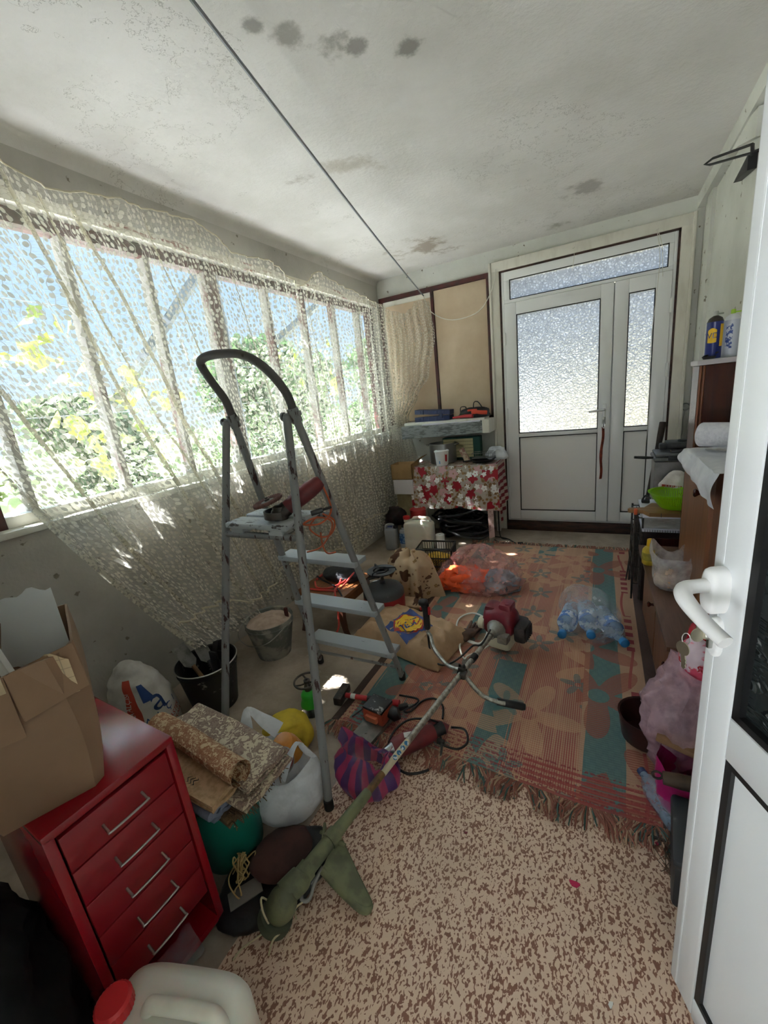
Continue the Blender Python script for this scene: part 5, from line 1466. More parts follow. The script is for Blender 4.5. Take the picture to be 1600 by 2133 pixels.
sb = openbag('shopping_bag', 'white plastic shopping bag of groceries leaning on the near ladder leg', (-1.085, .895, 0), .3,
        [(0, .10, .085), (.02, .135, .11), (.09, .155, .125), (.17, .15, .12), (.235, .135, .105), (.28, .125, .09)], m_wfilm, .014, 8, 5, lambda th: -.03 + .02 * cos(2 * th) - .05 * (.5 + .5 * cos(th + 1.2)))
def strap(p0, p1, top, w=.03):
    b = B(); C_ = spline([p0, (Vector(p0) + Vector(top)) / 2 + Vector((0, 0, .01)), top, (Vector(p1) + Vector(top)) / 2, p1], 6)
    tube(b, C_, [w * (.9 - .55 * math.exp(-((i / (len(C_) - 1) - .5) / .25) ** 2)) for i in range(len(C_))], 8, flat=.25)
    part('handle_loop', b, m_wfilm, sb, 70)
strap((-.14, .02, .25), (-.03, .10, .25), (-.15, .10, .345), .038); strap((.07, -.10, .24), (.14, .0, .24), (.125, -.05, .345), .032)
wc = Vector(sb.location)
b = B(); tube(b, [wc + Vector((-.06, -.01, .12)), wc + Vector((-.085, -.02, .27))], .042, 20); letters(b, 'Apa', .045, lambda x, y: wc + Vector((-.065, -.03, .22)) + Vector((cos(-1.3 + x / .043) * .0435, sin(-1.3 + x / .043) * .0435, y)), mi=1)
one('food_tub', b, [M('white_carton', '#d9d7d2', '#c9c5bd', 7, rough=.5), m_sblue], 'white and orange carton in the shopping bag, behind the food tin', 'carton', wc + Vector((-.06, 0, .12)), world=True, smooth=40)
tn = thing('food_tin', 'food tin with orange and red label in the white shopping bag', 'tin', wc + Vector((.0, .0, .20)))
tm = Matrix.Rotation(radians(58), 4, 'Y') @ Matrix.Rotation(radians(12), 4, 'X')
b = B(); lathe(b, [(.046, -.06), (.046, .012)], 28, mat=tm); part('label_band', b, M('tin_label', '#d8d2c8', '#c7862e', 12, .48, .5, .45), tn, 40)
b = B(); lathe(b, [(.0465, .012), (.0465, .04)], 28, mat=tm); part('red_band', b, MATS['bright_red_plastic'], tn, 40)
b = B(); lathe(b, [(0, -.062), (.045, -.062), (.047, -.06)], 28, mat=tm); lathe(b, [(.047, .04), (.049, .043), (.045, .045), (.044, .038), (0, .038)], 28, mat=tm); part('tin_rim', b, m_steel, tn, 40)
b = B(); lathe(b, [(.05, -.06), (.052, .0), (.045, .03), (.02, .035), (0, .036)], 24, mat=Matrix.Rotation(.5, 4, 'X')); one('orange_pack', b, M('amber_pack', '#c98430', '#b06a22', 8, rough=.35), 'amber coloured pack in the white shopping bag, behind the tin', 'pack', wc + Vector((-.01, .06, .21)), smooth=50)
yc_ = thing('cloth_hat', 'yellow cloth hat lying on the concrete behind the white shopping bag', 'hat', (-1.27, 1.135, 0), .3)
b = B(); bag(b, (0, 0, 0), [(0.004, .09, .085), (.04, .105, .10), (.08, .10, .092), (.115, .075, .07), (.135, .03, .03)], .014, 9, 7, top=True); part('crown', b, M('yellow_cloth', '#cfb22c', '#b89c26', 9, rough=.75, bump=.2), yc_, 70)
b = B()
for k in range(3): sheet(b, 10, 1, lambda s, t, k=k: Vector((.072 + .012 * k - .03 * s, -.06 + .02 * k - .0 + .09 * s * .6, .087 - .012 * k + .02 * s + .004 * t)))
part('print_lines', b, m_gasket, yc_, 180)

# ------------------------------------------------------------------ folded rugs stacked on a teal tub
tub = thing('teal_tub', 'teal plastic tub under the stack of folded rugs', 'tub', (-1.155, .685, 0))
b = B(); lathe(b, [(0, .003), (.10, .0), (.105, .01), (.125, .285), (.132, .29), (.128, .295), (.12, .285), (.1, .012), (0, .01)], 36); part('tub_body', b, M('teal_plastic', '#12705f', rough=.42), tub, 40)
def snake(w, th, layers, gap=.003, curl=0.0):
    """folded cloth section: (y, z) centre line"""
    pts = []; p = th + gap
    for i in range(layers):
        z = p * i + th / 2
        row = [(-w / 2 + w * k / 8, z + .003 * sin(k * 1.7 + i)) for k in range(9)]
        if i % 2: row = row[::-1]
        pts += row
        if i < layers - 1:
            s = 1 if i % 2 == 0 else -1; pts.append((s * (w / 2 + p * .5), z + p / 2))
    return spline([(0, y, z) for y, z in pts], 3)
def folded(name, lab, c, rz, L, w, th, layers, mat, pitch=0.0, wob=.006, seed=0):
    b = B(); cl = snake(w, th, layers); rings = []
    for j in range(13):
        s = j / 12; ring_o, ring_i = [], []
        for i, p in enumerate(cl):
            a = cl[max(0, i - 1)]; d = cl[min(len(cl) - 1, i + 1)] - a; nn_ = Vector((0, -d.z, d.y)).normalized() if d.length > 1e-9 else Vector((0, 0, 1))
            base = Vector((-L / 2 + L * s + .01 * noise.noise(Vector((i * .12, s * 0, seed))) * (abs(s - .5) > .49), p.y * (1 + .04 * sin(s * 6 + seed)), p.z + wob * noise.noise(Vector((s * 3, p.y * 9, seed))) ))
            ring_o.append(base + nn_ * th / 2); ring_i.append(base - nn_ * th / 2)
        rings.append(ring_o + ring_i[::-1])
    loft(b, rings)
    zmin = min(v.co.z for v in b.verts); bmesh.ops.translate(b, vec=(0, 0, -zmin), verts=b.verts)
    return one(name, b, mat, lab, 'rug', c, rz, 'folded rugs on the teal tub', smooth=50)
def lacy(name, a, c_, sc):
    t = MT(name, .9); co = t.coords('Object')
    v = t.voro(co, sc, .8, '3D'); k = E(t.nt, v.outputs[0]).smooth(.25, .32)
    nz = t.noise(co, sc * 1.6, 4, .6, 1.5); k2 = (nz - .5).abs() < .05
    x, y, z = t.xyz(); band_ = ((x * 5.2 + y * 3).frac() < .22)
    col = t.mix(k * k2 + k * .0, a, c_); col = t.mix(((nz > .52) * (1 - band_)) * .8, col, c_)
    t.base(col); t.bump(t.noise(co, 180, 2), .3, .002); return t.m
m_lacy = lacy('cream_and_mauve_weave', '#c3b59a', '#7d675c', 24)
m_tanw = M('tan_weave', '#b59470', '#9f805c', 60, rough=.95, bump=.3, bscale=160)
m_jute = M('brown_jute_back', '#6f5538', '#4a3826', 30, rough=1, bump=.5, bscale=120)
m_blueg = M('blue_gray_weave', '#6f7686', '#565d6c', 20, rough=.6)
TZ = .296; tx, ty = -1.185, .685; ang = -.06
folded('folded_rug', 'dark brown fringed rug at the bottom of the folded stack', (tx + .0, ty + .01, TZ), ang, .44, .21, .011, 2, m_jute, seed=1)
folded('folded_rug', 'cream rug with mauve pattern folded in loops, in the middle of the stack', (tx + .03, ty + .035, TZ + .03), ang + .03, .45, .19, .010, 3, m_lacy, seed=2)
folded('folded_rug', 'blue gray striped mat folded at the left side of the stack', (tx - .03, ty - .085, TZ + .03), ang, .42, .07, .012, 3, m_blueg, seed=3)
tr_ = folded('folded_rug', 'tan runner with black zigzag border near the top of the stack', (tx - .02, ty - .06, TZ + .085), ang + .02, .44, .14, .012, 2, m_tanw, seed=4)
b = B()
for k in range(3):
    yy = -.055 + .014 * k; P = [Vector((.06 + .012 * (i % 2) + .0 * i + k * .014, -.068 + .0092 * i, .0285)) for i in range(15)]
    tube(b, P, .0022, 5)
part('zigzag_border', b, m_gasket, tr_, 60)
folded('folded_rug', 'cream rug with mauve pattern lying rolled at the top of the stack', (tx + .01, ty + .055, TZ + .085), ang - .04, .50, .17, .010, 2, m_lacy, seed=5)
b = B()
sp_ = [Vector((0, cos(a) * (.008 + .0042 * a / 1.6), .03 + sin(a) * (.008 + .0042 * a / 1.6))) for a in [i * .35 for i in range(44)]]
rings = []
for j in range(9):
    s = j / 8; rings.append([p + Vector((-.23 + .46 * s, .004 * sin(s * 5), 0)) for p in sp_])
loft(b, rings, False, False, False)
ro = one('rolled_rug', b, lacy('cream_rust_weave', '#c0a683', '#8a5b3c', 34), 'rust flecked rug rolled tight along the top of the folded stack', 'rug', (tx + .0, ty - .02, TZ + .122), ang - .03, 'folded rugs on the teal tub', smooth=80)
rnd = random.Random(12); b = B()
for i in range(110):
    s = rnd.random(); p = Vector((tx + .215, ty - .10 + .22 * s, TZ + .01 + rnd.random() * .05)); q = p + Vector((.012 + rnd.random() * .02, rnd.gauss(0, .01), -.008 - rnd.random() * .014)); tube(b, [p - Vector((.01, 0, 0)), p + Vector((.01, 0, 0)), q], .0014, 4)
one('jute_fringe', b, m_jute, 'frayed brown jute fringe hanging from the end of the folded stack', 'fringe', (tx + .215, ty, TZ), world=True, kind='stuff')
# twine on the floor by the chest
b = B(); rnd = random.Random(3); 
for k in range(7):
    P = [Vector((-1.01 + rnd.gauss(0, .012), .60 + rnd.gauss(0, .018), .015 + .02 * i + rnd.random() * .02)) for i in range(6)]
    P += [Vector((-.995 + rnd.gauss(0, .014), .59 + rnd.gauss(0, .02), .12 - .02 * i)) for i in range(5)]; P[-1].z = .004
    tube(b, P, .0024, 5, 5)
one('twine_bundle', b, M('straw_twine', '#a98d5c', '#8a7146', 20, rough=.9), 'tangled straw coloured twine between the red chest and teal tub', 'twine', (-1.0, .59, 0), world=True, smooth=60)

# ------------------------------------------------------------------ dark bag on the floor under the brush cutter head
m_bfilm = M('black_film', '#131316', '#1d1d22', 12, rough=.32, bump=.4, bscale=20)
db_ = thing('black_rubbish_bag', 'black plastic rubbish bag lying on the floor under the brush cutter head', 'plastic bag', (-.93, .66, 0), 1.15)
b = B(); bag(b, (0, 0, 0), [(0, .16, .105), (.012, .18, .12), (.03, .165, .11), (.045, .11, .07), (.05, .02, .02)], .018, 9, 3, top=True); part('film', b, m_bfilm, db_, 60)
b = B(); bag(b, (0, 0, 0), [(0, .09, .07), (.012, .10, .08), (.026, .08, .06), (.034, .02, .02)], .008, 10, 3, top=True); one('brown_felt_hat', b, M('dark_brown_felt', '#4b2f2a', '#3a2522', 10, rough=1), 'dark brown felt lying on top of the black rubbish bag', 'felt', (-.93, .70, .052), 1.1, smooth=60)
b = B(); box(b, (0, 0, .0), (.10, .055, .004), .001); one('cardboard_scrap', b, M('gray_card', '#6b655e', rough=.9), 'grayish cardboard strip sticking out of the black bag beside the spool', 'card scrap', (-.965, .565, .052), 1.0)
b = B(); box(b, (0, 0, .0), (.05, .035, .004), .001); one('cardboard_scrap', b, MATS['gray_card'], 'small gray card square on the black bag near the teal tub', 'card scrap', (-.985, .70, .055), .4)

# ------------------------------------------------------------------ white jerrycan with a red cap, nearest the camera
m_hdpe = M('milky_hdpe', '#d9d7cc', '#cbc8bb', 6, rough=.42, Subsurface_Weight=.15)
def jerry(name, lab, c, rz, W, D, H, capmat, neck=(-.3, 0), sloped=True):
    t = thing(name, lab, 'jerrycan', c, rz)
    rings = []
    se = lambda w, d, z, e=.45, ox=0: [Vector((ox + w * math.copysign(abs(cos(a)) ** e, cos(a)), d * math.copysign(abs(sin(a)) ** e, sin(a)), z)) for a in [2 * pi * i / 40 for i in range(40)]]
    for z, k in ((0, .9), (.012, .98), (.03, 1), (H * .35, 1), (H * .36, .985), (H * .38, .985), (H * .39, 1), (H * .78, 1), (H * .84, .96), (H * .89, .84), (H * .93, .62), (H * .94, .3)):
        rings.append(se(W / 2 * k, D / 2 * (k if k > .9 else k * .95), z))
    b = B(); loft(b, rings); part('can_body', b, m_hdpe, t, 60)
    nx = neck[0] * W
    b = B(); lathe(b, [(.03, H * .86), (.03, H * .985)], 24, (nx, neck[1] * D, 0)); part('neck', b, m_hdpe, t, 40)
    b = B(); r = .034; n_ = 60
    rr = [[Vector((nx + cos(2 * pi * j / n_) * (q + (.0012 if j % 2 and 0 < i < 3 else 0)), neck[1] * D + sin(2 * pi * j / n_) * (q + (.0012 if j % 2 and 0 < i < 3 else 0)), z)) for j in range(n_)] for i, (q, z) in enumerate(((r, H * .95), (r + .001, H * .955), (r + .001, H * .955 + .024), (r - .004, H * .955 + .03), (.006, H * .955 + .031)))]
    loft(b, rr); part('cap', b, capmat, t, 30)
    b = B(); tube(b, [(nx + .055, 0, H * .85), (nx + .075, 0, H * .97), (nx + .10, 0, H * 1.0), (W * .30, 0, H * 1.0), (W * .38, 0, H * .96), (W * .40, 0, H * .83)], .015, 12, 5); part('handle', b, m_hdpe, t, 60)
    return t
m_rcap = M('red_cap', '#c2262a', rough=.4)
jerry('jerrycan', 'milky white jerrycan with a red screw cap on the floor in front of the chest', (-.775, .228, 0), .32, .31, .19, .345, m_rcap, (-.36, -.05))
# dark bags in the corner left of the chest
cbg = thing('dark_garment_bag', 'black bag slumped on the floor left of the red drawer chest', 'bag', (-1.33, .06, 0))
b = B(); bag(b, (0, 0, 0), [(0, .22, .13), (.03, .25, .15), (.2, .24, .14), (.36, .16, .1), (.42, .04, .03)], .03, 6, 2, top=True); part('film', b, M('matt_black_fabric', '#0f0f11', '#19191c', 9, rough=.9), cbg, 70)

# ------------------------------------------------------------------ shelf below the boarded window, with what lies on it
shf = thing('wall_shelf', 'thick weathered gray wooden shelf below the boarded window', 'shelf', (-1.44, 4.28, 1.08))
b = B(); loft(b, [[Vector((x, 4.10 + .0 * (x + 1.9), z0)), Vector((x, YB - .002, z0)), Vector((x, YB - .002, z1)), Vector((x, 4.10, z1))] for x, z0, z1 in ((-1.93, 1.065, 1.195), (-1.5, 1.07, 1.195), (-1.045, 1.085, 1.195))])
part('plank', b, m_gray_paint, shf, 20, True)
b = B(); bx(b, -1.055, -.985, 4.09, YB - .055, 1.075, 1.205, .006); part('end_block', b, m_cream_trim, shf, 20, True)
b = B(); bx(b, -1.93, -1.05, 4.18, YB - .04, 1.195, 1.225, .005); part('sill_board', b, m_sill, shf, 20, True)
b = B(); sheet(b, 10, 3, lambda s, t: Vector((-1.70 + .62 * s, 4.095 + .10 * t, 1.2 - .012 * (t < .01) + .004 * sin(s * 9)))); one('paper_strip', b, M('lilac_white_paper', '#d9d7e2', rough=.8), 'strip of pale paper lying along the front edge of the gray shelf', 'paper', (-1.4, 4.12, 1.2), world=True, smooth=60)
m_navy = M('navy_plastic', '#26345f', rough=.42)
cs = thing('tool_case', 'dark blue plastic tool case lying half open on the wall shelf', 'tool case', (-1.60, 4.235, 1.227), -.06)
def case_half(z0, z1, tilt):
    b = B(); prism(b, [(-.20, -.055), (-.19, -.06), (-.10, -.06), (-.095, -.052), (-.04, -.052), (-.035, -.06), (.19, -.06), (.20, -.055), (.20, .06), (-.20, .06)], z0, z1)
    for x in (-.14, .05, .13): box(b, (x, -.06, (z0 + z1) / 2), (.03, .01, (z1 - z0) * .7), .003)
    bmesh.ops.transform(b, matrix=Matrix.Translation((.2, 0, .03)) @ Matrix.Rotation(tilt, 4, 'Y') @ Matrix.Translation((-.2, 0, -.03)), verts=b.verts); return b
part('case_tray', case_half(.0, .048, 0), m_navy, cs, 30); part('case_lid', case_half(.054, .100, .07), m_navy, cs, 30)
b = B(); box(b, (.11, -.064, .05), (.035, .014, .05), .004); part('latch', b, m_navy, cs, 30)
tb_ = thing('tool_bag', 'black and orange fabric tool bag slumped at the right end of the wall shelf', 'bag', (-1.17, 4.25, 1.227))
b = B(); bag(b, (0, 0, 0), [(0, .14, .07), (.02, .15, .08), (.06, .14, .07), (.085, .11, .05), (.10, .04, .02)], .014, 12, 5, top=True); part('bag_body', b, m_black, tb_, 60)
b = B(); box(b, (.07, -.07, .05), (.16, .02, .04), .008, rot=Matrix.Rotation(.12, 4, 'Y')); box(b, (.0, -.06, .075), (.10, .03, .02), .006); part('orange_panel', b, M('orange_red_nylon', '#c8452c', rough=.7), tb_, 40)
b = B(); tube(b, [(.0, -.02, .08), (.01, -.03, .145), (.05, -.03, .15), (.09, -.02, .09)], .011, 8, 5, flat=.4); part('bag_handle', b, m_black, tb_, 60)
b = B(); tube(b, [(-.14, -.01, .05), (-.13, -.02, .11), (-.08, -.02, .11), (-.08, -.02, .07)], .010, 8, 5, flat=.4); part('bag_strap', b, m_black, tb_, 60)
b = B(); tube(b, [(-.24, -.03, .02), (-.10, -.07, .03), (-.02, -.085, .025)], [.010, .016, .02], 10); one('red_hand_tool', b, MATS['hammer_red'], 'red handled tool between blue case and tool bag on the shelf', 'tool', (-1.14, 4.23, 1.222), smooth=50)

# ------------------------------------------------------------------ table with the flowered oilcloth
tab = thing('side_table', 'small white table with flowered cloth by the left of the white double door', 'table', (-1.33, 4.12, 0))
m_twhite = M('white_table_paint', '#cfcac0', '#b5aea2', 10, rough=.5)
b = B(); bx(b, -1.74, -.92, 3.93, 4.33, .755, .785, .004); bx(b, -1.70, -.955, 3.95, 3.97, .66, .756); bx(b, -1.70, -.955, 4.29, 4.31, .66, .756); part('table_top', b, m_twhite, tab, 30, True)
for x in (-1.68, -.975):
    for y in (3.965, 4.295):
        b = B(); bx(b, x - .02, x + .02, y - .02, y + .02, 0, .756, .003); part('leg', b, m_twhite, tab, 30, True)
m_oil = floral('flowered_oilcloth', ('#b9afa4', '#9b8f82'), (('#8f6a3a', .44, 3.2), ('#7c5a34', .42, 2.7), ('#c3989a', .44, 1.0), ('#9c1c2c', .50, .95), ('#e9e9e6', .42, 1.5)), 8.0, 2.0)
m_oil.node_tree.nodes['Principled BSDF'].inputs['Roughness'].default_value = .3
tcl = thing('oilcloth', 'glossy tablecloth printed with red and white flowers on the small table', 'tablecloth', (-1.33, 4.0, .787))
def oil(s, t):
    # t: 0..0.4 top from back to front, then the hanging front
    x = -1.80 + .92 * s
    if t < .45:
        k = t / .45; return Vector((x, 4.32 - .40 * k, .789 + .003 * sin(s * 20)))
    k = (t - .45) / .55
    zz = .789 - .46 * k + .03 * k * sin(s * 3)
    return Vector((x + .02 * k * (s - .5) + .03 * k * (1 - s), 3.922 - .03 * min(1, k * 3) - .018 * sin(s * 17 + 1) * k - .012 * sin(s * 31) * k, zz))
b = B(); sheet(b, 80, 60, oil); part('cloth', b, m_oil, tcl, 60, True, recalc=False)
rc = thing('striped_cloth', 'dark red striped cloth hanging at the right end of the small table', 'tablecloth', (-.90, 4.1, .5))
def rstr():
    t = MT('red_striped_cloth', .8); x, y, z = t.xyz(); k = (z * 14).frac() > .5; t.base(t.mix(k * .8, '#7d1c2a', '#c9b9ae')); return t.m
b = B(); sheet(b, 30, 30, lambda s, t: Vector((-.905 + .03 * t + .012 * sin(s * 14) * t, 3.97 + .33 * s, .80 - .62 * t * (1 - .3 * s)))); part('cloth', b, rstr(), rc, 60, True, recalc=False)
b = B(); loft(b, [[Vector((-.985, 3.885, .36)), Vector((-.93, 3.88, .365)), Vector((-.93, 3.876, .365)), Vector((-.985, 3.881, .36))], [Vector((-.985, 3.905, .05)), Vector((-.93, 3.90, .07)), Vector((-.93, 3.896, .07)), Vector((-.985, 3.901, .05))]])
one('printed_card_strip', b, M('pink_printed_card', '#b99a92', '#8f6f6c', 26, .55, .6, .8), 'narrow pinkish printed cardboard strip hanging from the small table corner', 'card strip', (-.96, 3.89, .2), world=True, smooth=0)
bb2 = thing('open_carton', 'small open carton on a white box left of the flowered table', 'box', (-1.845, 3.96, .67))
b = B(); x0, x1, y0, y1 = -1.985, -1.745, 3.86, 4.05
for (a, c, d, e_) in ((x0, x1, y0, y0 + .006), (x0, x1, y1 - .006, y1), (x0, x0 + .006, y0, y1), (x1 - .006, x1, y0, y1)): bx(b, a, c, d, e_, .67, .83)
bx(b, x0, x1, y0, y1, .67, .676); part('carton', b, M('brown_carton', '#a5855a', '#967850', 5, rough=.8), bb2, 0, True)
b = B(); loft(b, [[Vector((x1, y0, .83)), Vector((x1, y1, .83)), Vector((x1 + .002, y1, .834)), Vector((x1 + .002, y0, .834))], [Vector((x1 + .11, y0 + .02, .90)), Vector((x1 + .11, y1 - .01, .90)), Vector((x1 + .11, y1 - .01, .904)), Vector((x1 + .11, y0 + .02, .904))]]); part('carton_flap', b, MATS['brown_carton'], bb2, 0, True)
b = B(); bx(b, x0 + .01, x1 - .005, y0 + .003, y1 + .05, .51, .668, .003); one('white_box', b, M('white_carton_plain', '#cfcbd0', rough=.7), 'plain white box under the open carton left of the table', 'box', (-1.865, 3.96, .51), world=True, smooth=0)
b = B(); bx(b, x0 + .0, x1 - .01, 3.93, 4.12, .0, .50, .01); one('cream_cupboard', b, M('old_cream_board', '#a59877', '#8d8062', 5, rough=.7), 'old cream coloured chest in the corner under the white box', 'chest', (-1.865, 4.02, 0), world=True, smooth=0)

m_pot = M('pot_steel', '#9a9a98', rough=.3, metal=.9)
T = .792
pot = thing('cooking_pot', 'tall steel cooking pot on the flowered table', 'pot', (-1.50, 4.16, T))
b = B(); lathe(b, [(0, .003), (.13, .0), (.138, .008), (.14, .20), (.144, .203), (.14, .206), (.136, .2), (.134, .01), (0, .01)], 40); part('pot_body', b, m_pot, pot, 40)
for s in (-1, 1):
    b = B(); tube(b, [(s * .138, -.035, .185), (s * .168, -.025, .188), (s * .168, .025, .188), (s * .138, .035, .185)], .006, 8, 4); part('handle', b, m_pot, pot, 60)
tb2 = thing('plastic_tub', 'white plastic tub with a red mark, standing before the steel pot', 'tub', (-1.455, 3.99, T))
b = B(); lathe(b, [(0, .002), (.057, 0), (.06, .004), (.070, .135), (.070, .14)], 32); part('tub_body', b, M('white_plastic', '#e3e4e4', rough=.35), tb2, 40)
b = B(); lathe(b, [(.071, .134), (.075, .136), (.075, .148), (.07, .151), (.066, .147), (0, .146)], 32); part('lid', b, MATS['white_plastic'], tb2, 40)
b = B()
def ont(th, z, r=.0): return Vector((cos(th) * (.0612 + z * .072 + .0006), sin(th) * (.0612 + z * .072 + .0006), z))
sheet(b, 6, 10, lambda s, t: ont(-.75 + .38 * s, .05 + .07 * t - .012 * sin(s * 3))); part('red_mark', b, MATS['bright_red_plastic'], tb2, 60)
b = B(); sheet(b, 4, 4, lambda s, t: ont(-1.75 + .22 * s, .02 + .03 * t)); part('blue_mark', b, M('pale_blue_print', '#7fa6cf', rough=.5), tb2, 60)
rd = thing('ledger_box', 'cream panelled box with a dark green frame standing at the back of the table', 'box', (-1.30, 4.30, T))
b = B(); bx(b, -.235, .17, -.04, .06, .0, .24, .006); part('green_case', b, M('dark_green_board', '#1f5048', rough=.6), rd, 30)
b = B(); bx(b, -.225, .10, -.048, -.039, .03, .225, .002); part('cream_face', b, M('cream_board', '#c8bd92', rough=.7), rd, 0)
b = B()
for k in range(5): bx(b, -.225, .10, -.0492, -.0478, .055 + .035 * k, .058 + .035 * k)
part('face_lines', b, m_dark_metal, rd, 0)
b = B(); box(b, (0, 0, .075), (.055, .03, .16), .004, rot=Matrix.Rotation(-.45, 4, 'Y')); one('patterned_box', b, M('faded_printed_card', '#b5a48d', '#8a6258', 40, .5, .56, .8), 'faded patterned packet leaning beside the steel pot', 'packet', (-1.245, 4.09, T + .0), smooth=20)
fp = thing('frying_pan', 'black frying pan lying on the flowered table', 'pan', (-1.065, 4.10, T))
b = B(); lathe(b, [(0, .006), (.10, .004), (.125, .035), (.13, .037), (.127, .038), (.10, .009), (0, .011)], 36); part('pan_body', b, M('black_pan', '#1b1b1c', rough=.4), fp, 40)
b = B(); tube(b, [(-.09, -.09, .03), (-.125, -.135, .034), (-.15, -.165, .036)], [.010, .014, .013], 10, 4, flat=.6); part('handle', b, m_black, fp, 50)
gr = thing('wire_basket', 'small wire grill basket resting in the black frying pan', 'wire basket', (-1.06, 4.12, T + .038))
b = B()
for z in (.005, .055): tube(b, [(-.105, -.065, z), (.105, -.065, z), (.105, .065, z), (-.105, .065, z)], .0028, 6, closed=True)
for i in range(13): x = -.1 + .2 * i / 12; tube(b, [(x, -.065, .055), (x, -.065, .005), (x, .065, .005), (x, .065, .055)], .0016, 5)
for i in range(5): y = -.06 + .12 * i / 4; tube(b, [(-.105, y, .005), (.105, y, .005)], .0016, 5)
part('basket', b, m_pot, gr, 50)
b = B(); bag(b, (0, 0, 0), [(0, .09, .05), (.03, .10, .06), (.09, .07, .05), (.13, .03, .03)], .02, 12, 3, top=True); one('film_bundle', b, m_wfilm, 'crumpled clear plastic bundle at the back right of the table', 'plastic bag', (-.96, 4.24, T), smooth=60)

# black hoses in coils under the table
rnd = random.Random(8)
m_hose = M('black_hose', '#1a1a1c', '#242427', 30, rough=.55)
hz = thing('hose_coil', 'heap of black hose and cable coiled on the floor under the table', 'hose', (-1.30, 4.02, 0))
for k in range(16):
    b = B(); c = Vector((-1.28 + rnd.gauss(0, .05), 4.04 + rnd.gauss(0, .03), 0)); r = rnd.uniform(.14, .25); h = .02 + .02 * k; P = []
    for i in range(14):
        a = i * 2 * pi / 14 * 1.7 + rnd.random() * .2; rr = r * (1 + .12 * rnd.gauss(0, 1)); P.append((c.x + cos(a) * rr, c.y + sin(a) * rr * .65, max(.012, h + .05 * sin(a * 1.3 + k) + .02 * rnd.random())))
    tube(b, P, .012, 7, 4); part('hose_loop', b, m_hose, hz, 60, True)
b = B(); tube(b, [(-.93, 4.12, .45), (-.92, 4.05, .2), (-.90, 4.02, .03), (-.82, 4.02, .008), (-.74, 3.93, .008), (-.70, 3.92, .012)], .006, 7, 6); tube(b, [(-.98, 4.0, .012), (-.86, 3.9, .01), (-.78, 3.96, .01), (-.86, 4.04, .012), (-1.0, 4.06, .02)], .006, 7, 6)
box(b, (-.69, 3.915, .014), (.05, .025, .022), .005, rot=.3); one('power_cable', b, m_hose, 'black power cord with a plug lying on the floor by the door step', 'cable', (-.85, 4.0, 0), world=True, smooth=50)
jerry('jerrycan', 'milky white jerrycan with a red cap on the floor before the table', (-1.615, 3.62, 0), .05, .30, .17, .335, m_rcap, (-.42, -.0))
b = B(); lathe(b, [(0, 0), (.075, 0), (.08, .01), (.082, .10), (.086, .104), (.08, .108), (.076, .1), (0, .098)], 28); one('red_lid_tub', b, M('red_translucent_tub', '#b8383a', rough=.4), 'red plastic tub behind the far white jerrycan', 'tub', (-1.70, 3.82, .262), smooth=40)
b = B(); bx(b, -1.80, -1.60, 3.75, 3.90, 0, .26, .01); one('dark_crate', b, m_black, 'dark crate on the floor carrying the red plastic tub', 'crate', (-1.7, 3.82, 0), world=True)
gcn = thing('gray_canister', 'gray plastic oil canister in the corner by the curtain', 'canister', (-1.905, 3.56, 0), .2)
b = B(); box(b, (0, 0, .115), (.13, .09, .23), .022, 3); part('can_body', b, M('gray_hdpe', '#8a8d91', rough=.4), gcn, 40)
b = B(); tube(b, [(.02, 0, .21), (.03, 0, .265), (-.045, 0, .26), (-.055, 0, .17)], .013, 8, 4); part('handle', b, MATS['gray_hdpe'], gcn, 60)
b = B(); lathe(b, [(.02, .228), (.021, .26), (0, .262)], 16, (.045, 0, 0)); part('cap', b, m_black, gcn, 40)
bt = thing('blue_label_bottle', 'white bottle with a blue label between gray canister and jerrycan', 'bottle', (-1.80, 3.63, 0))
b = B(); box(b, (0, 0, .10), (.075, .055, .20), .016, 3); lathe(b, [(.016, .198), (.016, .225)], 14); part('bottle_body', b, M('off_white_plastic', '#b9bcc0', rough=.4), bt, 40)
b = B(); bx(b, -.036, .036, -.0285, -.0275, .05, .16); part('label_panel', b, M('blue_print', '#29589c', '#8fb0d0', 50, .5, .56, .5), bt, 0)
b = B(); lathe(b, [(.018, .222), (.018, .245), (0, .246)], 14); part('cap', b, m_black, bt, 40)
b = B(); box(b, (0, 0, .10), (.10, .16, .2), .012); one('dark_blue_case', b, m_navy, 'dark blue case in the corner behind the gray canister', 'case', (-2.0, 3.75, 0), .1)
b = B(); bag(b, (0, 0, 0), [(0, .10, .07), (.03, .11, .08), (.10, .10, .07), (.17, .05, .04)], .02, 9, 6, top=True); one('dark_rag_heap', b, M('black_maroon_fabric', '#2b1d20', '#1b1718', 14, rough=.95), 'dark rag heaped on the blue case in the corner', 'rag', (-1.95, 3.80, .205), smooth=60)
cu = thing('white_roll', 'white roll standing beside the far jerrycan', 'roll', (-1.40, 3.62, 0))
b = B(); lathe(b, [(0, .16), (.012, .16), (.012, .168), (.04, .17), (.044, .166), (.044, 0), (0, 0)], 24); part('roll_body', b, MATS['white_plastic'], cu, 40)
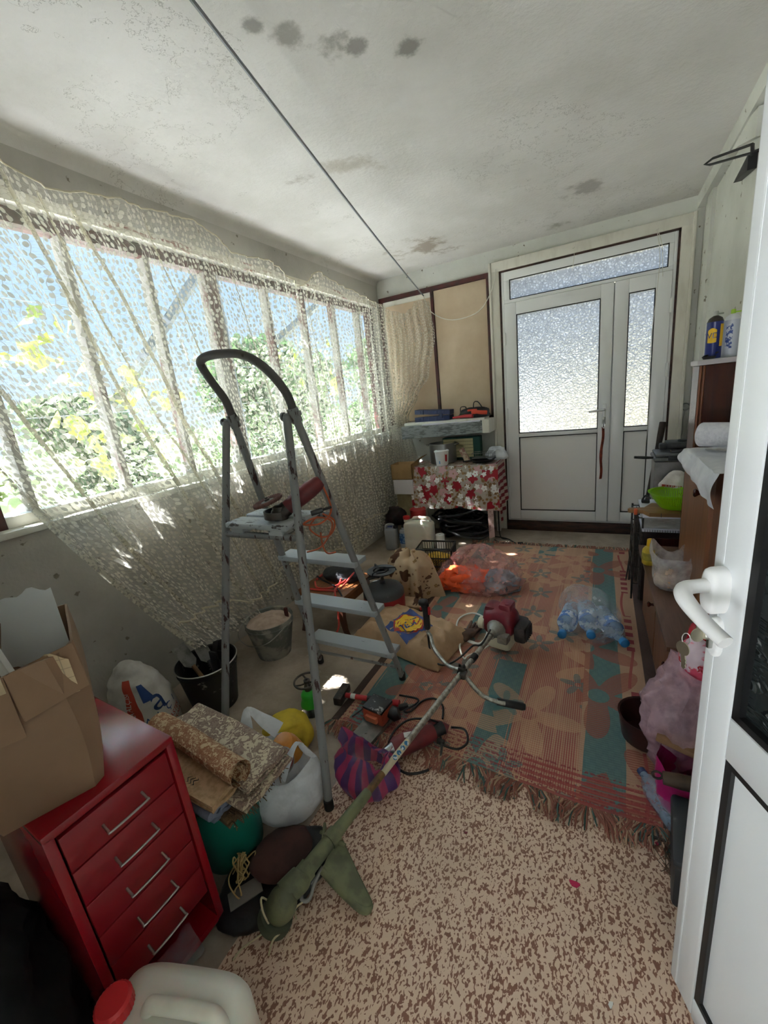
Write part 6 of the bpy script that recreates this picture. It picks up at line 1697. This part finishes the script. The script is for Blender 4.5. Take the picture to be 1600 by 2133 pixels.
# black crate with a yellow net
ck = thing('plastic_crate', 'black lattice crate with yellow netting inside, beside the pink bag', 'crate', (-1.26, 3.14, 0), .12)
b = B(); W2, D2, H2 = .15, .11, .24
for z in (.01, .09, .165, H2): tube(b, [(-W2, -D2, z), (W2, -D2, z), (W2, D2, z), (-W2, D2, z)], .006 if z < H2 else .009, 6, closed=True)
for i in range(15):
    x = -W2 + 2 * W2 * i / 14
    for y in (-D2, D2): tube(b, [(x, y, .01), (x, y, H2)], .003, 5)
for i in range(9):
    y = -D2 + 2 * D2 * i / 8
    for x in (-W2, W2): tube(b, [(x, y, .01), (x, y, H2)], .003, 5)
for k in range(14):
    x = -W2 + .022 * k
    for y in (-D2,): tube(b, [(x, y, .01), (min(W2, x + .16), y, .165)], .002, 4); tube(b, [(x, y, .165), (min(W2, x + .16), y, .01)], .002, 4)
part('lattice', b, m_black, ck, 50)
b = B(); bag(b, (0, 0, .012), [(0, .12, .085), (.05, .125, .09), (.12, .115, .08), (.15, .05, .04)], .012, 9, 2, top=True); one('yellow_net_sack', b, M('yellow_net', '#c29a2f', '#98741d', 40, rough=.8), 'yellow net sack of goods inside the black lattice crate', 'sack', (-1.26, 3.14, .004), .12, smooth=60)
b = B()
for k in range(4): bag(b, (.07 * (k % 2) - .03, .06 * (k // 2) - .03, 0), [(0, .03, .03), (.02, .045, .04), (.05, .03, .03), (.06, .01, .01)], .01, 20, k, n=16, k=3, top=True)
one('wood_scrap_heap', b, M('rusty_brown_scrap', '#5f4030', '#3f2a22', 16, rough=.9), 'rusty brown scraps on the floor between crate and floral cloth', 'scrap', (-1.17, 2.87, .002), kind='stuff', smooth=50)

# ------------------------------------------------------------------ right side: low cabinet, tall cabinet, dark cabinet
m_walnut = wood('walnut_veneer', '#7a4f35', '#5f3b27', 2, 6, .38)
m_walnut_top = wood('walnut_top', '#6e5142', '#59402f', 1, 6, .4)
m_mahog = wood('mahogany_veneer', '#4a2016', '#35150f', 2, 6, .25)
low = thing('low_cabinet', 'long low walnut cabinet along the right wall, seen behind the open door', 'cabinet', (.44, 2.0, 0))
b = B(); loft(b, [[Vector((.212, 2.86, z)), Vector((.637, 2.86, z)), Vector((.637, 1.72, z)), Vector((.240, 1.72, z))] for z in (.43, .45)]); part('cabinet_top', b, m_walnut_top, low, 0, True)
b = B(); loft(b, [[Vector((.262, 2.83, z)), Vector((.635, 2.83, z)), Vector((.635, 1.74, z)), Vector((.288, 1.74, z))] for z in (.0, .429)]); part('carcass', b, m_walnut, low, 0, True)
for ya, yb_ in ((2.81, 2.30), (2.28, 1.76)):
    b = B(); f = lambda y: .262 + .038 * (2.83 - y) / 1.65
    loft(b, [[Vector((f(ya) - .014, ya, z)), Vector((f(ya) + .002, ya, z)), Vector((f(yb_) + .002, yb_, z)), Vector((f(yb_) - .014, yb_, z))] for z in (.03, .42)]); dr_ = part('door', b, m_walnut, low, 0, True)
    b = B(); yk = yb_ + .06; lathe(b, [(.007, 0), (.006, .012), (.014, .022), (.015, .026), (.01, .03), (0, .031)], 14, (f(yk) - .014, yk, .30), mat=Matrix.Rotation(-pi / 2, 4, 'Y')); o_ = part('knob', b, m_mahog, dr_, 40, False); o_.data.transform(Matrix.Translation(-Vector(low.location)))
tall = thing('tall_cabinet', 'walnut cabinet with a dark round knob standing on the low cabinet', 'cabinet', (.5, 2.1, .45))
fx_ = lambda y: .383 + .03 * (2.52 - y) / .8
b = B(); loft(b, [[Vector((fx_(2.52), 2.52, z)), Vector((.635, 2.52, z)), Vector((.635, 1.74, z)), Vector((fx_(1.74), 1.74, z))] for z in (.4505, 1.10)]); part('carcass', b, m_walnut, tall, 0, True)
b = B(); loft(b, [[Vector((fx_(2.51) - .016, 2.51, z)), Vector((fx_(2.51), 2.51, z)), Vector((fx_(2.02), 2.02, z)), Vector((fx_(2.02) - .016, 2.02, z))] for z in (.47, 1.08)]); td = part('door', b, wood('light_walnut', '#8a5a38', '#6f452a', 2, 6, .35), tall, 0, True)
b = B(); kk = PX(1478, 1027, 1, 2.12); yk = 2.12; lathe(b, [(.009, 0), (.008, .014), (.016, .026), (.018, .031), (.012, .036), (0, .037)], 18, (fx_(yk) - .016, yk, kk.z), mat=Matrix.Rotation(-pi / 2, 4, 'Y')); o_ = part('knob', b, m_mahog, td, 40); o_.data.transform(Matrix.Translation(-Vector(tall.location)))
drk = thing('dark_cabinet', 'tall dark mahogany cabinet with a pale top, beyond the walnut one', 'cabinet', (.52, 2.7, .45))
b = B(); bx(b, .408, .632, 2.62, 2.80, .4505, 1.49, .003); part('carcass', b, m_mahog, drk, 0, True)
b = B(); bx(b, .398, .634, 2.61, 2.81, 1.49, 1.515, .004); part('cabinet_top', b, M('pale_gray_laminate', '#b9b2b4', rough=.4), drk, 20, True)
b = B()
for x in (.414, .428): tube(b, [(x, 2.618, .46), (x, 2.618, 1.488)], .006, 8)
part('moulding', b, wood('brown_moulding', '#7a4526', '#5d3219', 2, 6, .4), drk, 50, True)
# on the dark cabinet
m_can = M('can_blue', '#232f73', rough=.3)
def spray(lab, c, rz, body, shield, text):
    t = thing('spray_can', lab, 'spray can', c, rz)
    b = B(); lathe(b, [(0, .0), (.031, 0), (.033, .004), (.033, .165), (.034, .168)], 28); part('can_body', b, body, t, 40)
    b = B(); lathe(b, [(.033, .168), (.026, .185), (.013, .194), (.010, .196)], 24); part('shoulder', b, m_dark_metal if shield else M('white_shoulder', '#d8dadd', rough=.4), t, 40)
    b = B(); lathe(b, [(.010, .195), (.010, .212), (.008, .216), (0, .216)], 16); bx(b, .006, .03, -.003, .003, .2, .206); part('nozzle', b, m_steel if shield else M('lime_plastic', '#9cc23a', rough=.4), t, 40)
    on = lambda th, z, o=.0006: Vector((cos(th) * (.033 + o), sin(th) * (.033 + o), z))
    if shield:
        b = B(); sheet(b, 12, 12, lambda s, q: on(-2.75 + 1.1 * s, .075 + .055 * q + .012 * sin(s * pi) * (q - .2))); sheet(b, 8, 8, lambda s, q: on(-1.25 + .65 * s, .055 + .1 * q)); part('yellow_shield', b, MATS['emblem_yellow'], t, 60)
        b = B(); letters(b, text, .036, lambda x, y: on(-2.35 + x / .033, .105 + y, .0012)); part('lettering', b, m_can, t, 60, recalc=False)
    else:
        b = B(); sheet(b, 10, 10, lambda s, q: on(-2.4 + .8 * s, .04 + .11 * q)); part('label_panel', b, M('blue_white_print', '#27468f', '#d6dbe4', 60, .46, .54, .4), t, 60)
    return t
spray('blue spray can with a yellow shield label on the dark cabinet', (.463, 2.665, 1.516), .2, m_can, True, 'WD')
spray('white and blue spray can half hidden by the open white door', (.535, 2.70, 1.516), 0, M('can_white', '#c9ced8', rough=.3), False, '')
b = B(); lathe(b, [(0, .002), (.022, 0), (.028, .010), (.029, .013), (.02, .005), (0, .005)], 24); tube(b, [(-.026, -.01, .010), (-.015, .012, .016), (.02, .012, .022), (.032, -.005, .028)], .004, 7, 4); one('black_dish', b, m_black, 'small black dish with a strap before the spray cans on the dark cabinet', 'dish', (.444, 2.628, 1.516), smooth=40)
# cloth and paper roll on the walnut cabinet
def clp(s, t):
    y = 2.50 - .62 * s; x = .62 - .26 * min(1, t / .55)
    if t <= .55: return Vector((x - .004, y, 1.104 + .02 * abs(noise.noise(Vector((s * 5, t * 4, 3))))))
    k = (t - .55) / .45
    return Vector((fx_(y) - .022 - .022 * abs(noise.noise(Vector((s * 6, t * 3, 1)))) - .02 * sin(k * 2.5), y + .01 * sin(k * 4), 1.104 - (.075 + .06 * s) * k ** 1.2))
wcl = thing('white_cloth', 'white cloth spread over the top edge of the walnut cabinet', 'cloth', (.5, 2.2, 1.1))
b = B(); sheet(b, 40, 34, clp); part('cloth', b, M('white_crumpled_cloth', '#e0e2e8', '#cfd2da', 8, rough=.7, bump=.4, bscale=30), wcl, 80, True, recalc=False)
prl = thing('paper_towel_roll', 'white paper towel roll lying on the cloth on the walnut cabinet', 'paper roll', (.45, 2.36, 1.165))
ra, rb_ = Vector((.398, 2.38, 1.185)), Vector((.60, 2.24, 1.185)); rd_ = rb_ - ra
b = B(); tube(b, [ra, ra + rd_ * .02, rb_], [.052, .055, .055], 28); part('roll_body', b, M('embossed_paper', '#dcdbe2', '#cfced7', 60, rough=.9, bump=.5, bscale=90), prl, 50, True)
b = B(); tube(b, [ra - rd_ * .004, ra + rd_ * .01], .02, 20); part('roll_core', b, M('gray_core', '#8f8378', rough=.9), prl, 50, True)
for i, (lab, q) in enumerate((('steel spoon lying on the white cloth below the paper roll, the left one', (.40, 2.24, 1.14)), ('steel spoon lying on the white cloth below the paper roll, the right one', (.425, 2.19, 1.145)))):
    q = Vector(q); b = B(); tube(b, [q, q + Vector((.004, -.012, .001)), q + Vector((.01, -.03, .002)), q + Vector((.03, -.08, .006))], [.004, .014, .010, .003], 12, 4, flat=.35); one('spoon', b, m_steel, lab, 'spoon', q, world=True, group='spoons on the white cloth', smooth=60)

# on the low cabinet: yellow bottle, bag of bread
yb = thing('yellow_bottle', 'small yellow plastic bottle at the far end of the low cabinet', 'bottle', (.245, 2.56, .45))
m_yel = film('yellow_film', '#d8bb3e', .85, .3, .3, 12)
b = B(); lathe(b, [(0, .002), (.03, 0), (.036, .008), (.038, .05), (.036, .085), (.026, .10), (.016, .106), (.014, .112)], 28); part('bottle_body', b, m_yel, yb, 50)
b = B(); lathe(b, [(.017, .108), (.0175, .112), (.016, .145), (.012, .148), (0, .148)], 20); part('cap', b, M('yellow_cap_plastic', '#d9a90f', rough=.4), yb, 40)
b = B(); lathe(b, [(.0385, .03), (.0388, .032), (.0378, .07), (.0372, .072)], 28); part('label_band', b, M('olive_label', '#9c8f2c', '#7f7420', 30, rough=.5), yb, 50)
bdb = openbag('bread_bag', 'clear plastic bag with bread, standing open on the low cabinet', (.322, 2.29, .451), 0, [(0, .045, .06, -.02), (.03, .068, .09, -.015), (.09, .078, .10, -.005), (.15, .085, .11, -.005), (.19, .08, .10, -.005)], film('frosty_film', '#ececf0', .42, .15, .45, 9), .012, 10, 4, lambda th: .03 * cos(2 * th) + .02 * sin(3 * th))
b = B(); bag(b, (0, 0, .004), [(0, .04, .05), (.02, .06, .065), (.05, .055, .06), (.075, .02, .02)], .006, 14, 2, top=True); one('bread_loaf', b, M('bread_crust', '#c2a488', '#a98665', 14, rough=.8), 'piece of bread inside the clear bag on the low cabinet', 'bread', (.305, 2.29, .456), smooth=60)
b = B(); bag(b, (0, 0, 0), [(0, .05, .05), (.03, .055, .06), (.09, .05, .05), (.12, .02, .02)], .01, 14, 5, top=True); one('red_packet', b, M('glossy_red_film', '#c0152a', rough=.25), 'glossy red packet on the low cabinet behind the door handle', 'packet', (.36, 1.72, .451), smooth=60)

# ------------------------------------------------------------------ clutter between low cabinet and double door
dch = thing('dark_side_chest', 'dark brown wooden box under the notebook and chopping board', 'chest', (.43, 3.2, 0))
b = B(); bx(b, .245, .60, 2.98, 3.42, 0, .50, .006); part('carcass', b, wood('dark_oak', '#2c1a14', '#20120e', 2, 6, .5), dch, 20, True)
b = B(); bx(b, .265, .58, 2.972, 2.981, .06, .46, .002); part('front_panel', b, m_mahog, dch, 20, True)
rk = thing('wire_rack', 'black wire rack standing on the floor beside the dark brown box', 'rack', (.22, 3.12, 0))
b = B()
for x in (.195, .24): 
    for y in (3.0, 3.3): tube(b, [(x, y, 0), (x, y, .60)], .006, 6)
for z in (.12, .24, .36, .48, .585): tube(b, [(.195, 3.0, z), (.24, 3.0, z), (.24, 3.3, z), (.195, 3.3, z)], .0035, 6, closed=True)
for k in range(5): y = 3.03 + .06 * k; tube(b, [(.218, y, .12), (.218, y, .585)], .0025, 5)
part('frame', b, m_dark_metal, rk, 50, True)
fk = thing('wooden_staff', 'dark wooden staff leaning in the corner by the double door', 'staff', (.26, 4.0, 0))
b = B(); fa, fb = Vector((.25, 3.62, .0)), Vector((.41, 3.93, 1.09)); tube(b, [fa, fa + (fb - fa) * .5, fa + (fb - fa) * .8, fb - (fb - fa) * .1, fb], [.016, .018, .018, .022, .024], 10, 2); part('shaft', b, M('dark_wood_round', '#3a2c26', '#2b201c', 20, rough=.7), fk, 60, True)
fg = thing('iron_tongs', 'dark iron fork points resting on the floor by the wire rack', 'tongs', (.2, 3.35, 0))
for k, (dx, dy) in enumerate(((-.03, 0), (.0, .02), (.03, .05))):
    b = B(); tube(b, [(.205 + dx, 3.30 + dy, .0), (.215 + dx * .5, 3.35 + dy * .5, .2), (.232, 3.40, .50)], [.004, .007, .008], 8); part('tine', b, m_dark_metal, fg, 50, True)
nb = thing('notebook', 'white ring bound notebook under the chopping board', 'notebook', (.40, 3.2, .60))
b = B(); bx(b, .235, .62, 2.97, 3.43, .501, .515); bx(b, .235, .62, 2.965, 3.4, .595, .603); part('cover', b, M('white_notebook', '#d3d4df', rough=.6), nb, 0, True)
b = B()
for k in range(26): x = .25 + .0135 * k; tube(b, [Vector((x, 2.965 + .007 * cos(a), .508 + .009 * sin(a))) for a in [i * pi / 5 for i in range(10)]], .0012, 4, closed=True)
part('ring_binding', b, m_gasket, nb, 40, True)
b = B(); bx(b, .242, .61, 3.0, 3.40, .516, .594, .002); one('paper_stack', b, M('off_white_pages', '#b9b6b0', '#a19e98', 30, rough=.9, stretch=(1, 1, 12)), 'thick stack of paper between the notebook covers', 'paper', (.42, 3.2, .516), world=True, smooth=0)
bo = thing('chopping_board', 'wooden paddle shaped chopping board on the notebook', 'chopping board', (.40, 3.10, .604))
b = B(); prism(b, [(.155, 3.06), (.165, 3.045), (.24, 3.03), (.27, 2.965), (.62, 2.96), (.62, 3.20), (.30, 3.21), (.25, 3.10), (.165, 3.085)], .604, .628); part('board', b, wood('board_wood', '#9a7347', '#7c5a36', 0, 6, .6), bo, 20, True)
b = B()
for x in (.33, .45): bx(b, x, x + .003, 2.9588, 2.962, .603, .629)
part('joints', b, m_dark_metal, bo, 0, True)
co_ = thing('colander', 'bright green plastic colander standing on the chopping board', 'colander', (.415, 3.10, .629))
def lime():
    t = MT('lime_green_plastic', .3); x, y, z = t.xyz(); th = y.atan2(x); r = (x * x + y * y).sqrt()
    slot = ((th * 12).frac() < .38) * z.band(.03, .092)
    t.base('#9ccf1d')
    tl = t.n('ShaderNodeBsdfTranslucent'); tl.inputs[0].default_value = S('#a6dc2a'); m1 = t.n('ShaderNodeMixShader'); m1.inputs[0].default_value = .4
    t.link(t.b.outputs[0], m1.inputs[1]); t.link(tl.outputs[0], m1.inputs[2]); tp = t.n('ShaderNodeBsdfTransparent'); m2 = t.n('ShaderNodeMixShader'); t.link(slot * .8, m2.inputs[0])
    t.link(m1.outputs[0], m2.inputs[1]); t.link(tp.outputs[0], m2.inputs[2]); t.link(m2.outputs[0], t.nt.nodes['Material Output'].inputs[0]); return t.m
b = B(); lathe(b, [(0, .004), (.07, .0), (.085, .012), (.12, .06), (.138, .098), (.15, .104), (.151, .107), (.138, .104), (.117, .062), (.082, .015), (0, .008)], 48); part('bowl', b, lime(), co_, 50)
fl_ = thing('flour_bag', 'crumpled white paper flour bag with red print behind the green colander', 'flour bag', (.44, 3.30, .604))
b = B(); bag(b, (0, 0, 0), [(0, .09, .05), (.04, .10, .06), (.11, .09, .055), (.16, .075, .04), (.20, .045, .02), (.225, .02, .012)], .012, 11, 4, top=True); part('bag_body', b, M('flour_paper', '#d9d2cc', '#c7bdb6', 12, rough=.8), fl_, 60)
b = B(); sheet(b, 8, 3, lambda s, t: Vector((-.085 + .17 * s, -.066 + .01 * (2 * s - 1) ** 2, .125 + .022 * t + .02 * s * -1))); part('red_band', b, MATS['emblem_red'], fl_, 60)
b = B(); letters(b, 'АМИ-М', .03, lambda x, y: Vector((-.02 + x, -.072, .128 + y - x * .11))); part('lettering', b, MATS['flour_paper'], fl_, 60, recalc=False)
b = B(); sheet(b, 8, 3, lambda s, t: Vector((-.05 + .13 * s, -.068 + .01 * (2 * s - 1) ** 2, .06 + .03 * t))); part('purple_band', b, M('dark_purple_print', '#6a3550', '#c8b8c0', 60, .56, .6, .6), fl_, 60)
bxk = thing('steel_box', 'plain gray metal box carrying the black grill pan', 'box', (.46, 3.48, .50))
b = B(); bx(b, .325, .60, 3.36 + .08, 3.66, .0, .865, .006); part('metal_box', b, M('brushed_gray_metal', '#8b8788', '#7a7677', 8, rough=.45, metal=.3), bxk, 20, True)
gp = thing('grill_pan', 'black sandwich grill pan with a long handle on the gray metal box', 'pan', (.45, 3.5, .866))
b = B(); bx(b, .315, .615, 3.41, 3.68, .872, .90, .01); bx(b, .325, .61, 3.42, 3.67, .902, .922, .008); part('pan_body', b, M('gray_nonstick', '#5c5d5e', '#48494a', 20, rough=.4), gp, 30, True)
b = B(); tube(b, [(.325, 3.47, .892), (.27, 3.455, .897), (.20, 3.44, .905)], [.009, .015, .013], 10, 4, flat=.7); part('handle', b, m_black, gp, 50, True)
b = B(); bx(b, .42, .53, 3.46, 3.54, .922, .94, .005); bx(b, .40, .46, 3.40, 3.42, .88, .91, .003); part('latch', b, m_black, gp, 30, True)
wm = thing('waffle_iron', 'black waffle iron stacked on top of the grill pan', 'waffle iron', (.48, 3.56, .94))
b = B(); bx(b, .40, .62, 3.52, 3.69, .9405, .985, .012); bx(b, .36, .41, 3.56, 3.63, .93, .975, .01); part('iron_body', b, m_black, wm, 30, True)
b = B(); lathe(b, [(.03, 0), (.032, .004), (.028, .012), (0, .013)], 20, (.50, 3.59, .985)); part('dial', b, m_gasket, wm, 40, True)
cl2 = thing('black_clamp', 'small black clamp lying on the corner of the notebook', 'clamp', (.272, 3.30, .604))
b = B(); box(b, (0, 0, .012), (.05, .03, .022), .006); tube(b, [(-.02, 0, .02), (.0, .01, .05), (.03, 0, .03)], .006, 7, 4); part('jaw', b, m_black, cl2, 40)
b = B(); tube(b, [(0, 0, .02), (.02, -.01, .02)], .012, 8); part('knob', b, m_black, cl2, 40)
b = B(); bx(b, .188, .208, 3.01, 3.03, .60, .64, .004); one('orange_plug', b, M('orange_plastic', '#cf5a2c', rough=.5), 'little orange plug on top of the wire rack corner', 'plug', (.198, 3.02, .60), world=True)
# hanging cable socket in the back right corner
so = thing('wall_socket', 'round gray socket with a dangling cord on the wall right of the double door', 'socket', (.612, 4.40, 1.16))
b = B(); lathe(b, [(.032, 0), (.032, .02), (.022, .028), (.012, .024), (0, .022)], 20, (0, .016, 0), mat=Matrix.Rotation(pi / 2, 4, 'X')); part('socket_body', b, M('gray_bakelite', '#8f9088', rough=.5), so, 40)
b = B(); tube(b, [(0, .0, -.02), (-.012, -.01, -.1), (-.008, -.01, -.2), (-.02, -.01, -.26)], .003, 6, 5); tube(b, [(-.02, -.01, -.24), (-.024, -.012, -.33)], [.008, .014], 8); part('cord', b, MATS['gray_bakelite'], so, 50)
# airer and bracket high on the right wall
br = thing('wall_bracket', 'white wall bracket with black rods high up by the open door', 'bracket', (.62, 3.2, 2.45))
b = B(); prism(b, [(2.95, 2.62), (3.42, 2.69), (3.45, 2.66), (3.45, 2.63), (3.3, 2.60), (2.95, 2.50)], .60, .638, mat=Matrix(((0, 0, 1, 0), (1, 0, 0, 0), (0, 1, 0, 0), (0, 0, 0, 1)))); part('bracket_arm', b, m_wall, br, 20, True)
b = B(); p1, p2 = PX(1568, 300, 1, 2.9), PX(1468, 343, 1, 3.1); p3 = PX(1568, 318, 1, 2.9); tube(b, [p1, PX(1485, 330, 1, 3.08), p2, PX(1480, 343, 1, 3.08), p3], .006, 8); tube(b, [p1, p3 + Vector((0, 0, -.01))], .008, 6); tube(b, [p3, p3 + Vector((.3, -.02, .03))], .008, 6); part('rods', b, m_gasket, br, 50, True)
b = B(); prism(b, [(3.05, 2.40), (3.33, 2.44), (3.05, 2.475)], .60, .637, mat=Matrix(((0, 0, 1, 0), (1, 0, 0, 0), (0, 1, 0, 0), (0, 0, 0, 1)))); part('dark_wedge', b, m_gasket, br, 20, True)

# ------------------------------------------------------------------ along the low cabinet: bags and odds and ends on the floor
openbag('lilac_bag', 'crumpled lilac plastic bag on the floor by the low cabinet', (.295, 1.56, .002), .2, [(0, .06, .05), (.08, .07, .06), (.15, .09, .08), (.24, .115, .11), (.33, .095, .10), (.42, .065, .07, .02), (.50, .06, .05, .03)], film('lilac_film', '#e8c8d4', .55, .12, .5, 12), .034, 12, 3, lambda th: .03 * cos(2 * th))
b = B(); bag(b, (0, 0, 0), [(0, .035, .02), (.04, .05, .03), (.10, .045, .03), (.14, .02, .01)], .010, 14, 4, top=True); letters(b, 'Чая', .045, lambda x, y: Vector((x, -.042, .06 + y)), mi=1)
one('printed_packet', b, [M('pink_white_packet', '#d9c3cc', '#d8506c', 9, .47, .52, .4), MATS['bright_red_plastic']], 'pink and white printed packet on top of the lilac bag', 'packet', (.30, 1.53, .47), -.5, smooth=60)
b = B(); lathe(b, [(0, .003), (.08, 0), (.09, .01), (.105, .12), (.108, .122), (.1, .118), (.085, .014), (0, .012)], 28); one('brown_basin', b, M('dark_brown_plastic', '#3a1e1c', rough=.4), 'dark brown basin between the low cabinet and lilac bag', 'basin', (.19, 1.70, .012), smooth=40)
mg = openbag('magenta_bag', 'magenta plastic bag on the rug edge near the open white door', (.315, 1.40, .012), .0, [(0, .09, .07), (.04, .11, .08), (.12, .115, .085), (.2, .11, .08)], M('magenta_film', '#a81a66', rough=.3, bump=.5, bscale=18), .012, 9, 7, lambda th: .03 * cos(2 * th + 1))
b = B(); box(b, (0, 0, 0), (.30, .055, .022), .003, rot=Matrix.Rotation(.12, 4, 'Y')); one('wood_block', b, m_wht, 'short wooden board lying across the magenta bag', 'board', (.34, 1.42, .24), -.25)
ax2 = thing('old_axe_handle', 'old brown tool handle with a ring laid over the magenta bag', 'tool handle', (.27, 1.31, .215))
b = B(); tube(b, [(-.07, 0, 0), (-.02, .0, .002), (.22, .03, -.01)], [.020, .024, .02], 10); part('handle', b, M('oily_brown_wood', '#4c3a29', '#2f2419', 14, rough=.6), ax2, 50)
b = B(); tube(b, [Vector((-.085 + .014 * cos(a), .004, .014 * sin(a))) for a in [i * 2 * pi / 16 for i in range(16)]], .004, 6, closed=True); part('ring', b, m_dark_metal, ax2, 50)
bkb = thing('black_box', 'dark gray plastic box on the floor beside the open white door', 'box', (.285, 1.20, 0), -.1)
b = B(); bx(b, -.065, .10, -.14, .08, .0, .17, .012); bx(b, -.072, .105, -.147, .087, .155, .185, .012); part('box_body', b, M('dark_gray_plastic', '#2e3135', rough=.45), bkb, 30)
cb2 = thing('empty_bottle', 'empty clear plastic bottle lying on the rug corner by the open door', 'bottle', (.215, 1.37, .055), radians(118))
hm2 = Matrix.Rotation(pi / 2, 4, 'Y')
b = B(); lathe(b, [(0, -.09), (.03, -.092), (.04, -.085), (.042, -.03), (.039, -.025), (.042, -.02), (.042, .04), (.03, .075), (.013, .10), (.013, .118)], 26, mat=hm2); part('bottle_body', b, m_water, cb2, 50)
b = B(); lathe(b, [(.015, .108), (.0155, .124), (0, .126)], 16, mat=hm2); part('cap', b, m_navy, cb2, 40)
rnd = random.Random(5); b = B()
for i in range(90): p = Vector((.235 + rnd.gauss(0, .02), 1.26 + rnd.gauss(0, .03), .015 + rnd.random() * .03)); tube(b, [p, p + Vector((rnd.gauss(.02, .02), -.05 + rnd.gauss(0, .02), -.006)), p + Vector((rnd.gauss(.05, .03), -.10 + rnd.gauss(0, .03), -p.z + .004))], .0012, 4)
one('straw_broom', b, M('dark_straw', '#5c4a3a', '#3f3329', 20, rough=1), 'loose dark bristles of a broom sticking out beside the open door', 'broom', (.25, 1.25, .01), world=True, smooth=0)
b = B(); tube(b, [(0, 0, .006), (.05, .0, .006), (.10, -.005, .006)], .005, 6); tube(b, [(.05, -.02, .006), (.05, .03, .006)], .004, 6); one('small_iron_hook', b, m_dark_metal, 'small rusty iron hook on the linoleum below the rug fringe', 'hook', G(1335, 1740, .003), .1, smooth=40)
for i, (px, py, r, c, lab) in enumerate(((1197, 1842, .014, '#b81d4c', 'magenta flower petal on the linoleum, the largest one'), (970, 1735, .006, '#6d2a2e', 'tiny dark red crumb on the linoleum near the striped bag'), (1369, 1757, .007, '#b81d4c', 'tiny magenta petal on the linoleum near the rug fringe'), (1272, 2093, .007, '#d8d6d0', 'tiny white chip on the linoleum nearest the camera'))):
    b = B(); prism(b, [(r * cos(a) * (1 + .3 * sin(3 * a + i)), r * sin(a) * (.8 + .2 * cos(2 * a))) for a in [2 * pi * k / 14 for k in range(14)]], 0, .002)
    one('flower_petal' if c == '#b81d4c' else 'floor_crumb', b, M('petal' + c[1:], c, rough=.6), lab, 'petal' if c == '#b81d4c' else 'crumb', G(px, py, .0035), .4 * i)
